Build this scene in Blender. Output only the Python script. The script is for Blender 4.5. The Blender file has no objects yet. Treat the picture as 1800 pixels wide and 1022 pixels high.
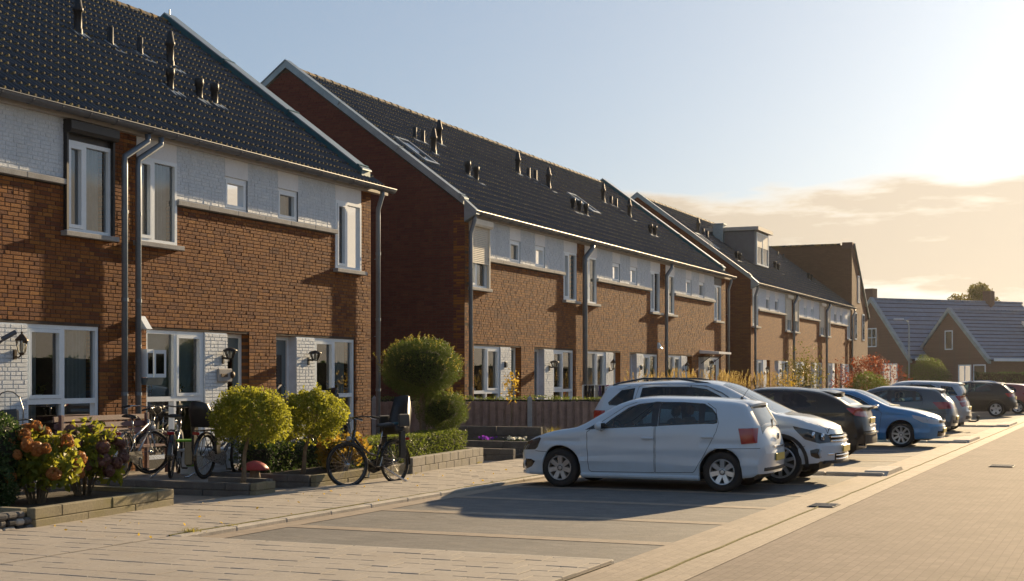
import bpy, bmesh, math, random
import numpy as np
from mathutils import Vector, Matrix, Quaternion
random.seed(7); RNG = np.random.default_rng(7)
R = math.radians
scene = bpy.context.scene
COL = scene.collection

# ------------------------------------------------------------------ camera
PHI = math.atan2(1087, 2500); SP, CP = math.sin(PHI), math.cos(PHI)
EYE = 1.65
cam_d = bpy.data.cameras.new('camera'); cam = bpy.data.objects.new('camera', cam_d); COL.objects.link(cam)
cam.location = (0, 0, EYE); cam.rotation_euler = (R(90), 0, PHI)
cam_d.sensor_width = 36; cam_d.lens = 50.0
cam_d.shift_y = (665 - 511) / 1800
cam_d.clip_start = 0.1; cam_d.clip_end = 3000
scene.camera = cam

# ------------------------------------------------------------------ light
SUN_AZ, SUN_EL = R(5.5), R(15.0)          # azimuth from +Y towards +X
SV = Vector((math.sin(SUN_AZ)*math.cos(SUN_EL), math.cos(SUN_AZ)*math.cos(SUN_EL), math.sin(SUN_EL)))
sl = bpy.data.lights.new('sun', 'SUN'); sl.energy = 5.0; sl.angle = R(0.5); sl.color = (1.0, 0.75, 0.44)
so = bpy.data.objects.new('sun', sl); COL.objects.link(so); so.rotation_mode = 'QUATERNION'
so.rotation_quaternion = SV.to_track_quat('Z', 'Y')
so.location = (20, 60, 40)
SKY_STRENGTH = 0.065; SKY_GAIN = 1.74
world = bpy.data.worlds.new('World'); scene.world = world; world.use_nodes = True
def build_world():
    nt = world.node_tree; N = nt.nodes; L = nt.links; N.clear()
    out = N.new('ShaderNodeOutputWorld'); bg = N.new('ShaderNodeBackground'); L.new(bg.outputs[0], out.inputs[0])
    bg.inputs[1].default_value = SKY_STRENGTH
    sky = N.new('ShaderNodeTexSky'); sky.sky_type = 'NISHITA'; sky.sun_disc = False
    sky.sun_elevation = SUN_EL; sky.sun_rotation = SUN_AZ
    sky.air_density = 1.0; sky.dust_density = 1.2; sky.ozone_density = 3.0
    tc = N.new('ShaderNodeTexCoord'); sep = N.new('ShaderNodeSeparateXYZ'); L.new(tc.outputs['Generated'], sep.inputs[0])
    def math_(op, a, b=None, clamp=False):
        m = N.new('ShaderNodeMath'); m.operation = op; m.use_clamp = clamp
        for i, q in enumerate((a, b)):
            if q is None: continue
            if isinstance(q, (int, float)): m.inputs[i].default_value = q
            else: L.new(q, m.inputs[i])
        return m.outputs[0]
    # cloud deck low over the horizon: noise in (direction x, direction y, stretched height)
    comb = N.new('ShaderNodeCombineXYZ')
    L.new(math_('MULTIPLY', sep.outputs[0], 7.0), comb.inputs[0]); L.new(math_('MULTIPLY', sep.outputs[1], 7.0), comb.inputs[1])
    L.new(math_('MULTIPLY', sep.outputs[2], 34.0), comb.inputs[2])
    nz = N.new('ShaderNodeTexNoise'); nz.inputs['Scale'].default_value = 0.9; nz.inputs['Detail'].default_value = 9; nz.inputs['Roughness'].default_value = 0.55
    L.new(comb.outputs[0], nz.inputs['Vector'])
    ramp = N.new('ShaderNodeValToRGB'); cr = ramp.color_ramp      # cover by height above horizon (0 .. 0.2)
    cr.elements[0].position = 0.0; cr.elements[0].color = (0.62,)*3 + (1,)
    cr.elements[1].position = 1.0; cr.elements[1].color = (0.05,)*3 + (1,)
    for p, c in ((0.25, 0.60), (0.42, 0.58), (0.50, 0.66), (0.60, 0.58), (0.70, 0.22)):
        e = cr.elements.new(p); e.color = (c, c, c, 1)
    L.new(math_('MULTIPLY', sep.outputs[2], 5.0, True), ramp.inputs[0])
    dens = math_('SUBTRACT', math_('ADD', nz.outputs[0], ramp.outputs[0]), 0.86)
    mask = math_('MULTIPLY', dens, 7.0, True)
    nz2 = N.new('ShaderNodeTexNoise'); nz2.inputs['Scale'].default_value = 3.6; nz2.inputs['Detail'].default_value = 8; nz2.inputs['Roughness'].default_value = 0.6; L.new(comb.outputs[0], nz2.inputs['Vector'])
    dens = math_('ADD', dens, math_('MULTIPLY', math_('SUBTRACT', nz2.outputs[0], 0.5), 0.26))
    thick = math_('MULTIPLY', math_('SUBTRACT', dens, 0.03), 6.0, True)
    ccol = N.new('ShaderNodeMix'); ccol.data_type = 'RGBA'
    L.new(thick, ccol.inputs[0]); ccol.inputs[6].default_value = (8.6, 7.5, 6.0, 1); ccol.inputs[7].default_value = (6.3, 5.2, 3.9, 1)
    # clouds nearer the sun are brighter
    dot = N.new('ShaderNodeVectorMath'); dot.operation = 'DOT_PRODUCT'; L.new(tc.outputs['Generated'], dot.inputs[0]); dot.inputs[1].default_value = SV
    near = math_('POWER', math_('MAXIMUM', dot.outputs['Value'], 0.0), 9.0)
    gain = math_('ADD', 0.70, math_('MULTIPLY', near, 0.42))
    cm = N.new('ShaderNodeVectorMath'); cm.operation = 'SCALE'; L.new(ccol.outputs[2], cm.inputs[0]); L.new(gain, cm.inputs['Scale'])
    mix = N.new('ShaderNodeMix'); mix.data_type = 'RGBA'
    tint = N.new('ShaderNodeVectorMath'); tint.operation = 'MULTIPLY'; L.new(sky.outputs[0], tint.inputs[0]); tint.inputs[1].default_value = (0.77, 0.93, 1.15)
    # soften the range of the sky: a bright veil all round rather than one hot patch
    sp_ = N.new('ShaderNodeSeparateColor'); L.new(tint.outputs[0], sp_.inputs[0]); cb_ = N.new('ShaderNodeCombineColor')
    for i in range(3): L.new(math_('MULTIPLY', math_('POWER', sp_.outputs[i], 0.52), SKY_GAIN), cb_.inputs[i])
    L.new(math_('MULTIPLY', mask, 0.9), mix.inputs[0]); L.new(cb_.outputs[0], mix.inputs[6]); L.new(cm.outputs[0], mix.inputs[7])
    L.new(mix.outputs[2], bg.inputs[0])
build_world()
scene.view_settings.view_transform = 'Standard'; scene.view_settings.look = 'None'
scene.view_settings.exposure = 1.0; scene.view_settings.gamma = 1.0; scene.view_settings.use_curve_mapping = False
scene.render.engine = 'CYCLES'
scene.cycles.max_bounces = 8; scene.cycles.transparent_max_bounces = 16
scene.cycles.use_denoising = True

# ------------------------------------------------------------------ materials
def newmat(name):
    m = bpy.data.materials.new(name); m.use_nodes = True
    nt = m.node_tree; nt.nodes.clear()
    out = nt.nodes.new('ShaderNodeOutputMaterial')
    return m, nt, out
class NB:
    """small node-building helper"""
    def __init__(s, nt): s.nt = nt; s.N = nt.nodes; s.L = nt.links
    def node(s, t, **kw):
        n = s.N.new(t)
        for k, v in kw.items(): setattr(n, k, v)
        return n
    def setin(s, inp, v):
        if isinstance(v, bpy.types.NodeSocket): s.L.new(v, inp)
        elif isinstance(v, (tuple, list)) and len(v) == 3 and inp.type == 'RGBA': inp.default_value = (*v, 1)
        else: inp.default_value = v
    def math(s, op, a, b=0.0, clamp=False):
        m = s.node('ShaderNodeMath', operation=op, use_clamp=clamp); s.setin(m.inputs[0], a); s.setin(m.inputs[1], b); return m.outputs[0]
    def mix(s, f, a, b):
        m = s.node('ShaderNodeMix', data_type='RGBA'); s.setin(m.inputs[0], f); s.setin(m.inputs[6], a); s.setin(m.inputs[7], b); return m.outputs[2]
    def noise(s, scale, detail=4, rough=0.55, vec=None):
        n = s.node('ShaderNodeTexNoise'); n.inputs['Scale'].default_value = scale; n.inputs['Detail'].default_value = detail; n.inputs['Roughness'].default_value = rough
        if vec is not None: s.L.new(vec, n.inputs['Vector'])
        return n.outputs[0]
    def ramp(s, f, stops):
        r = s.node('ShaderNodeValToRGB'); cr = r.color_ramp
        while len(cr.elements) < len(stops): cr.elements.new(0.5)
        for e, (p, c) in zip(cr.elements, stops):
            e.position = p; e.color = (*c, 1) if len(c) == 3 else c
        s.setin(r.inputs[0], f); return r.outputs[0]
    def bsdf(s, col, rough=0.5, metal=0.0, spec=0.5, normal=None, **kw):
        b = s.node('ShaderNodeBsdfPrincipled')
        s.setin(b.inputs['Base Color'], col); s.setin(b.inputs['Roughness'], rough); s.setin(b.inputs['Metallic'], metal)
        s.setin(b.inputs['Specular IOR Level'], spec)
        for k, v in kw.items(): s.setin(b.inputs[k.replace('_', ' ')], v)
        if normal is not None: s.L.new(normal, b.inputs['Normal'])
        return b.outputs[0]
    def bump(s, h, strength=0.3, dist=0.01):
        b = s.node('ShaderNodeBump'); b.inputs['Strength'].default_value = strength; b.inputs['Distance'].default_value = dist
        s.L.new(h, b.inputs['Height']); return b.outputs[0]
    def pos(s): return s.node('ShaderNodeNewGeometry').outputs['Position']
    def objc(s): return s.node('ShaderNodeTexCoord').outputs['Object']
    def rnd(s):
        a = s.node('ShaderNodeNewGeometry').outputs['Random Per Island']; b = s.node('ShaderNodeObjectInfo').outputs['Random']
        return s.math('FRACT', s.math('ADD', a, s.math('MULTIPLY', b, 3.7)))
MATS = {}
def pm(name, base, rough=0.55, metal=0.0, var=0.15, scale=6.0, bump=0.0, bscale=60.0, spec=0.5, dirt=None, obj=False, coat=0.0):
    """plain weathered material: base colour broken by two scales of noise, optional relief"""
    if name in MATS: return MATS[name]
    m, nt, out = newmat(name); b = NB(nt); vec = b.objc() if obj else b.pos()
    n1 = b.noise(scale, 5, 0.6, vec); n2 = b.noise(scale*9, 3, 0.5, vec)
    f = b.math('ADD', b.math('MULTIPLY', n1, 0.65), b.math('MULTIPLY', n2, 0.35))
    lo = tuple(max(0, c*(1-var*1.6)) for c in base); hi = tuple(min(1, c*(1+var*1.6)) for c in base)
    col = b.ramp(f, ((0.3, lo), (0.7, hi)))
    if dirt: col = b.mix(b.math('MULTIPLY', b.ramp(b.noise(scale*0.5, 6, 0.65, vec), ((0.5, (0,)*3), (0.68, (1,)*3))), dirt[1]), col, dirt[0])
    rr = b.math('ADD', rough-0.06, b.math('MULTIPLY', n2, 0.12))
    nrm = b.bump(b.noise(bscale, 4, 0.6, vec), bump, 0.01) if bump else None
    kw = {'Coat_Weight': coat, 'Coat_Roughness': 0.03} if coat else {}
    s = b.bsdf(col, rr, metal, spec, nrm, **kw); nt.links.new(s, out.inputs[0]); MATS[name] = m; return m
def brick_piece(name, cols, mort=False, rough=0.85):
    m, nt, out = newmat(name); b = NB(nt); vec = b.pos()
    col = b.ramp(b.rnd(), tuple((i/(len(cols)-1), c) for i, c in enumerate(cols)))
    f = b.noise(34, 5, 0.7, vec)
    col = b.mix(b.math('MULTIPLY', b.ramp(f, ((0.35, (0,)*3), (0.62, (1,)*3))), 0.45), col, tuple(c*0.45 for c in cols[0]))
    col = b.mix(b.math('MULTIPLY', b.ramp(b.noise(0.9, 4, 0.6, vec), ((0.4, (0,)*3), (0.7, (1,)*3))), 0.35), col, tuple(c*0.75 for c in cols[1]))
    mpn = b.node('ShaderNodeMapping'); mpn.inputs['Scale'].default_value = (2.2, 2.2, 0.22); b.L.new(vec, mpn.inputs['Vector'])     # rain streaks
    col = b.mix(b.math('MULTIPLY', b.ramp(b.noise(1.6, 5, 0.65, mpn.outputs[0]), ((0.50, (0,)*3), (0.68, (1,)*3))), 0.30), col, tuple(c*0.55 for c in cols[1]))
    s = b.bsdf(col, rough, 0, 0.35, b.bump(b.noise(55, 5, 0.7, vec), 0.6, 0.008)); nt.links.new(s, out.inputs[0]); MATS[name] = m; return m
BR = ((0.14, 0.042, 0.018), (0.23, 0.076, 0.021), (0.345, 0.126, 0.025), (0.27, 0.090, 0.020), (0.40, 0.160, 0.032), (0.185, 0.057, 0.021))
M_brick = brick_piece('brown brick', BR)
M_wbrick = brick_piece('white painted brick', ((0.68, 0.75, 0.83), (0.74, 0.80, 0.86), (0.78, 0.83, 0.88), (0.71, 0.77, 0.84)), rough=0.6)
def brick_tex(name, cols, mortar, axis='y', scale=1.0):
    """brickwork too far off to show its joints in relief; axis = the wall's horizontal axis"""
    m, nt, out = newmat(name); b = NB(nt); vec = b.pos()
    sep = b.node('ShaderNodeSeparateXYZ'); b.L.new(vec, sep.inputs[0])
    comb = b.node('ShaderNodeCombineXYZ'); b.L.new(b.math('ADD', sep.outputs[0], sep.outputs[1]) if axis == 'xy' else sep.outputs['xyz'.index(axis)], comb.inputs[0]); b.L.new(sep.outputs[2], comb.inputs[1])
    br = b.node('ShaderNodeTexBrick'); b.L.new(comb.outputs[0], br.inputs['Vector'])
    br.inputs['Scale'].default_value = scale; br.inputs['Brick Width'].default_value = 0.22; br.inputs['Row Height'].default_value = 0.0625
    br.inputs['Mortar Size'].default_value = 0.006; br.inputs['Mortar Smooth'].default_value = 0.1; br.inputs['Bias'].default_value = 0.0
    b.setin(br.inputs['Color1'], cols[0]); b.setin(br.inputs['Color2'], cols[1]); b.setin(br.inputs['Mortar'], mortar)
    col = b.mix(b.math('MULTIPLY', b.noise(22, 5, 0.7, vec), 0.5), br.outputs['Color'], cols[2])
    h = b.math('ADD', b.math('MULTIPLY', br.outputs['Fac'], -1.0), b.math('MULTIPLY', b.noise(60, 3, 0.6, vec), 0.4))
    s = b.bsdf(col, 0.88, 0, 0.3, b.bump(h, 0.5, 0.008)); nt.links.new(s, out.inputs[0]); MATS[name] = m; return m
M_btex = brick_tex('brickwork y', (BR[1], BR[2], BR[0]), (0.06, 0.045, 0.035), 'y')
M_btexx = brick_tex('brickwork x', (BR[0], BR[1], (0.08, 0.026, 0.022)), (0.05, 0.036, 0.03), 'x')  # end wall copy of the facade bricks, shade put in as darker tones
M_btex_far = brick_tex('far brickwork', ((0.16, 0.092, 0.07), (0.20, 0.118, 0.09), (0.12, 0.07, 0.055)), (0.14, 0.11, 0.095), 'xy')
M_wtex = brick_tex('white brickwork', ((0.70, 0.77, 0.84), (0.78, 0.82, 0.87), (0.68, 0.73, 0.80)), (0.55, 0.59, 0.63), 'y')
M_mortar = pm('mortar', (0.075, 0.052, 0.037), 0.95, var=0.25, scale=8, bump=0.4)
M_wmortar = pm('white mortar', (0.60, 0.66, 0.72), 0.9, var=0.1, bump=0.3)
M_gbrick = brick_piece('shaded gable brick', ((0.11, 0.032, 0.027), (0.15, 0.046, 0.034), (0.185, 0.060, 0.040), (0.13, 0.039, 0.030)))  # facade brick again, the gable's shade put into darker, redder colours
M_frame = pm('white window paint', (0.76, 0.82, 0.87), 0.35, var=0.04, scale=3)
M_cream = pm('cream panel', (0.74, 0.75, 0.77), 0.5, var=0.05, scale=2, bump=0.1)
M_stone = pm('pale concrete sill', (0.32, 0.315, 0.31), 0.8, var=0.18, scale=5, bump=0.3)
M_shade_zinc = pm('shade toned zinc', (0.03, 0.115, 0.145), 0.5, 0.15, var=0.15, scale=2.5)  # parapet side: the zinc's teal shade is put into the colour
M_zinc = pm('weathered zinc', (0.24, 0.30, 0.33), 0.42, 0.55, var=0.15, scale=2.5)
M_pipe = pm('grey downpipe', (0.155, 0.19, 0.23), 0.38, 0.3, var=0.12, scale=3)
M_gutter = pm('grey gutter', (0.11, 0.12, 0.14), 0.45, 0.2, var=0.15, scale=3)
M_black = pm('matt black', (0.016, 0.016, 0.018), 0.5, var=0.2)
M_soft = pm('eaves board', (0.42, 0.38, 0.34), 0.6, var=0.08)
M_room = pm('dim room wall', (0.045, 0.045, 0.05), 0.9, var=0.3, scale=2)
M_curtain = pm('pale net curtain', (0.58, 0.66, 0.72), 0.9, var=0.08, scale=5)
M_blind = pm('teal grey blind', (0.42, 0.54, 0.58), 0.8, var=0.08, scale=3)
M_shut = pm('cream shutter slats', (0.72, 0.67, 0.58), 0.45, var=0.06, scale=3)
M_door = pm('grey green door', (0.10, 0.14, 0.16), 0.4, var=0.08, scale=3)
M_vent = pm('black vent pipe', (0.018, 0.018, 0.020), 0.58, var=0.2, scale=8)
M_lead = pm('lead flashing', (0.22, 0.26, 0.30), 0.45, 0.4, var=0.2)
M_lampglass = pm('lamp glass', (0.75, 0.72, 0.62), 0.15, var=0.05)
M_bronze = pm('dark bronze', (0.055, 0.035, 0.022), 0.45, 0.5, var=0.2)
def tile_mat():
    m, nt, out = newmat('anthracite roof tile'); b = NB(nt); vec = b.pos()
    rnd = b.rnd()
    col = b.ramp(rnd, ((0, (0.022, 0.023, 0.030)), (0.5, (0.032, 0.032, 0.040)), (1, (0.046, 0.045, 0.052))))
    col = b.mix(b.math('MULTIPLY', b.noise(5, 5, 0.7, vec), 0.35), col, (0.048, 0.043, 0.036))
    s = b.bsdf(col, 0.5, 0, 0.5, b.bump(b.noise(70, 3, 0.6, vec), 0.25, 0.005)); nt.links.new(s, out.inputs[0]); MATS['tile'] = m
    m2, nt, out = newmat('mossy tile lip'); b = NB(nt); vec = b.pos()
    col = b.mix(b.ramp(b.noise(5.5, 6, 0.8, vec), ((0.46, (0,)*3), (0.60, (1,)*3))), (0.055, 0.049, 0.038), (0.24, 0.19, 0.06))
    s = b.bsdf(col, 0.8); nt.links.new(s, out.inputs[0]); MATS['lip'] = m2
    m3, nt, out = newmat('mossy ridge tile'); b = NB(nt); vec = b.pos()
    col = b.mix(b.ramp(b.noise(6, 6, 0.7, vec), ((0.45, (0,)*3), (0.6, (1,)*3))), (0.035, 0.033, 0.033), (0.26, 0.15, 0.035))
    s = b.bsdf(col, 0.8); nt.links.new(s, out.inputs[0]); MATS['ridge'] = m3
tile_mat()
def glass_mat(name, tint=(1, 1, 1), ior=1.75, rough=0.0):
    m, nt, out = newmat(name); b = NB(nt)
    fr = b.node('ShaderNodeFresnel'); fr.inputs[0].default_value = ior
    g = b.node('ShaderNodeBsdfGlossy'); g.inputs['Roughness'].default_value = rough; g.inputs['Color'].default_value = (1, 1, 1, 1)
    nrm = b.bump(b.noise(1.3, 2, 0.5, b.pos()), 0.03, 0.02); b.L.new(nrm, g.inputs['Normal'])
    t = b.node('ShaderNodeBsdfTransparent'); b.setin(t.inputs[0], tint)
    mx = b.node('ShaderNodeMixShader'); b.L.new(fr.outputs[0], mx.inputs[0]); b.L.new(t.outputs[0], mx.inputs[1]); b.L.new(g.outputs[0], mx.inputs[2])
    b.L.new(mx.outputs[0], out.inputs[0]); MATS[name] = m; return m
M_glass = glass_mat('window glass', (0.80, 0.88, 0.90), 2.3)
M_carglass = glass_mat('tinted car glass', (0.40, 0.56, 0.58), 1.6)
M_darkglass = glass_mat('dark privacy glass', (0.05, 0.06, 0.065), 1.5)
M_clear = glass_mat('clear plastic', (0.85, 0.87, 0.88), 1.45, 0.1)
def leaf_mat(name, cols, trans=0.45, rough=0.5):
    m, nt, out = newmat(name); b = NB(nt)
    col = b.ramp(b.rnd(), tuple((i/(len(cols)-1), c) for i, c in enumerate(cols)))
    p = b.bsdf(col, rough, 0, 0.4)
    t = b.node('ShaderNodeBsdfTranslucent'); b.L.new(b.mix(0.5, col, tuple(min(1, c*2.0) for c in cols[-1])), t.inputs[0])
    mx = b.node('ShaderNodeMixShader'); mx.inputs[0].default_value = trans; b.L.new(p, mx.inputs[1]); b.L.new(t.outputs[0], mx.inputs[2])
    b.L.new(mx.outputs[0], out.inputs[0]); MATS[name] = m; return m

# ------------------------------------------------------------------ mesh helpers
OFF = {}
def link(o): COL.objects.link(o); return o
def thing(name, label, cat, loc=(0, 0, 0), rotz=0.0, group=None, local=False):
    o = bpy.data.objects.new(name, None); link(o); o.location = loc; o.rotation_euler = (0, 0, rotz); o.empty_display_size = 0.2
    o['label'] = label; o['category'] = cat
    if group: o['group'] = group
    OFF[o] = np.zeros(3) if local else np.array(loc, float)
    return o
def tag(o, label, cat, group=None):
    o['label'] = label; o['category'] = cat
    if group: o['group'] = group
    return o
class MB:
    def __init__(s): s.v = []; s.f = []; s.m = []
    def add(s, vs, fs, mi=0):
        n = len(s.v); s.v.extend([tuple(p) for p in vs]); s.f.extend([tuple(i+n for i in f) for f in fs]); s.m.extend([mi]*len(fs)); return s
    def box(s, x0, x1, y0, y1, z0, z1, mi=0, skip=()):
        vs = [(x0, y0, z0), (x1, y0, z0), (x1, y1, z0), (x0, y1, z0), (x0, y0, z1), (x1, y0, z1), (x1, y1, z1), (x0, y1, z1)]
        fs = {'b': (3, 2, 1, 0), 't': (4, 5, 6, 7), 's': (0, 1, 5, 4), 'e': (1, 2, 6, 5), 'n': (2, 3, 7, 6), 'w': (3, 0, 4, 7)}
        return s.add(vs, [f for k, f in fs.items() if k not in skip], mi)
    def cbox(s, c, size, mi=0, rot=None, bev=0.0):
        """box about a centre, optionally turned and with chamfered edges"""
        hx, hy, hz = (q/2 for q in size)
        if bev > 0:
            b = min(bev, hx*.9, hy*.9, hz*.9); vs = []; fs = []
            for sx in (-1, 1):
                for sy in (-1, 1):
                    for sz in (-1, 1):
                        vs += [(sx*hx, sy*(hy-b), sz*(hz-b)), (sx*(hx-b), sy*hy, sz*(hz-b)), (sx*(hx-b), sy*(hy-b), sz*hz)]
            idx = lambda sx, sy, sz, k: ((sx > 0)*4+(sy > 0)*2+(sz > 0))*3+k
            for sg in (-1, 1):
                fs.append([idx(sg, a, c2, 0) for a, c2 in ((-1, -1), (1, -1), (1, 1), (-1, 1))])
                fs.append([idx(a, sg, c2, 1) for a, c2 in ((-1, -1), (1, -1), (1, 1), (-1, 1))])
                fs.append([idx(a, c2, sg, 2) for a, c2 in ((-1, -1), (1, -1), (1, 1), (-1, 1))])
            for a in (-1, 1):
                for c2 in (-1, 1):
                    fs.append([idx(a, c2, -1, 0), idx(a, c2, 1, 0), idx(a, c2, 1, 1), idx(a, c2, -1, 1)])
                    fs.append([idx(a, -1, c2, 0), idx(a, 1, c2, 0), idx(a, 1, c2, 2), idx(a, -1, c2, 2)])
                    fs.append([idx(-1, a, c2, 1), idx(1, a, c2, 1), idx(1, a, c2, 2), idx(-1, a, c2, 2)])
                    for d in (-1, 1): fs.append([idx(a, c2, d, 0), idx(a, c2, d, 1), idx(a, c2, d, 2)])
        else:
            vs = [(x, y, z) for x in (-hx, hx) for y in (-hy, hy) for z in (-hz, hz)]
            fs = [(0, 1, 3, 2), (4, 6, 7, 5), (0, 4, 5, 1), (2, 3, 7, 6), (0, 2, 6, 4), (1, 5, 7, 3)]
        M = rot if rot is not None else Matrix.Identity(3)
        return s.add([tuple(Vector(c) + M @ Vector(p)) for p in vs], fs, mi)
    def tube(s, path, r, n=8, mi=0, caps=True, closed=False):
        P = [Vector(p) for p in path]; k = len(P); rr = r if isinstance(r, (list, tuple)) else [r]*k
        vs = []; prev = None
        for i, p in enumerate(P):
            if closed: t = (P[(i+1) % k] - P[i-1]).normalized()
            else: t = (P[min(i+1, k-1)] - P[max(i-1, 0)]).normalized()
            if prev is None:
                u = t.orthogonal().normalized()
            else:
                u = (prev - t*prev.dot(t));  u = u.normalized() if u.length > 1e-6 else t.orthogonal().normalized()
            prev = u; w = t.cross(u)
            for j in range(n):
                a = 2*math.pi*j/n; vs.append(p + (u*math.cos(a) + w*math.sin(a))*rr[i])
        fs = []
        for i in range(k if closed else k-1):
            for j in range(n):
                a = i*n+j; b = i*n+(j+1) % n; i2 = (i+1) % k; fs.append((a, b, i2*n+(j+1) % n, i2*n+j))
        if caps and not closed: fs.append(tuple(range(n))[::-1]); fs.append(tuple((k-1)*n+j for j in range(n)))
        return s.add(vs, fs, mi)
    def lathe(s, prof, o=(0, 0, 0), axis='z', n=16, mi=0, closed=False):
        """prof: (radius, height) pairs turned about axis through o"""
        vs = []; k = len(prof)
        for r_, h in prof:
            for j in range(n):
                a = 2*math.pi*j/n; c, d = r_*math.cos(a), r_*math.sin(a)
                p = {'z': (c, d, h), 'y': (c, h, d), 'x': (h, c, d)}[axis]; vs.append((o[0]+p[0], o[1]+p[1], o[2]+p[2]))
        fs = []
        for i in range(k if closed else k-1):
            i2 = (i+1) % k
            for j in range(n): fs.append((i*n+j, i*n+(j+1) % n, i2*n+(j+1) % n, i2*n+j))
        return s.add(vs, fs, mi)
    def prism(s, poly, lo, hi, axis='y', mi=0):
        """poly in the two other axes (in xyz order) extruded along axis"""
        def P(a, b, h): return {'x': (h, a, b), 'y': (a, h, b), 'z': (a, b, h)}[axis]
        k = len(poly); vs = [P(a, b, lo) for a, b in poly] + [P(a, b, hi) for a, b in poly]
        fs = [tuple(range(k)), tuple(range(k, 2*k))[::-1]] + [(i, i+k, (i+1) % k + k, (i+1) % k) for i in range(k)]
        return s.add(vs, fs, mi)
    def build(s, name, mats, parent=None, smooth=False, stuff=False, kind=None, label=None):
        me = bpy.data.meshes.new(name); off = OFF.get(parent, np.zeros(3)) if parent else np.zeros(3)
        V = np.array(s.v, float).reshape(-1, 3) - off
        me.from_pydata(V.tolist(), [], s.f)
        mats = mats if isinstance(mats, (list, tuple)) else [mats]
        for m in mats: me.materials.append(m)
        if len(mats) > 1: me.polygons.foreach_set('material_index', s.m)
        if smooth: me.polygons.foreach_set('use_smooth', [True]*len(me.polygons))
        o = bpy.data.objects.new(name, me); link(o)
        if parent: o.parent = parent; OFF[o] = off
        if stuff: o['kind'] = 'stuff'
        if kind: o['kind'] = kind
        if label: o['label'] = label
        bm = bmesh.new(); bm.from_mesh(me); bmesh.ops.recalc_face_normals(bm, faces=bm.faces); bm.to_mesh(me); bm.free()
        return o
def np_mesh(name, V, F, mats, parent=None, smooth=False, stuff=False, mi=None):
    """fast mesh from arrays; F is (n,4) or (n,3)"""
    off = OFF.get(parent, np.zeros(3)) if parent else np.zeros(3)
    V = np.asarray(V, np.float32) - off.astype(np.float32); F = np.asarray(F, np.int32); n, k = F.shape
    me = bpy.data.meshes.new(name); me.vertices.add(len(V)); me.vertices.foreach_set('co', V.ravel())
    me.loops.add(n*k); me.loops.foreach_set('vertex_index', F.ravel())
    me.polygons.add(n); me.polygons.foreach_set('loop_start', np.arange(0, n*k, k, dtype=np.int32))
    mats = mats if isinstance(mats, (list, tuple)) else [mats]
    for m in mats: me.materials.append(m)
    if mi is not None: me.polygons.foreach_set('material_index', np.asarray(mi, np.int32))
    me.polygons.foreach_set("use_smooth", np.full(n, smooth))
    me.update(calc_edges=True)
    o = bpy.data.objects.new(name, me); link(o)
    if parent: o.parent = parent; OFF[o] = off
    if stuff: o['kind'] = 'stuff'
    return o
def inst(name, me, loc, parent, rot=None):
    """one more object sharing a mesh; loc in the same coordinates as the parent's build calls"""
    o = bpy.data.objects.new(name, me); link(o); o.parent = parent
    o.location = np.array(loc, float) - OFF.get(parent, np.zeros(3))
    if rot is not None: o.rotation_euler = rot
    return o
def children_of(root): return [o for o in root.children]
def dup(root, loc=None, rotz=None, label=None):
    c = root.copy(); link(c)
    if loc is not None: c.location = loc
    if rotz is not None: c.rotation_euler = (0, 0, rotz)
    if label: c['label'] = label
    for a in root.children:
        a2 = a.copy(); link(a2); a2.parent = c
        for b in a.children:
            b2 = b.copy(); link(b2); b2.parent = a2
    return c
def ray(px, py):
    u = (px-900)/2500; v = (665-py)/2500
    return np.array((-SP+u*CP, CP+u*SP, v))
def ground_at(px, py, z=0.0):
    a = ray(px, py); k = (z-EYE)/a[2]; return np.array((0, 0, EYE)) + a*k
def plane_at(px, py, p, n):
    a = ray(px, py); k = np.dot(np.array(p)-np.array((0, 0, EYE)), n)/np.dot(a, n); return np.array((0, 0, EYE)) + a*k
def depth_at(px, py, F):
    """point at distance F straight ahead of the camera plane"""
    return np.array((0, 0, EYE)) + ray(px, py)*F
def dist(x, y): return math.hypot(x, y)
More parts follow.
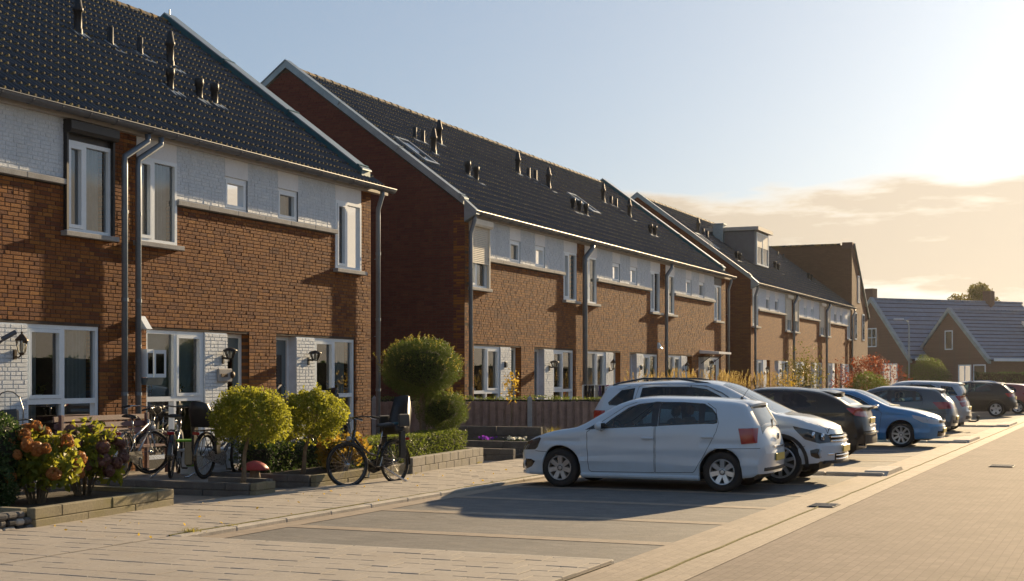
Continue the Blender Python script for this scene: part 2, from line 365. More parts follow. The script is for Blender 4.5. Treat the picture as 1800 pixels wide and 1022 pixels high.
# ------------------------------------------------------------------ ground, road, parking, pavement
XF = -14.82                      # street face of the terraces
KERB, ROAD = -8.98, -3.65        # bay ends at the pavement kerb and at the road gutter
def paving(name, c1, c2, w, l, mortar, rot=0.0, var=0.5, rough=0.8, bumpk=0.6, off=0.5, stain=0.6):
    m, nt, out = newmat(name); b = NB(nt); vec = b.pos()
    mp = b.node('ShaderNodeMapping'); mp.inputs['Rotation'].default_value = (0, 0, rot); b.L.new(vec, mp.inputs['Vector'])
    br = b.node('ShaderNodeTexBrick', offset=off); b.L.new(mp.outputs[0], br.inputs['Vector']); br.inputs['Scale'].default_value = 1.0
    br.inputs['Brick Width'].default_value = l; br.inputs['Row Height'].default_value = w; br.inputs['Mortar Size'].default_value = 0.004; br.inputs['Mortar Smooth'].default_value = 0.3
    b.setin(br.inputs['Color1'], c1); b.setin(br.inputs['Color2'], c2); b.setin(br.inputs['Mortar'], mortar)
    n = b.noise(1.1, 6, 0.65, vec); n2 = b.noise(30, 4, 0.6, vec)
    col = b.mix(b.math('MULTIPLY', b.ramp(n, ((0.38, (0,)*3), (0.66, (1,)*3))), var), br.outputs['Color'], tuple(q*0.62 for q in c1))
    col = b.mix(b.math('MULTIPLY', n2, 0.25), col, tuple(min(1, q*1.35) for q in c2))
    spots = b.ramp(b.noise(0.55, 3, 0.5, vec), ((0.60, (0,)*3), (0.70, (1,)*3))); fine = b.ramp(b.noise(7.0, 5, 0.7, vec), ((0.50, (0,)*3), (0.62, (1,)*3)))
    col = b.mix(b.math('MULTIPLY', b.math('MULTIPLY', spots, fine), stain), col, tuple(q*0.35 for q in c1))
    col = b.mix(b.math('MULTIPLY', b.ramp(b.noise(2.3, 6, 0.7, vec), ((0.52, (0,)*3), (0.7, (1,)*3))), 0.3), col, (0.27, 0.22, 0.165))
    h = b.math('ADD', b.math('MULTIPLY', br.outputs['Fac'], -1.0), b.math('ADD', b.math('MULTIPLY', n2, 0.5), b.math('MULTIPLY', b.noise(4.5, 3, 0.6, vec), 0.8)))
    s = b.bsdf(col, rough, 0, 0.4, b.bump(h, bumpk, 0.012)); nt.links.new(s, out.inputs[0]); MATS[name] = m; return m
M_road = paving('red brown road clinkers', (0.17, 0.132, 0.112), (0.225, 0.175, 0.148), 0.085, 0.21, (0.12, 0.085, 0.07), R(90), rough=0.95)
M_bay = paving('dark grey clinkers', (0.118, 0.115, 0.111), (0.185, 0.174, 0.163), 0.085, 0.21, (0.09, 0.08, 0.07), R(0))
M_tan = paving('tan clinkers', (0.275, 0.22, 0.17), (0.35, 0.28, 0.215), 0.105, 0.21, (0.20, 0.165, 0.125), R(90), 0.35)
M_slab = pm('pale concrete paver', (0.36, 0.315, 0.265), 0.85, var=0.13, scale=2.2, bump=0.35, bscale=90, dirt=((0.24, 0.19, 0.14), 0.45))
M_path = paving('grey path slabs', (0.30, 0.27, 0.24), (0.35, 0.31, 0.27), 0.30, 0.30, (0.15, 0.13, 0.11), R(90), 0.4)
M_sand = pm('sandy joints', (0.24, 0.20, 0.15), 0.95, var=0.25, scale=9, bump=0.4)
M_soil = pm('dark garden soil', (0.045, 0.034, 0.025), 0.95, var=0.35, scale=12, bump=0.8)
M_land = pm('rough field', (0.10, 0.095, 0.055), 0.95, var=0.35, scale=0.4)
M_kerb = pm('worn kerb concrete', (0.40, 0.36, 0.31), 0.85, var=0.2, scale=4, bump=0.4)
M_moss = pm('mossy joint', (0.14, 0.125, 0.03), 0.95, var=0.4, scale=20, bump=0.6)
def sheet(name, x0, x1, y0, y1, z, m, kind='structure', nx=1, ny=1):
    mb = MB(); mb.add([(x0, y0, z), (x1, y0, z), (x1, y1, z), (x0, y1, z)], [(0, 1, 2, 3)])
    return mb.build(name, m, kind=kind)
sheet('ground', -190, 190, -60, 330, -0.03, M_land)
sheet('road', ROAD+0.33, 3.2, -12, 130, 0.0, M_road)
sheet('opposite_pavement', 3.2, 5.6, -12, 130, 0.004, M_path)
bay = sheet('parking_bay', KERB+0.14, ROAD-0.55, 12.0, 110, -0.004, M_bay)
# tan clinker strips between the bays, along the road edge and along the pavement kerb
mb = MB()
for y in (13.6, 15.75, 17.85, 19.95, 22.0, 28.9, 31.0, 33.1, 43.0, 45.2, 47.4, 57.5, 59.7, 61.9, 64.1, 66.3):
    mb.add([(KERB+0.14, y-.13, 0.0), (ROAD-0.55, y-.13, 0.0), (ROAD-0.55, y+.13, 0.0), (KERB+0.14, y+.13, 0.0)], [(0, 1, 2, 3)])
mb.add([(KERB+.14, 12, 0.0015), (KERB+.42, 12, .0015), (KERB+.42, 110, .0015), (KERB+.14, 110, .0015)], [(0, 1, 2, 3)])
mb.build('bay_divider', M_tan, kind='structure')
sheet('gutter_strip', ROAD-0.55, ROAD+0.33, -12, 130, 0.004, M_tan)
mb = MB()       # the gutter line of the road, a mossy hollow joint
pts = [(ROAD+0.006*math.sin(i*1.7)+0.004*math.sin(i*4.1), 9+i*0.55, 0.006) for i in range(200)]
mb.tube(pts, 0.013, 5); mb.build('gutter_joint', M_moss, kind='structure')
# worn darker patches on the road: drain slots
def drain(x, y, l, w):
    t = thing('drain_grate', 'dark iron drain grate set in the road gutter beside the white hatchback' if x < -3 else 'long narrow dark drain slot lying out in the road', 'drain', (x, y, 0))
    mb = MB(); mb.box(x-w, x+w, y-l, y+l, 0.004, 0.012); mb.build('frame', M_black, t)
    mb = MB()
    for i in range(7):
        yy = y-l+0.03+(2*l-.06)*i/6; mb.box(x-w+.02, x+w-.02, yy-.012, yy+.012, 0.012, 0.022)
    mb.build('grate_bars', M_gutter, t, stuff=True)
drain(-3.62, 18.4, 0.24, 0.17); drain(-2.2, 28.0, 0.30, 0.22)
# pavement: individual slabs nearest the camera, the rest joined
sheet('pavement_bed', -11.25, KERB+0.02, 3, 130, 0.018, M_sand)
sheet('pavement_bed', KERB+0.02, ROAD-0.55, 3, 11.88, 0.012, M_sand)
pav = thing('pavement', '', '', (0, 0, 0)); del pav['label'], pav['category']; pav['kind'] = 'structure'
def slab_mesh(w, l, h=0.028, b=0.006):
    vs = []; 
    for z, i in ((0, 0), (h-b, 0), (h, b)): vs += [(i, i, z), (w-i, i, z), (w-i, l-i, z), (i, l-i, z)]
    fs = [(8, 9, 10, 11)]
    for k in (0, 4):
        for j in range(4): fs.append((k+j, k+(j+1) % 4, k+4+(j+1) % 4, k+4+j))
    return vs, fs
SLW, SLL = 0.30, 0.296
slabs = []
def pav_rows(x0, x1, y0, y1, z):
    y = y0; row = 0
    while y < y1:
        x = x0 - (0.15 if row % 2 else 0)
        while x < x1-0.02:
            a, b = max(x, x0), min(x+SLW, x1)
            if b-a > 0.04: slabs.append((a, y, b-a-.005, z+random.uniform(-.003, .003)))
            x += SLW
        y += SLL+.006; row += 1
pav_rows(-11.20, KERB, 8.0, 72.0, 0.018)
pav_rows(KERB+.02, ROAD-.56, 8.0, 11.85, 0.012)
def vis(p, mx=40):
    d_ = np.array(p)-np.array((0, 0, EYE)); F = -SP*d_[0]+CP*d_[1]; Rr = CP*d_[0]+SP*d_[1]
    if F < 1: return False
    return abs(2500*Rr/F) < 900+mx and -370 < 2500*d_[2]/F < 680
slabs = [s for s in slabs if s[1] < 40 or True]
order = sorted([s for s in slabs if vis((s[0]+.15, s[1]+.15, 0)) and s[2] > .28], key=lambda s: dist(s[0], s[1]))[:300]
chosen = set(map(id, order))
vs, fs = slab_mesh(SLW-.005, SLL+.001)
me0 = None
for s in order:
    if me0 is None:
        mb = MB(); mb.add([(a, b, c) for a, b, c in vs], fs); o = mb.build('paver', M_slab, pav); me0 = o.data; o.location = (s[0], s[1], s[3])
    else: inst('paver', me0, (s[0], s[1], s[3]), pav)
mb = MB()
for s in slabs:
    if id(s) in chosen: continue
    v2, f2 = slab_mesh(s[2], SLL+.001); mb.add([(a+s[0], b+s[1], c+s[3]) for a, b, c in v2], f2)
mb.build('pavers', M_slab, pav, stuff=True)
# kerbs: flush concrete kerb between pavement and bays, edging along the first bay
kerb = thing('kerb', '', '', (0, 0, 0)); del kerb['label'], kerb['category']; kerb['kind'] = 'structure'
y = 11.9; kme = None
while y < 110:
    L_ = 0.99
    if kme is None:
        mb = MB(); mb.cbox((0, L_/2, 0), (0.13, L_-.008, 0.12), bev=.012); o = mb.build('kerb_stone', M_kerb, kerb); kme = o.data; o.location = (KERB+.075, y, -.012)
    else: inst('kerb_stone', kme, (KERB+.075, y, -.012+random.uniform(-.004, .004)), kerb)
    y += L_
x = KERB+.14
while x < ROAD-.56:
    mb = MB(); w_ = min(0.99, ROAD-.56-x); mb.cbox((x+w_/2, 11.93, -.022), (w_-.008, 0.10, 0.12), bev=.012); mb.build('kerb_stone', M_kerb, kerb); x += 0.99
mb = MB(); mb.tube([(KERB-.005+.006*math.sin(i*2.3), 11.9+i*0.3, 0.042) for i in range(200)], 0.014, 5); mb.build('moss_seam', M_moss, kerb)
# raised islands between groups of bays
def island(y0, y1, xa=-8.7, lab=''):
    t = thing('kerb_island', lab, 'kerb', (-5, y0, 0), group='kerb islands between the parking bays')
    mb = MB(); mb.box(xa, ROAD-.55, y0+.01, y1-.01, -.02, 0.03); mb.build('paved_top', M_tan, t)
    mb = MB()
    x = xa
    while x < ROAD-.15:
        for yy in (y0,): mb = MB(); mb.cbox((x+.49, yy+.06, .0), (.97, .12, .11), bev=.02); mb.build('edge_stone', M_kerb, t)
        x += .98
    mb = MB(); mb.prism([(y0, 0), (y1, 0), (y1-.25, .075), (y0+.25, .075)], ROAD-.50, ROAD-.10, 'x'); mb.build('nose_block', M_kerb, t)
island(24.4, 26.3, lab='low paved kerb island in front of the black crossover'); island(37.6, 40.6, lab='paved kerb island beyond the blue hatchback')
island(50.5, 54.6, lab='paved kerb island before the dark far SUV')

# ------------------------------------------------------------------ terraced houses
XE, ZE, XR, ZR = XF+0.14, 5.74, -19.9, 9.62
PITCH = math.atan2(ZR-ZE, XE-XR); CPI, SPI = math.cos(PITCH), math.sin(PITCH)
SLOPE = math.hypot(ZR-ZE, XE-XR)
def roofp(y, u, h=0.0): return (XE-u*CPI+h*SPI, y, ZE+u*SPI+h*CPI)
def roof_at(px, py): return plane_at(px, py, (XE, 0, ZE), np.array((SPI, 0, CPI)))
# one roof tile (double roll), lip mossy
TW, TL, TE = 0.30, 0.40, 0.335
prof = [(0, .004), (.025, .004), (.045, .036), (.075, .05), (.105, .036), (.125, .004), (.17, .004), (.19, .036), (.22, .05), (.25, .036), (.27, .004), (.298, .004)]
def tile_geo():
    vs = []; fs = []; mi = []
    for u, lift in ((0, .040), (TL, .0)):
        for yy, h in prof: vs.append((-u*CPI+(h+lift)*SPI, yy, u*SPI+(h+lift)*CPI))
    k = len(prof)
    for yy, h in prof: vs.append((.030*CPI+.004*SPI, yy, -.030*SPI+.004*CPI))
    for i in range(k-1):
        fs.append((i, i+1, k+i+1, k+i)); mi.append(0)
        fs.append((2*k+i, 2*k+i+1, i+1, i)); mi.append(1)
    return np.array(vs), fs, mi
TV, TF, TM = tile_geo()
tme = bpy.data.meshes.new('roof_tile'); tme.from_pydata(TV.tolist(), [], TF); tme.materials.append(MATS['tile']); tme.materials.append(MATS['lip']); tme.polygons.foreach_set('material_index', TM)
def ridge_geo(L_=0.42, r=0.115):
    vs = []; n = 8
    for yy, rr in ((0, r*1.06), (.06, r*1.06), (.065, r), (L_, r*.96)):
        for j in range(n+1):
            a = math.pi*j/n; vs.append((rr*math.cos(a), yy, rr*math.sin(a)))
    fs = [(i*(n+1)+j, i*(n+1)+j+1, (i+1)*(n+1)+j+1, (i+1)*(n+1)+j) for i in range(3) for j in range(n)] + [tuple(range(n+1))]
    return vs, fs
rv, rf = ridge_geo(); rme = bpy.data.meshes.new('ridge_tile'); rme.from_pydata(rv, [], rf); rme.materials.append(MATS['ridge'])
# brick units
def brick_geo(l, h=0.0515, d=0.030, b=0.0035):
    """front face towards +x at x=0, length along +y"""
    vs = []
    for x, i in ((-d, 0), (-b, 0), (0, b)): vs += [(x, i, i), (x, l-i, i), (x, l-i, h-i), (x, i, h-i)]
    fs = [(8, 9, 10, 11)]
    for k in (0, 4):
        for j in range(4): fs.append((k+j, k+(j+1) % 4, k+4+(j+1) % 4, k+4+j))
    return vs, fs
def brick_simple(l, h=0.0515, d=0.02):
    vs = [(-d, 0, 0), (-d, l, 0), (-d, l, h), (-d, 0, h), (0, 0, 0), (0, l, 0), (0, l, h), (0, 0, h)]
    return vs, [(4, 5, 6, 7), (0, 1, 5, 4), (1, 2, 6, 5), (2, 3, 7, 6), (3, 0, 4, 7)]
BM = {}
def brick_me(l, mat, key):
    if (l, key) not in BM:
        vs, fs = brick_geo(l); me = bpy.data.meshes.new('brick'); me.from_pydata(vs, [], fs); me.materials.append(mat); BM[(l, key)] = me
    return BM[(l, key)]
CH = 0.0625
def bond(a0, a1, z0, z1, holes, rs):
    """wild bond: bricks (y, z, length) filling a0..a1 x z0..z1 outside the holes"""
    out = []; k0 = int(round(z0/CH)); k1 = int(math.floor((z1-.03)/CH))
    for k in range(k0, k1+1):
        z = k*CH
        if z < z0-.02 or z+.05 > z1+.012: continue
        iv = [(a0, a1)]
        for (h0, h1, g0, g1) in holes:
            if z+.045 > g0 and z+.006 < g1:
                nv = []
                for (p, q) in iv:
                    if h1 <= p or h0 >= q: nv.append((p, q)); continue
                    if h0 > p: nv.append((p, h0))
                    if h1 < q: nv.append((h1, q))
                iv = nv
        for p, q in iv:
            y = p; first = True
            while y < q-.012:
                l = rs.choice((.21, .21, .21, .10, .10)) if not first else rs.choice((.21, .10, .155))
                first = False
                if y+l+.01 > q-.04: l = q-y
                else: l = l
                out.append((y, z, l)); y += l+.0105
    return out
def lay_bricks(parent, bricks, mat, key, xface, detail, n_single=0, name='brick', mass='brickwork', rs=random):
    chosen = []
    if n_single:
        cand = [b for b in bricks if abs(b[2]-.21) < 1e-6 or abs(b[2]-.10) < 1e-6]
        cand = [b for b in cand if vis((xface, b[0]+.1, b[1]), 0)]
        cand.sort(key=lambda b: dist(xface, b[0])+abs(b[1]-1.65)*.02-(.6 if b[2] > .15 else 0)); chosen = cand[:n_single]
        for b in chosen: inst(name, brick_me(round(b[2], 3), mat, key), (xface+rs.uniform(-.0025, .0025), b[0], b[1]+rs.uniform(-.0012, .0012)), parent)
    ch = set(map(id, chosen)); V = []; F = []; n = 0
    for b in bricks:
        if id(b) in ch or b[2] < .02: continue
        vs, fs = (brick_geo if detail else brick_simple)(b[2]); vs = np.array(vs)+(xface+rs.uniform(-.0025, .0025), b[0], b[1]+rs.uniform(-.0012, .0012))
        V.append(vs); F.append(np.array(fs)+n); n += len(vs)
    if V:
        np_mesh(mass, np.concatenate(V), np.concatenate(F), mat, parent, stuff=True)
def wall_cells(mb, y0, y1, z0, z1, holes, x0, x1, mfront=0, mside=1):
    ys = sorted({y0, y1, *[min(max(h[0], y0), y1) for h in holes], *[min(max(h[1], y0), y1) for h in holes]})
    zs = sorted({z0, z1, *[min(max(h[2], z0), z1) for h in holes], *[min(max(h[3], z0), z1) for h in holes]})
    inside = lambda y, z: any(h[0] < y < h[1] and h[2] < z < h[3] for h in holes) or y < y0 or y > y1 or z < z0 or z > z1
    for a, b in zip(ys, ys[1:]):
        for c, d in zip(zs, zs[1:]):
            ym, zm = (a+b)/2, (c+d)/2
            if inside(ym, zm): continue
            mb.add([(x1, a, c), (x1, b, c), (x1, b, d), (x1, a, d)], [(0, 1, 2, 3)], mfront)
            mb.add([(x0, a, c), (x0, b, c), (x0, b, d), (x0, a, d)], [(3, 2, 1, 0)], mfront)
            e = 1e-4
            if inside(a-e, zm): mb.add([(x0, a, c), (x1, a, c), (x1, a, d), (x0, a, d)], [(0, 1, 2, 3)], mside)
            if inside(b+e, zm): mb.add([(x0, b, c), (x1, b, c), (x1, b, d), (x0, b, d)], [(3, 2, 1, 0)], mside)
            if inside(ym, c-e): mb.add([(x0, a, c), (x1, a, c), (x1, b, c), (x0, b, c)], [(3, 2, 1, 0)], mside)
            if inside(ym, d+e): mb.add([(x0, a, d), (x1, a, d), (x1, b, d), (x0, b, d)], [(0, 1, 2, 3)], mside)
def wave_sheet(mb, y0, y1, z0, z1, x, amp=.025, per=.09):
    n = max(6, int((y1-y0)/per*6)); vs = []
    for i in range(n+1):
        y = y0+(y1-y0)*i/n; xx = x+amp*math.sin(2*math.pi*(y-y0)/per+.8*math.sin(i*.31)); vs += [(xx, y, z0), (xx, y, z1)]
    mb.add(vs, [(2*i, 2*i+2, 2*i+3, 2*i+1) for i in range(n)])
def window(house, y0, y1, z0, z1, split=None, transom=None, inside='curtain', sash=(), fw=.062, mull=None, xo=XF-.03, cut=1.0):
    """framed window in the facade plane; panes, sash frames and what hangs inside are its sub-parts"""
    mb = MB(); d = .085; x1, x0 = xo, xo-d
    mb.box(x0, x1, y0, y1, z1-fw, z1); mb.box(x0, x1, y0, y1, z0, z0+fw)
    mb.box(x0, x1-.001, y0, y0+fw, z0+fw, z1-fw); mb.box(x0, x1-.001, y1-fw, y1, z0+fw, z1-fw)
    ys = [y0+fw, y1-fw]
    if split: ys = [y0+fw, *[y0+(y1-y0)*s for s in split], y1-fw]
    zs = [z0+fw, z1-fw] if not transom else [z0+fw, transom, z1-fw]
    for s in ys[1:-1]: mb.box(x0, x1-.002, s-.034, s+.034, z0+fw, z1-fw)
    if transom:
        for a, b in zip(ys, ys[1:]): mb.box(x0, x1-.003, a+(.034 if a != ys[0] else 0), b-(.034 if b != ys[-1] else 0), transom-.04, transom+.04)
    panes = []
    for i, (a, b) in enumerate(zip(ys, ys[1:])):
        a2 = a+(.034 if i else 0); b2 = b-(.034 if i < len(ys)-2 else 0)
        for j, (c, e) in enumerate(zip(zs, zs[1:])):
            c2 = c+(.04 if j else 0); e2 = e-(.04 if j < len(zs)-2 else 0); panes.append((i, j, a2, b2, c2, e2))
    sashes = []
    for i, j, a, b, c, e in panes:
        if (i, j) in sash: sashes.append((a, b, c, e))
    w = mb.build('window', M_frame, house)
    for a, b, c, e in sashes:
        m2 = MB(); s = .058; xa, xb = x0+.02, x1+.012
        m2.box(xa, xb, a+.004, b-.004, e-s, e-.004); m2.box(xa, xb, a+.004, b-.004, c+.004, c+s)
        m2.box(xa, xb-.001, a+.004, a+s, c+s, e-s); m2.box(xa, xb-.001, b-s, b-.004, c+s, e-s); m2.build('sash', M_frame, w)
    for i, j, a, b, c, e in panes:
        m2 = MB(); m2.add([(x0+.03, a, c), (x0+.03, b, c), (x0+.03, b, e), (x0+.03, a, e)], [(0, 1, 2, 3)]); m2.build('pane', M_glass, w)
    ya, yb = y0+fw*.6, y1-fw*.6
    if inside == 'curtain':
        m2 = MB(); wave_sheet(m2, ya, ya+(yb-ya)*.28, z0+.03, z1-.04, x0-.12); wave_sheet(m2, yb-(yb-ya)*.36, yb, z0+.03, z1-.04, x0-.12); m2.build('curtain', M_curtain, w)
    elif inside == 'net':
        m2 = MB(); wave_sheet(m2, ya, yb, z0+.03, z1-.04, x0-.12, .03, .11); m2.build('curtain', M_curtain, w)
    elif inside == 'blind':
        zb = z0+(z1-z0)*(1-cut); m2 = MB(); z = z1-.06; k = 0
        while z > zb+.1:
            m2.add([(x0-.06, ya, z), (x0-.06, yb, z), (x0-.095, yb, z-.15), (x0-.095, ya, z-.15)], [(0, 1, 2, 3)]); m2.add([(x0-.06, ya, z-.15), (x0-.06, yb, z-.15), (x0-.095, yb, z-.15), (x0-.095, ya, z-.15)], [(0, 1, 2, 3)]); z -= .15
        m2.box(x0-.10, x0-.05, ya, yb, z-.02, z); m2.build('blind', M_blind, w)
    return w
def shutter(house, y0, y1, zt, zb, mat_box, slats=True, bottom=None):
    """roller shutter: housing and guides proud of the wall, slats one by one"""
    mb = MB(); mb.prism([(XF-.02, zt-.2), (XF+.13, zt-.2), (XF+.16, zt-.15), (XF+.16, zt-.02), (XF-.02, zt)], y0-.03, y1+.03, 'y')
    s = mb.build('roller_shutter', mat_box, house)
    for a, b in ((y0-.028, y0+.015), (y1-.015, y1+.028)):
        mb = MB(); mb.box(XF+.001, XF+.07, a, b, zb, zt-.2); mb.build('guide', mat_box, s)
    if slats:
        z = zt-.2
        while z-.045 > bottom:
            mb = MB(); mb.prism([(XF+.03, z-.042), (XF+.045, z-.036), (XF+.045, z-.008), (XF+.03, z-.002)], y0+.012, y1-.012, 'y'); mb.build('slat', M_shut, s); z -= .045
def lantern(y, z, style, label):
    """outdoor wall lamp on a bracket"""
    t = thing('wall_lamp', label, 'lamp', (XF, y, z), group='wall lanterns beside the front doors')
    x = XF+.02; mb = MB()
    if style == 'lantern':
        mb.cbox((XF+.025, y, z-.13), (.03, .07, .14), bev=.01); mb.tube([(XF+.03, y, z-.16), (XF+.09, y, z-.17), (XF+.14, y, z-.14)], .012, 6); mb.build('bracket', M_bronze, t)
        mb = MB(); mb.lathe([(.03, -.14), (.035, -.12), (.05, -.11), (.05, -.10)], (XF+.15, y, z), n=6); mb.lathe([(.10, .07), (.095, .09), (.03, .16), (.012, .17), (.02, .19), (0, .21)], (XF+.15, y, z), n=6)
        for k in range(6):
            a = math.pi*2*k/6; mb.tube([(XF+.15+.05*math.cos(a), y+.05*math.sin(a), z-.10), (XF+.15+.085*math.cos(a), y+.085*math.sin(a), z+.075)], .006, 4)
        mb.build('lamp_cage', M_bronze, t)
        mb = MB(); mb.lathe([(.044, -.10), (.078, .07)], (XF+.15, y, z), n=6); mb.build('lamp_glass', M_clear, t)
        mb = MB(); mb.lathe([(.022, -.09), (.03, -.02), (.03, .03), (0, .05)], (XF+.15, y, z), n=8); mb.build('bulb', M_lampglass, t)
    elif style == 'cone':
        mb = MB(); mb.prism([(z-.22, y-.015), (z-.06, y-.045), (z-.06, y+.045), (z-.22, y+.015)], 0, .03, 'x') if False else mb.cbox((XF+.02, y, z-.12), (.03, .07, .15), bev=.012)
        mb.tube([(XF+.03, y, z-.09), (XF+.10, y, z-.10), (XF+.16, y, z-.085)], .02, 6); mb.build('bracket', M_black, t)
        mb = MB(); mb.lathe([(.0, .095), (.06, .085), (.12, .055), (.135, .03), (.125, .03)], (XF+.17, y, z), n=14)
        for k in range(4):
            a = math.pi*2*k/4+.5; mb.tube([(XF+.17+.05*math.cos(a), y+.05*math.sin(a), z-.10), (XF+.17+.105*math.cos(a), y+.105*math.sin(a), z+.035)], .006, 4)
        mb.lathe([(.0, -.115), (.05, -.11), (.05, -.095)], (XF+.17, y, z), n=12); mb.build('lamp_shade', M_black, t, smooth=True)
        mb = MB(); mb.lathe([(.045, -.10), (.10, .03)], (XF+.17, y, z), n=14); mb.build('lamp_glass', M_clear, t, smooth=True)
        mb = MB(); mb.lathe([(.025, -.09), (.035, -.02), (.02, .03), (0, .035)], (XF+.17, y, z), n=8); mb.build('bulb', M_lampglass, t, smooth=True)
    else:
        mb = MB(); mb.cbox((XF+.03, y, z), (.05, .10, .16), bev=.015); mb.build('lamp_body', M_black, t)
        mb = MB(); mb.cbox((XF+.075, y, z), (.04, .08, .11), bev=.02); mb.build('lamp_glass', M_lampglass, t)
def downpipe(house, y, top=5.6, off=.0, r=.05, yoff=.0, x=XF+.118):
    mb = MB(); mb.tube([(XF+.22, y+yoff, top), (XF+.22, y+yoff, top-.12), (x, y, top-.42), (x, y, top-.55), (x, y, 0.02)], r, 12)
    for z in (1.4, 2.9, 4.3): mb.lathe([(r+.006, -.03), (r+.006, .03)], (x, y, z), n=12)
    o = mb.build('downpipe', M_pipe, house, smooth=True)
    mb = MB()
    for z in (1.0, 2.55, 4.2): mb.tube([(x-.02, y+.05, z), (XF-.01, y+.06, z-.01)], .008, 5)
    mb.build('pipe_clamp', M_pipe, o)
def vent(house, p, style):
    x, y, z = p; mb = MB()
    if style == 'tall': pr = [(.085, -.16), (.085, .10), (.072, .13), (.072, .42), (.098, .43), (.098, .49), (.085, .50), (.05, .70), (.03, .72), (0, .72)]
    elif style == 'cap': pr = [(.072, -.15), (.072, .03), (.066, .05), (.066, .27), (.086, .275), (.086, .41), (.07, .42), (0, .42)]
    else: pr = [(.066, -.14), (.066, .05), (.058, .07), (.058, .36), (.045, .365), (0, .34)]
    mb.lathe(pr, (x, y, z), n=14); o = mb.build('vent_pipe', M_vent, house, smooth=True)
    mb = MB(); u0 = (x-XE)/-CPI
    w, l = .17, .3
    vs = [roofp(y-w, u0-l, .058), roofp(y+w, u0-l, .058), roofp(y+w, u0+.12, .062), roofp(y-w, u0+.12, .062)]
    vs += [tuple(np.array(v)-np.array((SPI, 0, CPI))*.03) for v in vs]
    mb.add(vs, [(0, 1, 2, 3), (0, 4, 5, 1), (1, 5, 6, 2), (3, 7, 4, 0)]); mb.build('flashing', M_lead, o)
def skylight(house, p, w=.78, l=1.18, open_=False):
    x, y, z = p; u = (XE-x)/CPI; mb = MB()
    def bx(y0, y1, u0, u1, h0, h1, mbx):
        vs = [roofp(a, b, c) for c in (h0, h1) for a, b in ((y0, u0), (y1, u0), (y1, u1), (y0, u1))]
        mbx.add(vs, [(3, 2, 1, 0), (4, 5, 6, 7), (0, 1, 5, 4), (1, 2, 6, 5), (2, 3, 7, 6), (3, 0, 4, 7)])
    bx(y-w/2, y+w/2, u-l/2, u-l/2+.09, .03, .12, mb); bx(y-w/2, y+w/2, u+l/2-.09, u+l/2, .03, .12, mb)
    bx(y-w/2, y-w/2+.08, u-l/2+.09, u+l/2-.09, .03, .119, mb); bx(y+w/2-.08, y+w/2, u-l/2+.09, u+l/2-.09, .03, .119, mb)
    o = mb.build('skylight', M_lead, house); mb = MB(); bx(y-w/2+.08, y+w/2-.08, u-l/2+.09, u+l/2-.09, .05, .09, mb); mb.build('skylight_pane', M_clear, o)
    mb = MB(); bx(y-w/2+.08, y+w/2-.08, u-l/2+.09, u+l/2-.09, .03, .035, mb); mb.build('skylight_blind', M_cream, o)
def roof(house, y0, y1, single=True, ext=0.0, e0=0.0):
    """tiled front slope, plain rear slope, ridge"""
    mb = MB(); vs = [roofp(y0, .0, -.01), roofp(y1, .0, -.01), roofp(y1, SLOPE, -.01), roofp(y0, SLOPE, -.01)]
    mb.add(vs, [(0, 1, 2, 3)]); mb.add([(XR, y0, ZR-.01), (XR, y1, ZR-.01), (XR-5.2, y1, ZE), (XR-5.2, y0, ZE)], [(0, 1, 2, 3)])
    rf_ = mb.build('roof', M_black, house)
    n = max(1, int(round((y1-y0)/TW))); w = (y1-y0)/n; V = []; F = []; MI = []; c = 0
    rows = int(SLOPE/TE)+1
    for r in range(rows):
        lo = -int(round(e0/w)) if r < 2 else 0; hi = n+(int(round(ext/w)) if r < 2 else 0)
        for k in range(lo, hi):
            p = np.array(roofp(y0+k*w, r*TE-.03, random.uniform(-.002, .003)))
            if single: inst('roof_tile', tme, p, rf_, (random.uniform(-.006, .006), random.uniform(-.006, .006), 0))
            else:
                V.append(TV*(1, w/TW, 1)+p); F += [tuple(i+c for i in f) for f in TF]; MI += TM; c += len(TV)
    if V: np_mesh('roof_tiles', np.concatenate(V), np.array(F), [MATS['tile'], MATS['lip']], rf_, stuff=True, mi=MI)
    y = y0
    while y < y1-.05:
        inst('ridge_tile', rme, (XR, y, ZR-.005+random.uniform(-.006, .006)), rf_); y += min(.40, y1-y)
    return rf_
def gutter(house, y0, y1):
    mb = MB(); n = 8; pr = [(XE+.02+.085+.085*math.cos(math.pi+math.pi*i/n), 5.70+.085*math.sin(math.pi+math.pi*i/n)) for i in range(n+1)]
    pr2 = [(x_-.006 if x_ > XE+.10 else x_+.006, z_+.006) for x_, z_ in pr][::-1]
    mb.prism([(a, b) for a, b in pr]+pr2, y0, y1, 'y'); o = mb.build('gutter', M_gutter, house)
    y = y0+.35; mb = MB()
    while y < y1:
        mb.prism([(XE+.105+.094*math.cos(math.pi+math.pi*i/n), 5.70+.094*math.sin(math.pi+math.pi*i/n)) for i in range(n+1)], y, y+.03, 'y'); y += .62
    mb.tube([(XE+.192, y0, 5.705), (XE+.192, y1, 5.705)], .011, 6)
    mb.build('gutter_clips', M_gutter, o)
    mb = MB(); mb.box(XF-.02, XE-.02, y0, y1, 5.585, 5.605); mb.box(XE-.035, XE-.02, y0, y1, 5.606, 5.72); mb.build('eaves_board', M_soft, house)
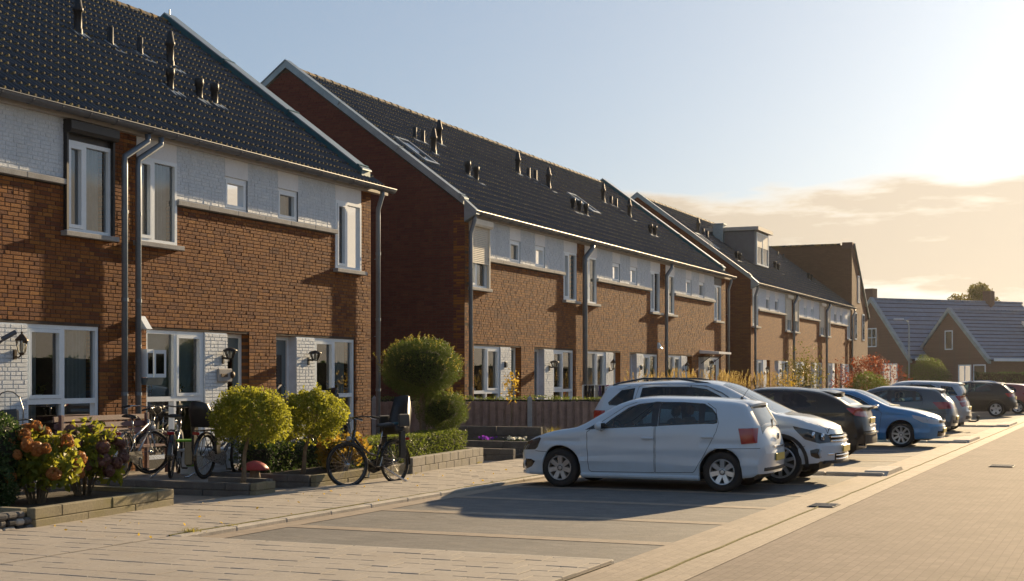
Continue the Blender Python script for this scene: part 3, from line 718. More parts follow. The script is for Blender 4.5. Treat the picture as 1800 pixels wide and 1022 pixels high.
def verge(house, y0, y1, name, mat, top=.17, under=.25, rear=True, xlo=XF-.02, mat2=None, joints=True):
    """capping that follows both roof slopes"""
    def tz(x): return ZE+(XE-x)/(XE-XR)*(ZR-ZE)
    mb = MB(); mb.prism([(xlo, tz(xlo)+top), (XR, tz(XR)+top+.02), (XR, tz(XR)+top-under), (xlo, tz(xlo)+top-under)], y0, y1, 'y')
    if rear: mb.prism([(XR-.0, ZR+top+.02), (XR-5.3, ZE+top), (XR-5.3, ZE+top-under), (XR, ZR+top-under)], y0, y1, 'y')
    o = mb.build(name, mat, house)
    mb = MB(); mb.prism([(xlo+.03, tz(xlo+.03)+top+.001), (xlo+.03, tz(xlo+.03)+top+.03), (XR, ZR+top+.05), (XR, ZR+top+.021)], y0-.02, y1+.02, 'y')
    if rear: mb.prism([(XR-.001, ZR+top+.021), (XR-.001, ZR+top+.05), (XR-5.3, ZE+top+.03), (XR-5.3, ZE+top+.001)], y0-.02, y1+.02, 'y')
    mb.build('capping', mat2 or mat, o)
    if joints:
        for f in (.02, .36, .69):
            x = xlo+(XR-xlo)*f; mb = MB(); mb.cbox((x, (y0+y1)/2, tz(x)+top-.02), (.05, y1-y0+.06, .12), rot=Matrix.Rotation(PITCH, 3, 'Y')); mb.build('capping_joint', mat, o)
def gable(house, y, face, mat, bricks=False, n_single=300, rs=random):
    """end wall; face -1 looks down the street towards smaller y"""
    def tz(x): return ZE+min((XE-x), (x-(2*XR-XE)))/(XE-XR)*(ZR-ZE)
    mb = MB(); yo = y+(.008 if (bricks and face < 0) else face*.004); y_in = y-face*.3; xb = 2*XR-XF
    mb.prism([(XF-.002, 0), (XF-.002, tz(XF)-.02), (XR, ZR-.02), (xb, tz(xb)-.02), (xb, 0)], min(yo, y_in), max(yo, y_in), 'y')
    g = mb.build('gable_wall', mat, house)
    if bricks:
        lst = []; k = 0
        while k*CH < ZR:
            z = k*CH; k += 1
            lim = XF+.0; 
            xa = XF; xb2 = xb
            zt = z+.05
            if zt > tz(XF)-.03:
                dx = (zt+.03-ZE)/(ZR-ZE)*(XE-XR); xa = XE-dx; xb2 = 2*XR-XE+dx
            if xa-xb2 < .2: break
            x = xa; 
            while x > xb2+.02:
                l = rs.choice((.21, .21, .21, .10, .10)); l = min(l, x-xb2); lst.append((x, z, l)); x -= l+.0105
        cand = [b for b in lst if b[2] in (.21, .10) and vis((b[0], y, b[1]), 0)]
        cand.sort(key=lambda b: dist(b[0], y) - (b[2] > .15)*.5); ch = cand[:n_single]
        # brick meshes face +x; turning by -90 degrees makes them face -y
        for b in ch: inst('brick', brick_me(b[2], M_gbrick, 'gable'), (b[0]-b[2], y+rs.uniform(-.002, .002), b[1]), g, (0, 0, -math.pi/2))
        s = set(map(id, ch)); V = []; F = []; n = 0
        for b in lst:
            if id(b) in s: continue
            vs, fs = brick_simple(b[2]); vs = np.array(vs); vs = np.stack((vs[:, 1]+b[0]-b[2], -vs[:, 0]+y+rs.uniform(-.002, .002), vs[:, 2]+b[1]), 1); V.append(vs); F.append(np.array(fs)+n); n += len(vs)
        np_mesh('brickwork', np.concatenate(V), np.concatenate(F), M_gbrick, g, stuff=True)
def dwelling(c, m, y0, y1, row, label, opts):
    """one house of a terrace: c = middle of its mirrored pair, m = which half"""
    rs = random.Random(int(c*10)+m)
    h = thing('terraced_house', label, 'house', (XF, (y0+y1)/2, 0), group='brick houses of the terraces along the street')
    Y = lambda a, b: tuple(sorted((c+m*a, c+m*b)))
    op_g = (*Y(.45, 3.42), 0.0, 2.455); op_t = (*Y(2.62, 3.68), 3.88, 5.28); op_s = (*Y(.50, 1.22), 4.66, 5.26)
    white = (*Y(-.0, 2.62), 4.56, 5.62); wpan = (*Y(2.62, 3.68), 5.28, 5.62)
    holes = [op_g, op_t, white, wpan]
    geo = row < 3
    mb = MB(); wall_cells(mb, y0, y1, 0, 5.62, holes, XF-.30, XF-(.008 if geo else 0), 0, 1)
    wall = mb.build('wall', [M_mortar if geo else M_btex, M_btex], h)
    if geo:
        lay_bricks(wall, bond(y0, y1, 0, 5.62, holes, rs), M_brick, 'brown', XF, row == 1, 300 if (row == 1 and not opts.get('hidden')) else 0, rs=rs)
    # white painted band with its small window and concrete ledge
    pan_s = (*Y(.50, 1.22), 5.26, 5.62)
    for w0, w1 in ((white[0], op_s[0]), (op_s[1], white[1])):
        mb = MB(); mb.box(XF-.28, XF-(.006 if geo else -.002), w0, w1, 4.67, 5.62); wb = mb.build('white_band', M_wmortar if geo else M_wtex, h)
        if geo: lay_bricks(wb, bond(w0, w1, 4.6875, 5.62, [], rs), M_wbrick, 'white', XF+.002, row == 1, 0, rs=rs)
    lm = MB(); a = white[0]-(.02 if m < 0 else 0); e = white[1]+(.02 if m > 0 else 0); led = None
    lf = MB(); lf.box(XF-.28, XF-.01, white[0], white[1], 4.575, 4.665); led = lf.build('ledge', M_stone, h)
    k = 3; wd = (e-a)/k
    for i in range(k):
        q = MB(); q.cbox((XF-.005, a+wd*(i+.5), 4.622), (.14, wd-.006, .084), bev=.006); q.build('ledge_stone', M_stone, led)
    pm_ = MB(); pm_.box(XF-.2, XF+.004, pan_s[0]+.002, pan_s[1]-.002, 5.262, 5.615); pm_.build('window_panel', M_cream, h)
    pm_ = MB(); pm_.box(XF-.2, XF+.004, wpan[0]+.002, wpan[1]-.002, 5.282, 5.615); pm_.build('window_panel', M_cream if not opts.get('dark_panel') else M_black, h)
    # windows
    t = opts.get('tall', 'curtain'); window(h, *op_t, split=(.42,) if m > 0 else (.40,), inside=t, sash=((0, 0),), xo=XF+.012 if row == 1 else XF-.01)
    window(h, *op_s, inside=opts.get('small', 'net'), sash=((0, 0),), fw=.05)
    si = MB(); si.cbox((XF+.015, sum(op_t[:2])/2, 3.845), (.20, op_t[1]-op_t[0]+.16, .075), bev=.006); si.build('sill', M_stone, h)
    if opts.get('shutter'):
        cmat, bot = opts['shutter']; shutter(h, op_t[0], op_t[1], 5.58, 3.9, cmat, bot is not None, bot)
    # ground floor: window, white pier, recessed door
    gw = (*Y(1.82, 3.42), .30, 2.45); window(h, *gw, split=(.5,), transom=1.30, inside=opts.get('ground', 'curtain'), sash=((1, 1),) if m < 0 else ((0, 1),), cut=.62 if opts.get('ground') == 'blind' else 1)
    ns = MB(); ns.box(XF-.40, XF-.125, gw[0]+.07, gw[1]-.07, 1.27, 1.295); ns.build('inner_sill', M_frame, h)
    pl = MB(); pl.box(XF-.3, XF-.02, gw[0]+.003, gw[1]-.003, 0, .295); pl.build('window_plinth', M_black, h)
    pr = Y(1.15, 1.82); mb = MB(); mb.box(XF-.30, XF-(.004 if row < 3 else -.01), pr[0]+.004, pr[1]-.004, 0, 2.45); pier = mb.build('white_pier', M_wmortar if row < 3 else M_wtex, h)
    if row < 3:
        bl = bond(pr[0]-.002, pr[1]+.002, 0, 2.46, [], rs)
        if row == 1 and not opts.get('hidden'):
            for q in bl:
                if abs(q[2]-.21) < 1e-6 or abs(q[2]-.1) < 1e-6: inst('brick', brick_me(round(q[2], 3), M_wbrick, 'white'), (XF+.012, q[0], q[1]), pier)
            bl = [q for q in bl if not (abs(q[2]-.21) < 1e-6 or abs(q[2]-.1) < 1e-6)]
        lay_bricks(pier, bl, M_wbrick, 'white', XF+.012, row == 1, 0, rs=rs)
    dr = Y(.45, 1.15); mb = MB(); x1 = XF-.17
    mb.box(x1-.09, x1, dr[0], dr[1], 2.38, 2.45); mb.box(x1-.09, x1-.001, dr[0], dr[0]+.06, 0.1, 2.38); mb.box(x1-.09, x1-.001, dr[1]-.06, dr[1], 0.1, 2.38); dfm = mb.build('door_frame', M_frame, h)
    mb = MB(); d0, d1 = dr[0]+.065, dr[1]-.065
    mb.box(x1-.07, x1-.03, d0, d1, .1, 1.0); mb.box(x1-.07, x1-.03, d0, d1, 2.1, 2.375); mb.box(x1-.07, x1-.031, d0, d0+.14, 1.0, 2.1); mb.box(x1-.07, x1-.031, d1-.14, d1, 1.0, 2.1)
    mb.box(x1-.03, x1-.022, d0+.1, d1-.1, .25, .85); dd = mb.build('door', M_door, h)
    mb = MB(); mb.add([(x1-.05, d0+.14, 1.0), (x1-.05, d1-.14, 1.0), (x1-.05, d1-.14, 2.1), (x1-.05, d0+.14, 2.1)], [(0, 1, 2, 3)]); mb.build('door_pane', M_glass, dd)
    mb = MB(); yh = d0+.05 if m > 0 else d1-.05; mb.tube([(x1-.03, yh, 1.05), (x1+.02, yh, 1.05), (x1+.02, yh, 1.25), (x1-.03, yh, 1.25)], .01, 6); mb.build('handle', M_zinc, dd)
    mb = MB(); mb.box(XF-.4, XF+.03, dr[0], dr[1], 0, .1); mb.build('doorstep', M_stone, h)
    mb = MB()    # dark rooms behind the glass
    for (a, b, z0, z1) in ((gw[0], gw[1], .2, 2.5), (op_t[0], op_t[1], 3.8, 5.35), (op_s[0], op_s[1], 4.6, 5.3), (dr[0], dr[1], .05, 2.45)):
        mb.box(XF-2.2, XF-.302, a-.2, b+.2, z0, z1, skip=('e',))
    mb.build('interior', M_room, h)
    rf_ = roof(h, y0, y1-opts.get('trim1', 0), row < 3 and not opts.get('hidden'), opts.get('ext', 0), opts.get('e0', 0)) if not opts.get('trim0') else roof(h, y0+opts['trim0'], y1, row < 3)
    gutter(h, y0-opts.get('gut0', 0), y1+opts.get('gut1', 0))
    return h
# ------------------------------------------------------------------ the three terraces
H = {}
H['1z'] = dwelling(14.45, -1, 10.45, 14.45, 1, 'near end brick house left of the one with the black shutter box', {'hidden': True})
H['1a'] = dwelling(14.45, 1, 14.45, 18.45, 1, 'nearest brown brick terraced house with a black shutter box over its tall window', {'tall': 'net', 'shutter': (M_black, None), 'ground': 'curtain', 'dark_panel': True})
H['1b'] = dwelling(22.45, -1, 18.45, 22.45, 1, 'brown brick terraced house with teal blinds behind the ground floor window', {'ground': 'blind', 'tall': 'curtain'})
H['1c'] = dwelling(22.45, 1, 22.45, 26.55, 1, 'last house of the near terrace, its zinc clad verge at the right end', {'ground': 'curtain', 'trim1': .32, 'ext': .5, 'gut1': .55})
H['2a'] = dwelling(35.15, -1, 31.2, 35.15, 2, 'middle terrace corner house with red brick gable and half closed cream shutter', {'shutter': (M_shut, 4.45), 'tall': 'curtain', 'ground': 'none', 'trim0': .18})
H['2b'] = dwelling(35.15, 1, 35.15, 39.15, 2, 'second house of the middle terrace, behind the laundry rack', {'ground': 'none', 'small': 'blind'})
H['2c'] = dwelling(43.15, -1, 39.15, 43.15, 2, 'third house of the middle terrace, right of the wide downpipe', {'ground': 'net'})
H['2d'] = dwelling(43.15, 1, 43.15, 47.15, 2, 'fourth house of the middle terrace, with slim roof window above', {'ground': 'blind'})
H['2e'] = dwelling(51.15, -1, 47.15, 51.15, 2, 'fifth house of the middle terrace, with dark framed tall window', {'ground': 'none', 'tall': 'none'})
H['2f'] = dwelling(51.15, 1, 51.15, 55.45, 2, 'last house of the middle terrace, with a lit canopy over its door', {'ground': 'none', 'tall': 'none', 'trim1': .32, 'ext': .4, 'gut1': .5, 'dark_panel': True})
H['3a'] = dwelling(63.55, -1, 59.6, 63.55, 3, 'far terrace corner house with shaded red gable and a skylight', {'trim0': .18})
H['3b'] = dwelling(63.55, 1, 63.55, 67.5, 3, 'far terrace house below the flat roofed dormer', {'shutter': (M_shut, 4.35)})
H['3c'] = dwelling(71.5, -1, 67.5, 71.5, 3, 'far terrace house right of the first downpipe with cream shutter down', {'shutter': (M_shut, 4.35)})
H['3d'] = dwelling(71.5, 1, 71.5, 75.5, 3, 'far terrace house with cream shutter beside the second downpipe', {'shutter': (M_shut, 4.3)})
H['3e'] = dwelling(79.4, -1, 75.5, 79.4, 3, 'far terrace house behind the yellowing climber', {'shutter': (M_shut, 4.6)})
H['3f'] = dwelling(79.4, 1, 79.4, 83.2, 3, 'far terrace house next to the tall cross gabled block', {})
# ends
gable(H['1c'], 26.55, 1, M_btexx); verge(H['1c'], 26.20, 26.56, 'parapet', M_shade_zinc, .20, .42, mat2=M_zinc)
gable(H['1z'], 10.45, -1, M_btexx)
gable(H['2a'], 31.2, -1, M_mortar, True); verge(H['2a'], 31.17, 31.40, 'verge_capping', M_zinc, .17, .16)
gable(H['2f'], 55.45, 1, M_btexx); verge(H['2f'], 55.1, 55.46, 'parapet', M_shade_zinc, .20, .42, mat2=M_zinc)
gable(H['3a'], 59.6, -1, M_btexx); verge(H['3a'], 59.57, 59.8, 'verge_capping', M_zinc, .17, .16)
for k, y in (('2a', 31.2), ('3a', 59.6)):
    mb = MB(); mb.prism([(XF+.002, 5.45), (XF+.32, 5.62), (XF+.32, 5.72), (XF+.0, 6.0)], y-.03, y+.17, 'y'); mb.build('eaves_box', M_zinc, H[k])
# downpipes
downpipe(H['1a'], 18.33, yoff=.45); downpipe(H['1b'], 18.67, yoff=.45); downpipe(H['1c'], 26.66, top=5.66)
downpipe(H['2a'], 31.30); downpipe(H['2c'], 39.2, r=.075, yoff=.35); downpipe(H['2e'], 47.2, r=.06, yoff=.3); downpipe(H['2f'], 55.5)
downpipe(H['3a'], 59.9); downpipe(H['3c'], 67.5, r=.06, yoff=.3); downpipe(H['3e'], 75.5, r=.06, yoff=.3); downpipe(H['3f'], 83.05, yoff=.2)
# vent pipes by their feet on the roof
def house_for(y):
    for k, h in H.items():
        pass
    best = min(H.values(), key=lambda h: abs(h.location.y-y)); return best
for px, py, st in ((137, 62, 'tall'), (194, 82, 'slim'), (246, 99, 'slim'), (299, 118, 'tall'), (299, 160, 'cap'), (350, 177, 'cap'), (377, 185, 'cap'),
                   (729, 247, 'slim'), (743, 253, 'slim'), (762, 272, 'tall'), (772, 255, 'tall'), (822, 311, 'cap'), (837, 320, 'cap'), (910, 307, 'tall'), (929, 315, 'slim'), (941, 319, 'slim'), (964, 333, 'tall'),
                   (1007, 372, 'cap'), (1018, 376, 'cap'), (1030, 381, 'cap'), (1060, 357, 'tall'), (1074, 362, 'slim'), (1083, 366, 'slim'), (1106, 384, 'tall'), (1143, 414, 'cap'), (1151, 417, 'cap'),
                   (1227, 411, 'tall'), (1236, 416, 'slim'), (1243, 420, 'slim'), (1294, 458, 'cap'), (1300, 461, 'cap'), (1362, 474, 'cap'), (1368, 478, 'cap'), (1367, 453, 'slim'), (1377, 458, 'slim'), (1421, 493, 'cap'), (1426, 496, 'cap')):
    p = roof_at(px, py); vent(house_for(p[1]), p, st)
for px, py in ((729, 271), (1024, 362), (1241, 427)):
    p = roof_at(px, py); skylight(house_for(p[1]), p)
mb = MB(); mb.tube([(XR-.02, 26.4, 9.7), (XR-.02, 26.4, 9.98)], .02, 6); mb.build('lightning_pin', M_lead, H['1c'])
# chimney box on the far terrace
p = roof_at(1264, 424); mb = MB(); mb.cbox((p[0], p[1], p[2]+.2), (.5, .5, 1.1), bev=.02); mb.cbox((p[0], p[1], p[2]+.78), (.6, .6, .07), bev=.01); mb.build('chimney', M_zinc, H['3a'])
# flat roofed dormer of the far terrace
def dormer():
    hs = H['3b']; p = plane_at(1340, 474, (-16.25, 0, 0), (1, 0, 0)); y0, y1 = p[1]-1.55, p[1]+1.15; xf = -16.25
    zf = ZE+(XE-xf)/(XE-XR)*(ZR-ZE); zt = zf+1.72; xb = XE-(zt-ZE)/(ZR-ZE)*(XE-XR)
    mb = MB(); mb.prism([(xf, zf-.05), (xf, zt), (xb-.2, zt)], y0, y1, 'y'); d = mb.build('dormer', M_gutter, hs)
    mb = MB(); mb.box(xb-.3, xf+.22, y0-.15, y1+.15, zt, zt+.17); mb.build('dormer_roof', M_soft, d)
    fr = MB(); w0, w1 = y0+.25, y1-.08; zb, zc = zf+.12, zt-.06
    fr.box(xf+.002, xf+.06, w0, w1, zb, zb+.07); fr.box(xf+.002, xf+.06, w0, w1, zc-.07, zc)
    for a in (w0, (w0+w1)/2-.04, w1-.08): fr.box(xf+.002, xf+.059, a, a+.08, zb+.07, zc-.07)
    fr.build('dormer_window', M_frame, d)
    s = MB(); s.box(xf+.03, xf+.05, w0+.08, w1-.08, zb+.85, zc-.07); s.build('dormer_shutter', M_shut, d)
    g = MB(); g.add([(xf+.02, w0+.08, zb+.07), (xf+.02, w1-.08, zb+.07), (xf+.02, w1-.08, zc-.07), (xf+.02, w0+.08, zc-.07)], [(0, 1, 2, 3)]); g.build('pane', M_glass, d)
dormer()
# tall cross block at the end of the far terrace: half gable facing the street
def cross_block():
    y0, y1 = 83.21, 88.6; zt = 9.35; t = thing('cross_gabled_house', 'tall dark brick end block with half gable closing the far terrace', 'house', (-18, 87, 0), group='brick houses of the terraces along the street')
    mb = MB(); mb.prism([(y0, 0), (y0, zt), (y0+.7, zt), (y1, 5.3), (y1, 0)], XF-11, XF+.06, 'x'); mb.build('wall', brick_tex('end block brickwork', ((0.17, 0.085, 0.05), (0.22, 0.115, 0.066), (0.12, 0.06, 0.04)), (0.10, 0.08, 0.065), 'xy'), t)
    mb = MB(); mb.add([(XF-11.2, y0+.7, zt+.06), (XF+.1, y0+.7, zt+.06), (XF+.1, y1+.2, 5.25), (XF-11.2, y1+.2, 5.25)], [(0, 1, 2, 3)]); mb.build('roof', M_black, t)
    mb = MB(); mb.prism([(y0+.6, zt+.0), (y0+.6, zt+.14), (y1+.2, 5.42), (y1+.2, 5.28)], XF+.0, XF+.16, 'x'); mb.build('verge_capping', M_zinc, t)
    mb = MB(); mb.box(XF-.5, XF+.08, y0-.02, y0+.6, zt-.2, zt+.16); mb.build('parapet_head', M_btex_far, t)
    for i in range(26):
        x = XF-.6-i*.40
        inst('ridge_tile', rme, (x, y0+.02, zt), t, (0, 0, math.pi/2))
    for yy, z0 in ((85.4, 6.1), (84.4, 3.9), (87, 3.9)):
        m2 = MB(); m2.box(XF+.062, XF+.09, yy-.35, yy+.35, z0, z0+1.6); w = m2.build('window', M_frame, t)
        m2 = MB(); m2.box(XF+.091, XF+.095, yy-.27, yy+.27, z0+.08, z0+1.52); m2.build('pane', M_darkglass, w)
cross_block()
# lamps, boxes and small fittings on the facades
LM = [(16.0, 2.12, 'lantern', 'dark bronze lantern on the white pier at the left edge, nearest one'), (21.15, 2.1, 'cone', 'black cone lamp with clear glass on the white pier above the plaque'), (24.02, 2.1, 'cone', 'black cone lamp on the white pier beside the right end window of the near terrace'),
      (33.6, 2.0, 'box', 'small square lamp on the first white pier of the middle terrace'), (36.65, 2.05, 'cone', 'black cone lamp on the second white pier of the middle terrace'), (41.6, 2.05, 'lantern', 'dark lantern on the third white pier of the middle terrace'),
      (44.7, 2.0, 'box', 'small box lamp on the fourth white pier of the middle terrace'), (49.6, 2.05, 'lantern', 'dark lantern on the fifth white pier of the middle terrace'), (52.9, 2.15, 'lantern', 'large carriage lantern under the small door canopy'),
      (62.0, 2.0, 'lantern', 'dark lantern by the first door of the far terrace'), (65.1, 2.0, 'box', 'small lamp by the second door of the far terrace'), (70.0, 2.0, 'lantern', 'dark lantern on the pier behind the climber'), (73.0, 2.0, 'box', 'small lamp right of the climber on the far terrace'), (77.8, 2.0, 'box', 'small lamp by the last doors of the far terrace')]
for a in LM: lantern(*a)
t = thing('door_canopy', 'small flat canopy catching the sun over the last door of the middle terrace', 'canopy', (XF, 52.9, 2.6))
mb = MB(); mb.prism([(XF+.002, 2.58), (XF+.75, 2.56), (XF+.75, 2.64), (XF+.002, 2.70)], 51.7, 53.5, 'y'); mb.build('canopy_roof', M_cream, t)
mb = MB(); mb.tube([(XF+.01, 51.9, 2.2), (XF+.5, 51.9, 2.55)], .015, 5); mb.tube([(XF+.01, 53.3, 2.2), (XF+.5, 53.3, 2.55)], .015, 5); mb.build('bracket', M_black, t)
t = thing('wall_cabinet', 'white open hinged display box hung on the brick beside the downpipes', 'cabinet', (XF, 18.95, 1.9))
mb = MB(); y = 18.78; mb.box(XF+.02, XF+.20, y, y+.17, 1.66, 2.12); mb.build('cabinet_body', M_frame, t)
mb = MB(); mb.box(XF+.203, XF+.212, y+.03, y+.14, 1.72, 2.06); mb.build('front_pane', M_darkglass, t)
def door_leaf(t, y):
    mb = MB(); a = Vector((XF+.19, y+.19, 0)); d = Vector((.62, .78, 0)).normalized()*.20; n_ = Vector((d.y, -d.x, 0)).normalized()*.02
    def q(f, z, k): p = a+d*f+n_*k; return (p.x, p.y, z)
    def bar(f0, f1, z0, z1): mb.add([q(f0, z0, 0), q(f1, z0, 0), q(f1, z1, 0), q(f0, z1, 0), q(f0, z0, 1), q(f1, z0, 1), q(f1, z1, 1), q(f0, z1, 1)], [(0, 1, 2, 3), (4, 5, 6, 7), (0, 1, 5, 4), (1, 2, 6, 5), (2, 3, 7, 6), (3, 0, 4, 7)])
    bar(0, 1, 1.66, 1.72); bar(0, 1, 2.05, 2.11); bar(0, .16, 1.72, 2.05); bar(.84, 1, 1.72, 2.05); o = mb.build('cabinet_door', M_frame, t)
    mb = MB(); mb.add([q(.16, 1.72, .5), q(.84, 1.72, .5), q(.84, 2.05, .5), q(.16, 2.05, .5)], [(0, 1, 2, 3)]); mb.build('door_pane', M_darkglass, o)
door_leaf(t, y)
mb = MB(); mb.prism([(XF+.02, 1.54), (XF+.22, 1.54), (XF+.26, 1.655), (XF+.02, 1.655)], y-.04, y+.36, 'y'); mb.build('planter_shelf', M_zinc, t)
t = thing('security_light', 'white wedge shaped light on the brick above the display box', 'light', (XF, 18.86, 2.5))
mb = MB(); mb.prism([(XF+.005, 2.45), (XF+.20, 2.45), (XF+.16, 2.50), (XF+.05, 2.66), (XF+.005, 2.66)], 18.78, 18.93, 'y'); mb.build('housing', M_frame, t)
mb = MB(); mb.box(XF+.02, XF+.18, 18.80, 18.91, 2.438, 2.449); mb.build('lens', M_lampglass, t)
t = thing('security_camera', 'dark tube camera beside the left edge lantern', 'camera', (XF, 15.73, 2.25))
mb = MB(); mb.tube([(XF+.12, 15.64, 2.2), (XF+.22, 15.80, 2.31)], .035, 10); mb.build('camera_body', M_gutter, t); mb = MB(); mb.tube([(XF+.01, 15.7, 2.15), (XF+.16, 15.7, 2.24)], .016, 6); mb.build('arm', M_gutter, t)
t = thing('stone_plaque', 'rough stone plaque with a small ornament on the white pier under the cone lamp', 'plaque', (XF, 21.2, 1.7))
mb = MB(); mb.cbox((XF+.04, 21.17, 1.70), (.05, .42, .24), bev=.015); mb.build('plaque_slab', M_stone, t); mb = MB(); mb.lathe([(0, .03), (.05, .02), (.065, 0), (.05, -.03), (0, -.04)], (XF+.08, 21.36, 1.71), 'x', 10); mb.cbox((XF+.072, 21.12, 1.70), (.012, .2, .06), bev=.005); mb.build('ornament', M_bronze, t)
t = thing('security_light', 'pale wedge shaped light beside the thick second downpipe of the middle terrace', 'light', (XF, 46.6, 2.8))
mb = MB(); mb.prism([(XF+.005, 2.66), (XF+.16, 2.66), (XF+.12, 2.71), (XF+.04, 2.86), (XF+.005, 2.86)], 46.52, 46.68, 'y'); mb.build('housing', M_frame, t)

# ------------------------------------------------------------------ far brick houses across the end of the street
M_slate = pm('blue grey slate', (0.12, 0.17, 0.25), 0.5, var=0.16, scale=2.5, bump=0.2, bscale=20)
def far_house(name, label, apexp, F, zr, ze, halfw, length, xtr):
    """gable end towards the left; ridge runs off to the right. apexp = image point of the gable's apex at distance F"""
    P = depth_at(*apexp, F); O = np.array((P[0], P[1], 0.0)); th = R(90-(23.5-62)); e = np.array((math.cos(th), math.sin(th), 0)); 
    e = (np.array((CP, SP, 0))*math.sin(R(66))+np.array((-SP, CP, 0))*math.cos(R(66))); g = np.array((e[1], -e[0], 0))       # g points towards the viewer
    t = thing(name, label, 'house', tuple(O))
    def W(a, b, z): return tuple(O+e*a+g*b+np.array((0, 0, z)))
    mb = MB()
    for a in (0, length): mb.add([W(a, -halfw, 0), W(a, halfw, 0), W(a, halfw, ze), W(a, 0, zr), W(a, -halfw, ze)], [(0, 1, 2, 3, 4)])
    for b in (halfw, -halfw): mb.add([W(0, b, 0), W(length, b, 0), W(length, b, ze), W(0, b, ze)], [(0, 1, 2, 3)])
    mb.build('wall', M_btex_far, t)
    n = 14; mb = MB(); ov = .35
    sl = np.array((halfw+ov, zr-(ze-ov*(zr-ze)/halfw)))
    zl = ze-ov*(zr-ze)/halfw
    for i in range(n):
        f0, f1 = i/n, (i+1.25)/n; f1 = min(f1, 1)
        b0, z0 = (halfw+ov)*(1-f0), zl+(zr-zl)*f0; b1, z1 = (halfw+ov)*(1-f1), zl+(zr-zl)*f1
        up = .11
        mb.add([W(.05, b0, z0+up), W(length, b0, z0+up), W(length, b1, z1+.03), W(.05, b1, z1+.03), W(.05, b0, z0), W(length, b0, z0)], [(0, 1, 2, 3)]); mb.add([W(.05, b0, z0+up), W(length, b0, z0+up), W(.05, b0, z0-.02), W(length, b0, z0-.02)], [(0, 2, 3, 1)], 1)  # lips coloured black: the shadow line under each slate row is painted
    mb.add([W(0, -halfw-ov, zl), W(length, -halfw-ov, zl), W(length, 0, zr+.03), W(0, 0, zr+.03)], [(0, 1, 2, 3)])
    rf_ = mb.build('roof', [M_slate, M_black], t)
    mb = MB()
    for s in (1, -1):
        q = [W(-.12, s*(halfw+ov), zl+.18), W(-.12, 0, zr+.22), W(-.12, 0, zr-.18), W(-.12, s*(halfw+ov), zl-.22)]; r_ = [tuple(np.array(v)+e*.35) for v in q]
        mb.add(q+r_, [(0, 1, 2, 3), (4, 5, 6, 7), (0, 1, 5, 4), (1, 2, 6, 5), (2, 3, 7, 6), (3, 0, 4, 7)])
    mb.build('verge_board', M_zinc, t)
    mb = MB(); k = 0
    while k*.4 < length:
        a = k*.4; p0 = np.array(W(a, 0, zr+.06)); mb.tube([tuple(p0), tuple(p0+e*.36)], .11, 6); k += 1
    mb.build('ridge_tiles', M_slate, rf_, stuff=True)
    mb = MB(); mb.add([W(0.5, halfw+ov+.02, zl-.02), W(length, halfw+ov+.02, zl-.02), W(length, halfw+ov+.02, zl+.22), W(.5, halfw+ov+.02, zl+.22), W(.5, halfw+.01, zl-.02), W(length, halfw+.01, zl-.02)], [(0, 1, 2, 3), (0, 1, 5, 4)]); mb.build('gutter_board', M_frame, t)
    def panel(face, u, z0, z1, w, nm='window', bars=(1, 1), mat=M_darkglass, proud=.04):
        """face 'g' on the gable (u across), 'f' on the long front (u along)"""
        def Q(du, z, k): return W(-k, u+du, z) if face == 'g' else W(u+du, halfw+k, z)
        mb = MB(); fw = .09
        def bar(a, b, c, d):
            q = [Q(a, c, 0), Q(b, c, 0), Q(b, d, 0), Q(a, d, 0), Q(a, c, proud), Q(b, c, proud), Q(b, d, proud), Q(a, d, proud)]; mb.add(q, [(4, 5, 6, 7), (0, 1, 5, 4), (1, 2, 6, 5), (2, 3, 7, 6), (3, 0, 4, 7)])
        h = w/2; bar(-h, h, z0, z0+fw); bar(-h, h, z1-fw, z1); bar(-h, -h+fw, z0+fw, z1-fw); bar(h-fw, h, z0+fw, z1-fw)
        for i in range(1, bars[0]): c = -h+w*i/bars[0]; bar(c-.03, c+.03, z0+fw, z1-fw)
        for i in range(1, bars[1]): c = z0+(z1-z0)*i/bars[1]; bar(-h+fw, h-fw, c-.03, c+.03)
        wd = mb.build(nm, M_frame, t)
        mb = MB(); mb.add([Q(-h+fw, z0+fw, .01), Q(h-fw, z0+fw, .01), Q(h-fw, z1-fw, .01), Q(-h+fw, z1-fw, .01)], [(0, 1, 2, 3)]); mb.build('pane', mat, wd)
    xtr(t, W, panel, rf_)
    return t
def f1x(t, W, panel, rf_):
    panel('g', .15, 4.35, 6.0, 1.25, bars=(2, 2)); panel('g', -3.0, .6, 2.6, 1.0); panel('g', 2.6, .4, 2.9, 1.9, bars=(2, 1))
    mb = MB(); mb.cbox(W(.55, -.7, 8.55), (.8, .8, 1.9), bev=.03, rot=Matrix.Rotation(R(-20), 3, 'Z')); mb.build('chimney', M_btex_far, t)
    mb = MB(); mb.cbox(W(13.2, 0.0, 8.6), (.8, .8, 1.9), bev=.03, rot=Matrix.Rotation(R(-20), 3, 'Z')); mb.build('chimney', M_btex_far, t)
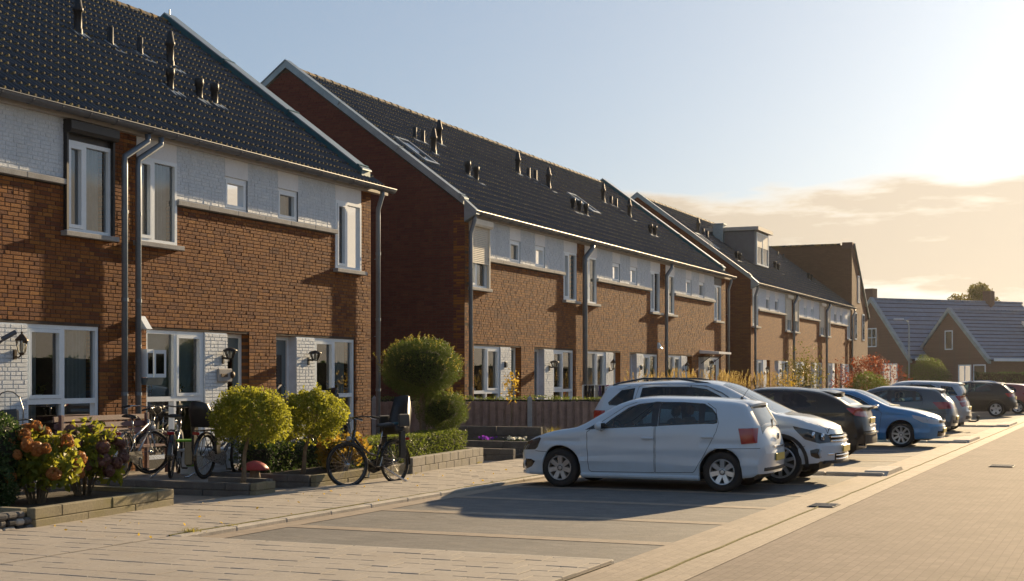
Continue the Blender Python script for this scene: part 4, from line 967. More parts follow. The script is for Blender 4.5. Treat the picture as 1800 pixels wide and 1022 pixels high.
def f2x(t, W, panel, rf_):
    panel('g', .0, 4.0, 5.6, .95); panel('g', 1.9, .3, 2.75, 1.5, bars=(2, 1)); panel('g', 3.6, .3, 2.75, 1.4, bars=(1, 1), mat=M_darkglass)
    halfw = 4.75
    def onroof(a, f, h): b = (halfw+.35)*(1-f); z = 3.25+(8.0-3.25)*f; return W(a, b, z+h)
    mb = MB(); q = [onroof(6.0, .42, .2), onroof(7.4, .42, .2), onroof(7.4, .62, .2), onroof(6.0, .62, .2)]; mb.add(q+[tuple(np.array(v)-np.array((0, 0, .2))) for v in q], [(0, 1, 2, 3), (0, 1, 5, 4), (1, 2, 6, 5), (2, 3, 7, 6), (3, 0, 4, 7)]); mb.build('skylight', M_lampglass, t)
    for a, f, s in ((8.6, .80, .5), (9.4, .66, .7)):
        p = onroof(a, f, 0); mb = MB(); mb.lathe([(.2, 0), (.16, s*.6), (.28, s*.65), (.28, s), (0, s+.1)], p, n=8); mb.build('vent_pipe', M_vent, t)
far_house('brick_house', 'far brick house with slate roof, chimney and four paned gable window', (1531, 526), 124, 8.5, 3.5, 4.8, 17, f1x)
far_house('brick_house', 'right hand brick house at the street end with blue grey roof and roof window', (1668, 546), 118, 7.3, 3.35, 4.3, 30, f2x)
M_tri = M_frame
# dormer cheek of white boarding between the two far roofs
P = depth_at(1640, 566, 123)
# street lamp in front of the far houses
def street_lamp():
    p = depth_at(1598, 690, 104); x, y = p[0], p[1]; s = 104/2500; hgt = EYE+(665-562)*s
    t = thing('street_lamp', 'slim grey street lamp with a curved arm in front of the far brick houses', 'street lamp', (x, y, 0)); d = np.array((-CP, -SP))
    mb = MB(); mb.tube([(x, y, 0), (x, y, 1.0), (x, y, hgt-.5), (x+d[0]*.1, y+d[1]*.1, hgt-.15), (x+d[0]*.4, y+d[1]*.4, hgt)], [.09, .07, .055, .05, .045], 8); mb.build('post', M_zinc, t, smooth=True)
    mb = MB(); mb.cbox((x+d[0]*.75, y+d[1]*.75, hgt+.02), (.75, .2, .1), bev=.04, rot=Matrix.Rotation(PHI, 3, 'Z')); mb.build('lamp_head', M_frame, t)
street_lamp()
# ------------------------------------------------------------------ cars
M_tyre = pm('tyre rubber', (0.014, 0.014, 0.015), 0.8, var=0.2, scale=10, obj=True)
M_alloy = pm('alloy wheel', (0.55, 0.56, 0.57), 0.3, 0.75, var=0.06, obj=True)
M_alloydull = pm('dusty alloy wheel', (0.40, 0.37, 0.35), 0.42, 0.6, var=0.12, obj=True)
M_hubdark = pm('hub and liner black', (0.012, 0.012, 0.012), 0.7, var=0.2, obj=True)  # plain near-black for hub discs, arch liners and underbody
M_plastic = pm('black bumper plastic', (0.02, 0.02, 0.021), 0.6, var=0.15, obj=True)
M_gloss = pm('gloss black trim', (0.008, 0.008, 0.009), 0.12, obj=True, coat=0.4)
M_seam = pm('dark door seam', (0.01, 0.01, 0.011), 0.8, obj=True)
M_chrome = pm('chrome strip', (0.75, 0.75, 0.76), 0.12, 1.0, var=0.02, obj=True)
M_seat = pm('dark seat fabric', (0.035, 0.035, 0.038), 0.9, obj=True)
M_plate = pm('yellow number plate', (0.62, 0.46, 0.08), 0.5, var=0.05, obj=True)
def lens(name, col, rough=0.12):
    m, nt, out = newmat(name); b = NB(nt); w = b.node('ShaderNodeTexWave'); w.inputs['Scale'].default_value = 26; b.L.new(b.objc(), w.inputs['Vector'])
    c = b.mix(b.math('MULTIPLY', w.outputs['Fac'], 0.35), col, tuple(q*.4 for q in col)); s = b.bsdf(c, rough, 0, 0.6, Coat_Weight=0.6, Coat_Roughness=0.03); nt.links.new(s, out.inputs[0]); return m
M_tail = lens('red tail lamp lens', (0.36, 0.012, 0.012)); M_tailw = lens('clear tail lamp lens', (0.55, 0.42, 0.42)); M_head = lens('smoked headlamp', (0.045, 0.05, 0.055), 0.05); M_headc = lens('clear headlamp', (0.42, 0.46, 0.50), 0.05)
def paint(name, col, metal=0.0, rough=0.35, dirt=1.0, gloss=0.85):
    m, nt, out = newmat(name); b = NB(nt); vec = b.objc()
    dust = b.ramp(b.noise(3.0, 6, 0.65, vec), ((0.4, (0,)*3), (0.75, (1,)*3)))
    sep = b.node('ShaderNodeSeparateXYZ'); b.L.new(vec, sep.inputs[0]); low = b.math('SUBTRACT', 1.0, b.math('MULTIPLY', sep.outputs[2], 1.5), True)
    c = b.mix(b.math('MULTIPLY', b.math('ADD', b.math('MULTIPLY', low, 0.22*dirt), 0.06*dirt), dust), col, (0.23, 0.20, 0.16))
    s = b.bsdf(c, b.math('ADD', rough, b.math('MULTIPLY', dust, 0.10)), metal, 0.5 if gloss > .8 else 0.2, b.bump(b.noise(2.4, 2, 0.5, vec), 0.012, 0.02), Coat_Weight=gloss, Coat_Roughness=0.035); nt.links.new(s, out.inputs[0]); return m
P_white = paint('white car paint', (0.51, 0.59, 0.67)); P_white2 = paint('pearl white car paint', (0.53, 0.60, 0.67)); P_black = paint('black car paint', (0.008, 0.009, 0.011), 0.0, 0.3, 0.2, 0.6); P_blue = paint('bright blue car paint', (0.035, 0.23, 0.48), 0.15, 0.35, 0.5)
P_grey = paint('slate grey car paint', (0.075, 0.095, 0.115), 0.4); P_silver = paint('silver car paint', (0.40, 0.42, 0.45), 0.55); P_dark = paint('charcoal car paint', (0.016, 0.017, 0.02), 0.0, 0.3, 0.25, 0.6); P_red = paint('dark red car paint', (0.22, 0.02, 0.025), 0.2)

def interp(pts, x):
    """monotone cubic through sorted (x, y) points"""
    pts = sorted(pts); X = np.array([p[0] for p in pts], float); Yv = np.array([p[1] for p in pts], float)
    h = np.diff(X); d = np.diff(Yv)/h; m = np.zeros(len(X)); m[0] = d[0]; m[-1] = d[-1]
    for i in range(1, len(X)-1):
        if d[i-1]*d[i] > 0:
            w1 = 2*h[i]+h[i-1]; w2 = h[i]+2*h[i-1]; m[i] = (w1+w2)/(w1/d[i-1]+w2/d[i])
    x = np.clip(np.asarray(x, float), X[0], X[-1]); k = np.clip(np.searchsorted(X, x)-1, 0, len(X)-2)
    t = (x-X[k])/h[k]; return (2*t**3-3*t**2+1)*Yv[k]+(t**3-2*t**2+t)*h[k]*m[k]+(-2*t**3+3*t**2)*Yv[k+1]+(t**3-t**2)*h[k]*m[k+1]
class Shell:
    def __init__(s, sp):
        s.sp = sp; s.W = sp['W']; xf, xr = sp['xf'], sp['xr']; s.xf, s.xr = xf, xr; rw = sp['arch']; zw = sp['rw']
        xs = set(np.linspace(xr, xf, 58).tolist())
        for xw in (sp['wf'], sp['wr']):
            for a in np.linspace(0, math.pi, 23): xs.add(xw+rw*math.cos(a))
            xs.add(xw+rw+.002); xs.add(xw-rw-.002)
        for e in (xf, xr):
            for d in (.01, .025, .05, .08, .12): xs.add(e-d if e > 0 else e+d)
        for p in sp['top']: xs.add(p[0])
        xs = sorted(x for x in xs if xr <= x <= xf); xs = [x for i, x in enumerate(xs) if i == 0 or x-xs[i-1] > .0015]
        s.xs = xs
        top = interp(sp['top'], xs); belt = interp(sp['belt'], xs); bot = interp(sp['bot'], xs)
        wid = interp(sp['wid'], xs)
        NL, NG, NT = 11, 5, 9; s.NL, s.NG, s.NT = NL, NG, NT
        rows = NL+1+NG+NT
        s.bm = bmesh.new(); s.lay = s.bm.faces.layers.int.new('band'); lay = s.lay
        Vv = []
        for i, x in enumerate(xs):
            zt = top[i]; zb = bot[i]; W = wid[i]
            for xw in (sp['wf'], sp['wr']):
                d = abs(x-xw)
                if d < rw: zb = max(zb, zw+math.sqrt(max(rw*rw-d*d, 0)))
            ze = min(belt[i], zt-.03); ze = max(ze, zb+.02)
            crown = sp.get('crown', .055)*min(1, max(.15, (zt-ze)/.3)); zc = max(ze+.012, zt-crown)
            ycb = s.side_y(x, ze, W); wr = ycb-sp.get('tumble', .36)*max(0, zc-ze)-.012
            pts = []
            for j in range(NL+1):
                z = zb+(ze-zb)*j/NL; pts.append((s.side_y(x, z, W), z))
            gl = math.hypot(ycb-wr, zc-ze); f = min(.07, gl*.35)
            dirg = ((wr-ycb)/gl, (zc-ze)/gl)
            for j in range(1, NG+1):
                q = (gl-f)*j/NG; bow = .018*math.sin(math.pi*j/NG)*min(1, gl/.4); pts.append((ycb+dirg[0]*q+bow*dirg[1], ze+dirg[1]*q-bow*dirg[0]))
            # rounded corner then over the top to the middle
            c0 = pts[-1]; fx = min(.11, wr*.3); c2 = (wr-fx, zc+(zt-zc)*(1-((wr-fx)/wr)**2.4))
            for j in range(1, 4):
                t = j/3; pts.append(((1-t)**2*c0[0]+2*t*(1-t)*wr+t*t*c2[0], (1-t)**2*c0[1]+2*t*(1-t)*(zc+.004)+t*t*c2[1]))
            for j in range(1, NT-3+1):
                y = (wr-fx)*(1-j/(NT-3)); pts.append((y, zc+(zt-zc)*(1-(y/wr)**2.4)))
            Vv.append([(x, y, z) for y, z in pts])
        s.K = len(Vv[0])
        A = {}
        for sd in (1, -1):
            for i in range(len(xs)):
                for k in range(s.K):
                    x, y, z = Vv[i][k]
                    if sd < 0 and k == s.K-1: A[(sd, i, k)] = A[(1, i, k)]; continue
                    A[(sd, i, k)] = s.bm.verts.new(s.warp(x, sd*y, z))
        for sd in (1, -1):
            for i in range(len(xs)-1):
                for k in range(s.K-1):
                    q = [A[(sd, i, k)], A[(sd, i+1, k)], A[(sd, i+1, k+1)], A[(sd, i, k+1)]]
                    if sd > 0: q = q[::-1]
                    if len(set(q)) < 4: continue
                    f = s.bm.faces.new(q); f[lay] = 1 if k < NL else (2 if k < NL+NG+1 else 3)
        # arch lips turned inwards
        for sd in (1, -1):
            for i in range(len(xs)-1):
                a, b = A[(sd, i, 0)], A[(sd, i+1, 0)]
                a2 = s.bm.verts.new((a.co.x, a.co.y-sd*.05, a.co.z)); b2 = s.bm.verts.new((b.co.x, b.co.y-sd*.05, b.co.z)); f = s.bm.faces.new((a, b, b2, a2)); f[lay] = 5
        # end caps: strips across the car at each section height
        for i, e in ((0, -1), (len(xs)-1, 1)):
            K = s.K; NC = 16; grid = []
            for k in range(K-1):
                x, y, z = Vv[i][k]; row = [A[(1, i, k)]]
                for c in range(1, NC): yy = y*(1-2*c/NC); row.append(s.bm.verts.new(s.warp(x, yy, z, cap=True)))
                row.append(A[(-1, i, k)]); grid.append(row)
            for k in range(len(grid)-1):
                for c in range(NC):
                    q = [grid[k][c], grid[k][c+1], grid[k+1][c+1], grid[k+1][c]]; f = s.bm.faces.new(q if e > 0 else q[::-1]); f[lay] = 4
            for c in range(NC):
                f = s.bm.faces.new((grid[-1][c], grid[-1][c+1], A[(1, i, K-1)])); f[lay] = 4
        bmesh.ops.recalc_face_normals(s.bm, faces=s.bm.faces)
        s.cat = s.bm.faces.layers.int.new('cat')
    def side_y(s, x, z, W):
        sp = s.sp; zm = sp.get('zmax', .62)
        y = W*(1-.10*abs((z-zm)/.6)**2.2)
        zc = sp.get('line')                       # character line pressed into the doors
        if zc is not None: y -= .015*math.exp(-((z-zc+.035)/.03)**2)
        zl = sp.get('low')
        if zl is not None: y += .020*math.exp(-((z-zl)/.030)**2)-.010*math.exp(-((z-zl-.10)/.06)**2)
        return y
    def warp(s, x, y, z, cap=False):
        sp = s.sp; W = s.W; r = min(1.0, abs(y)/W)
        df = sp['af']*r**3*max(0, min(1, (x-(s.xf-.75))/.75))**1.6
        dr = sp['ar']*r**3.4*max(0, min(1, ((s.xr+.6)-x)/.6))**1.6
        bf = sp.get('nose', .05)*max(0, (x-(s.xf-.12))/.12)*((z-sp.get('znose', .48))/.3)**2 if x > s.xf-.12 else 0
        br = sp.get('tailr', .04)*max(0, ((s.xr+.12)-x)/.12)*((z-sp.get('ztail', .52))/.3)**2 if x < s.xr+.12 else 0
        return Vector((x-df+dr-min(bf, .1)+min(br, .1), y, z))
    def cut(s, poly, axes, bands, cat, side=None, ymin=0.0, only=None):
        """split faces along the polygon's outline and label those inside"""
        bm = s.bm; cand = []
        for f in bm.faces:
            if f[s.lay] not in bands: continue
            if only is not None and f[s.cat] not in only: continue
            c = f.calc_center_median()
            if side and c.y*side < ymin: continue
            cand.append(f)
        cen = Vector((sum(p[0] for p in poly)/len(poly), sum(p[1] for p in poly)/len(poly)))
        ia, ib = 'xyz'.index(axes[0]), 'xyz'.index(axes[1])
        for p, q in zip(poly, poly[1:]+poly[:1]):
            d = Vector((q[0]-p[0], q[1]-p[1])); n2 = Vector((d.y, -d.x)); 
            if n2.dot(cen-Vector(p)) > 0: n2 = -n2
            no = [0, 0, 0]; co = [0, 0, 0]; no[ia], no[ib] = n2; co[ia], co[ib] = p
            geom = list({e for f in cand for e in f.edges}) + list({v for f in cand for v in f.verts}) + cand
            r = bmesh.ops.bisect_plane(bm, geom=geom, dist=1e-5, plane_co=co, plane_no=no)
            fs = [g for g in r['geom'] if isinstance(g, bmesh.types.BMFace)]
            NV, CV = Vector(no), Vector(co)
            cand = [f for f in fs if f.is_valid and NV.dot(f.calc_center_median()-CV) < 0]
        for f in cand: f[s.cat] = cat
        return cand
    def part(s, cats, name, mat, parent, smooth=True, label=None, push=0.0):
        fs = [f for f in s.bm.faces if f[s.cat] in cats]
        if not fs: return None
        vid = {}; V = []; F = []
        for f in fs:
            ids = []
            for v in f.verts:
                if v.index not in vid: vid[v.index] = len(V); V.append(tuple(v.co+v.normal*push))
                ids.append(vid[v.index])
            F.append(ids)
        me = bpy.data.meshes.new(name); me.from_pydata(V, [], F); me.materials.append(mat)
        me.polygons.foreach_set('use_smooth', [smooth]*len(F))
        o = bpy.data.objects.new(name, me); link(o); o.parent = parent; OFF[o] = np.zeros(3)
        if label: o['label'] = label
        return o
def inset(poly, d):
    c = Vector((sum(p[0] for p in poly)/len(poly), sum(p[1] for p in poly)/len(poly))); n = len(poly); L = []
    for i in range(n):
        p, q = Vector(poly[i]), Vector(poly[(i+1) % n]); e = (q-p).normalized(); nn = Vector((-e.y, e.x))
        if nn.dot(c-p) < 0: nn = -nn
        L.append((p+nn*d, e))
    out = []
    for i in range(n):
        (p, e), (q, g) = L[i-1], L[i]; den = e.x*g.y-e.y*g.x
        if abs(den) < 1e-6: out.append(tuple(q)); continue
        t = ((q.x-p.x)*g.y-(q.y-p.y)*g.x)/den; out.append(tuple(p+e*t))
    return out
WHEELS = {}
def wheel(parent, x, y, r, w, style, mat, side, zoff=0.0):
    """tyre, rim with spokes, hub; outer face towards side"""
    key = (round(r, 3), round(w, 3), style, mat.name)
    rim_r = r*{'five': .70, 'seven': .64, 'ten': .74, 'multi': .72, 'star': .72}[style]
    if key not in WHEELS:
        o_ = 1
        mb = MB(); t = r-rim_r
        mb.lathe([(rim_r, -w*.42), (rim_r+t*.25, -w*.5), (rim_r+t*.75, -w*.5), (r-.012, -w*.42), (r, -w*.30), (r, w*.30), (r-.012, w*.42), (rim_r+t*.75, w*.5), (rim_r+t*.25, w*.5), (rim_r, w*.43)], axis='y', n=40); ty = mb
        rb = MB(); rb.lathe([(rim_r, w*.44), (rim_r*.97, w*.46), (rim_r*.91, w*.44), (rim_r*.88, w*.30), (rim_r*.86, -w*.2)], axis='y', n=40)
        ns = {'five': 5, 'seven': 7, 'ten': 10, 'multi': 9, 'star': 5}[style]; ws = {'five': .095, 'seven': .062, 'ten': .034, 'multi': .03, 'star': .10}[style]
        hubr = r*.17
        for k in range(ns):
            a = 2*math.pi*k/ns+math.pi/2
            def P(rr, off, h): return (rr*math.cos(a)-off*math.sin(a), h, rr*math.sin(a)+off*math.cos(a))
            w0, w1 = ws*(.62 if style in ('seven', 'five', 'star') else .8), ws*(.5 if style == 'star' else .52)*(1.1 if style == 'seven' else 1)
            hy0, hy1 = w*.34, w*.425; r0, r1 = hubr*.8, rim_r*.93
            vs = [P(r0, -w0/1.3, hy0), P(r0, w0/1.3, hy0), P(r1, w1, hy1), P(r1, -w1, hy1), P(r0, -w0/1.3-.008, hy0-.04), P(r0, w0/1.3+.008, hy0-.04), P(r1, w1+.010, hy1-.045), P(r1, -w1-.010, hy1-.045)]
            rb.add(vs, [(0, 1, 2, 3), (0, 4, 5, 1), (1, 5, 6, 2), (2, 6, 7, 3), (3, 7, 4, 0)])
        rb.lathe([(hubr, w*.25), (hubr, w*.35), (hubr*.8, w*.365)], axis='y', n=20); rb.lathe([(hubr*.62, w*.37), (hubr*.5, w*.385), (0, w*.388)], axis='y', n=20)
        hb = MB(); hb.lathe([(rim_r*.9, w*.02), (rim_r*.5, w*.06), (0, w*.06)], axis='y', n=24); hb.lathe([(r*.5, w*.10), (r*.5, w*.13), (0, w*.13)], axis='y', n=24)
        hb.lathe([(hubr*.8, w*.366), (hubr*.64, w*.372)], axis='y', n=20)
        for k in range(5):
            a = 2*math.pi*k/5+.3; hb.lathe([(.009, w*.34), (.009, w*.375), (0, w*.375)], (hubr*.72*math.cos(a), 0, hubr*.72*math.sin(a)), 'y', 8)
        WHEELS[key] = [(q.v, q.f) for q in (hb, ty, rb)]
    outs = []
    def mesh(i, nm, m, par):
        kk = (key, i, side)
        if kk not in WHEELS:
            v, f = WHEELS[key][i]; me = bpy.data.meshes.new(nm); me.from_pydata([(a, b*side, c) for a, b, c in v], [], f); me.materials.append(m)
            b_ = bmesh.new(); b_.from_mesh(me); bmesh.ops.recalc_face_normals(b_, faces=b_.faces); b_.to_mesh(me); b_.free()
            if i == 1: me.polygons.foreach_set('use_smooth', [True]*len(me.polygons))
            WHEELS[kk] = me
        o = bpy.data.objects.new(nm, WHEELS[kk]); link(o); o.parent = par; return o
    h = mesh(0, 'wheel', M_hubdark, parent); h.location = (x, y, r+zoff)
    mesh(1, 'tyre', M_tyre, h); mesh(2, 'rim', mat, h)
def car(name, label, loc, rotz, sp, group='cars parked in the bays'):
    t = thing(name, label, 'car', loc, rotz, group, local=True)
    S = Shell(sp); W = sp['W']; pt = sp['paint']
    lower = (1, 2); side = (1, 2, 3)
    doors = sp['doors']; cid = 20; dl = []
    for sd in (1, -1):
        for k, d in enumerate(doors):
            S.cut(d, 'xz', (1, 2), 9, sd); S.cut(inset(d, .008), 'xz', (1, 2), cid, sd); dl.append((cid, sd, k)); cid += 1
        if sp.get('dlo'): S.cut(sp['dlo'], 'xz', (2, 1), 100+sd, sd, only=None) if False else None
    # glass: trim outline first, panes inside it
    gl = []
    for sd in (1, -1):
        for (poly, k) in sp['glass']:
            base = [c for c, s_, kk in dl if s_ == sd and kk == k]; tr = 200+len(gl)*2
            S.cut(poly, 'xz', (1, 2), tr, sd); S.cut(inset(poly, .022), 'xz', (1, 2), tr+1, sd); gl.append((tr, sd, k))
        if sp.get('pillar'):
            for q in sp['pillar']: S.cut(q, 'xz', (1, 2), 150, sd)
    if sp.get('screen'): S.cut(sp['screen'], 'xy', (3,), 300); S.cut(inset(sp['screen'], .035), 'xy', (3,), 301)
    if sp.get('rearglass'): S.cut(sp['rearglass'], 'xy', (3,), 302); S.cut(inset(sp['rearglass'], .03), 'xy', (3,), 303)
    for sd in (1, -1):
        for i, q in enumerate(sp.get('head', [])): S.cut(q, 'xz', (1, 2, 3), 310+(sd > 0), sd, .30)
        for i, q in enumerate(sp.get('tail', [])): S.cut(q, 'xz', (1, 2, 3, 4), 320+(sd > 0), sd, .30)
        for i, q in enumerate(sp.get('tailw', [])): S.cut(q, 'xz', (1, 2, 3, 4), 322+(sd > 0), sd, .30)
        for i, q in enumerate(sp.get('fog', [])): S.cut(q, 'xz', (1, 3), 330, sd, .35)
        for q in sp.get('seams', []):
            S.cut(q, 'xz', (1, 2), 9, sd, only=(0,))
        for q in sp.get('clad', []): S.cut(q, 'xz', (1,), 332, sd, only=(0,))
    for q in sp.get('capblack', []): S.cut(q, 'yz', (4,), 331)
    if sp.get('hoodseam'): S.cut(sp['hoodseam'], 'xy', (3,), 9, only=(0,)); S.cut(inset(sp['hoodseam'], .007), 'xy', (3,), 40, only=(9,))
    if sp.get('tailhead'):
        for sd in (1, -1):
            for q in sp['tailhead']: S.cut(q, 'yz', (4,), 320+(sd > 0), sd)
    S.bm.verts.index_update(); S.bm.normal_update()
    S.part({0, 5}, 'body', pt, t)
    if sp.get('hoodseam'): S.part({40}, 'bonnet', pt, t)
    S.part({9}, 'panel_gap', M_seam, t, push=-.006)  # panel gaps as near-black strips, their shade put into the colour
    for c, sd, k in dl:
        d = S.part({c}, 'door', pt, t)
        # handle
        hx, hz = sp['handles'][k]; y = S.side_y(hx, hz, W)*sd
        mb = MB(); mb.cbox((hx, y+sd*.018, hz), (.19, .022, .030), bev=.008); mb.cbox((hx+.02, y-sd*.002, hz-.004), (.10, .012, .05), bev=.004); mb.build('handle', sp.get('hmat', pt), d)
        for (tr, s2, k2) in gl:
            if s2 == sd and k2 == k: S.part({tr}, 'window_trim', M_gloss, d); S.part({tr+1}, 'window', sp.get('rglass', M_carglass) if k > 0 else M_carglass, d)
    for (tr, s2, k2) in gl:
        if k2 is None: S.part({tr}, 'window_trim', M_gloss, t); S.part({tr+1}, 'quarter_window', sp.get('rglass', M_carglass), t)
    S.part({150}, 'pillar_trim', M_gloss, t)
    S.part({300}, 'windscreen_frame', M_gloss, t); S.part({301}, 'windscreen', M_carglass, t)
    S.part({302}, 'rear_window_frame', M_gloss, t); S.part({303}, 'rear_window', sp.get('rglass', M_carglass), t)
    for k in (310, 311): S.part({k}, 'headlight', sp.get('headmat', M_head), t, push=.003)
    for k in (320, 321): S.part({k}, 'taillight', M_tail, t, push=.006)
    for k in (322, 323): S.part({k}, 'taillight_lens', M_tailw, t, push=.006)
    S.part({330}, 'fog_light_recess', M_gloss, t, push=-.004); S.part({331}, 'grille_opening', M_gloss, t, push=-.004); S.part({332}, 'cladding', M_plastic, t, push=.006)
    S.bm.free()
    xf, xr = sp['xf'], sp['xr']; r = sp['rw']
    for xw in (sp['wf'], sp['wr']):
        for sd in (1, -1): wheel(t, xw, sd*(W-.115), r, .205, sp['rim'], sp.get('rimmat2', sp['rimmat']) if xw == sp['wr'] else sp['rimmat'], sd)
    # dark liners and underside
    for xw in (sp['wf'], sp['wr']):
        for sd in (1, -1):
            mb = MB(); n = 14; ra = sp['arch']+.004; vs = []
            for i in range(n+1):
                a = math.pi*i/n; vs += [(xw+ra*math.cos(a), sd*(W-.05), r+ra*math.sin(a)), (xw+ra*math.cos(a), sd*(W-.36), r+ra*math.sin(a))]
            mb.add(vs, [(2*i, 2*i+1, 2*i+3, 2*i+2) for i in range(n)]); mb.add([vs[2*i+1] for i in range(n+1)], [tuple(range(n+1))])
            mb.build('wheel_arch', M_hubdark, t)
    mb = MB(); g = sp.get('ground', .17); mb.box(xr+.25, xf-.3, -W+.30, W-.30, g, g+.15); mb.box(sp['wr']+sp['arch']+.02, sp['wf']-sp['arch']-.02, -W+.07, W-.07, g, g+.1); mb.build('underbody', M_hubdark, t)
    # cabin
    mb = MB(); zs = sp.get('zseat', .5)
    mb.box(sp['wr']-.2, sp['cowl']-.05, -W+.16, W-.16, g+.15, zs-.12)
    mb.prism([(sp['cowl']+.15, zs+.1), (sp['cowl']+.10, zs+.36), (sp['cowl']-.25, zs+.34), (sp['cowl']-.4, zs+.1)], -W+.14, W-.14, 'y'); mb.build('interior', M_seat, t)
    def seat(x, y):
        mb = MB(); mb.cbox((x, y, zs-.02), (.5, .48, .16), bev=.05); mb.cbox((x-.30, y, zs+.28), (.14, .46, .56), bev=.05, rot=Matrix.Rotation(R(-14), 3, 'Y')); mb.cbox((x-.37, y, zs+.66), (.09, .26, .17), bev=.035, rot=Matrix.Rotation(R(-10), 3, 'Y'))
        for q in (-.06, .06): mb.tube([(x-.35, y+q, zs+.5), (x-.37, y+q, zs+.62)], .008, 5)
        mb.build('seat', M_seat, t)
    sx = sp['cowl']-1.0
    for y in (.36, -.36): seat(sx, y)
    for y in (.38, -.38): seat(sx-.85, y)
    mb = MB(); c = (sp['cowl']-.48, .36, zs+.34); ring = []
    for i in range(20):
        a = 2*math.pi*i/20; ring.append((c[0]+.185*math.sin(a)*math.sin(R(25)), c[1]+.185*math.cos(a), c[2]+.185*math.sin(a)*math.cos(R(25))))
    mb.tube(ring, .015, 6, closed=True); mb.cbox(c, (.05, .12, .12), bev=.02); mb.tube([(c[0], c[1]-.18, c[2]), (c[0], c[1]+.18, c[2])], .014, 5); mb.build('steering_wheel', M_gloss, t)
    # mirrors
    for sd in (1, -1):
        x, z = sp['mirror']; y = sd*(W+.075); mb = MB()
        mb.lathe([(0, -.085), (.05, -.08), (.075, -.05), (.085, 0), (.08, .03), (.07, .045), (0, .046)], (0, 0, 0), 'x', 14)
        mb.v = [(x-p[0]*.9, y+p[1]*1.35, z+p[2]*.82) for p in mb.v]; m_ = mb.build('mirror', sp.get('mirmat', pt), t, smooth=True)
        mb = MB(); mb.tube([(x+.02, sd*(W-.06), z-.07), (x+.01, y-sd*.06, z-.055)], .022, 6); mb.cbox((x-.043, y, z), (.006, .17, .095), bev=.003); mb.build('mirror_foot', M_gloss, m_)
    def fx(y, z, front=True): return S.warp(xf if front else xr, y, z).x
    # number plates
    for fr, (z, on) in (('front', sp['plate_f']), ('rear', sp['plate_r'])):
        if not on: continue
        e = 1 if fr == 'front' else -1; x = fx(0, z, fr == 'front')+e*.012 if on is True else on
        mb = MB(); mb.cbox((x, 0, z), (.016, .52, .11), bev=.006); mb.build('number_plate', M_plate, t)
    sp['extra'](t, S, fx) if sp.get('extra') else None
    return t
def slat(t, S, front, y0, y1, z, h, mat, name, proud=.012, n=12, d=.02):
    """bar that follows the curved end of the car"""
    mb = MB(); e = 1 if front else -1; vs = []
    for i in range(n+1):
        y = y0+(y1-y0)*i/n; x = S.warp(S.xf if front else S.xr, y, z).x
        for dx, dz in ((proud, -h/2), (proud+.006, 0), (proud, h/2), (-d, h/2), (-d, -h/2)): vs.append((x+e*dx, y, z+dz))
    fs = [(i*5+j, i*5+(j+1) % 5, (i+1)*5+(j+1) % 5, (i+1)*5+j) for i in range(n) for j in range(5)]
    mb.add(vs, fs+[(0, 1, 2, 3, 4), tuple(n*5+j for j in range(5))]); return mb.build(name, mat, t)
def spoiler(t, pts, w, mat, thick=.03):
    """roof spoiler: (x, z) line across the car"""
    mb = MB(); vs = []; n = 12
    for i in range(n+1):
        f = -1+2*i/n; s = 1-.10*abs(f)**3
        for (x, z) in pts: vs.append((x+.06*abs(f)**3, f*w*s, z-.025*f*f))
        for (x, z) in pts[::-1]: vs.append((x+.06*abs(f)**3, f*w*s, z-.025*f*f-thick))
    k = 2*len(pts); fs = [(i*k+j, i*k+(j+1) % k, (i+1)*k+(j+1) % k, (i+1)*k+j) for i in range(n) for j in range(k)]+[tuple(range(k)), tuple(n*k+j for j in range(k))]
    mb.add(vs, fs); return mb.build('roof_spoiler', mat, t, smooth=False)
def antenna(t, x, z, l, y=0.0):
    mb = MB(); mb.lathe([(.025, 0), (.015, .03), (0, .035)], (x, y, z-.005), n=8); mb.tube([(x, y, z), (x-l*.55, y, z+l*.8)], [.005, .003], 5); mb.build('antenna', M_plastic, t)
def wiper(t, pts, y=0):
    mb = MB(); mb.tube(pts, .009, 5); mb.build('wiper', M_plastic, t)
def exhaust(t, x, y, z):
    mb = MB(); mb.lathe([(.03, 0), (.034, 0), (.034, .14), (.03, .14)], (x, y, z), 'x', 12); mb.build('exhaust', M_chrome, t)

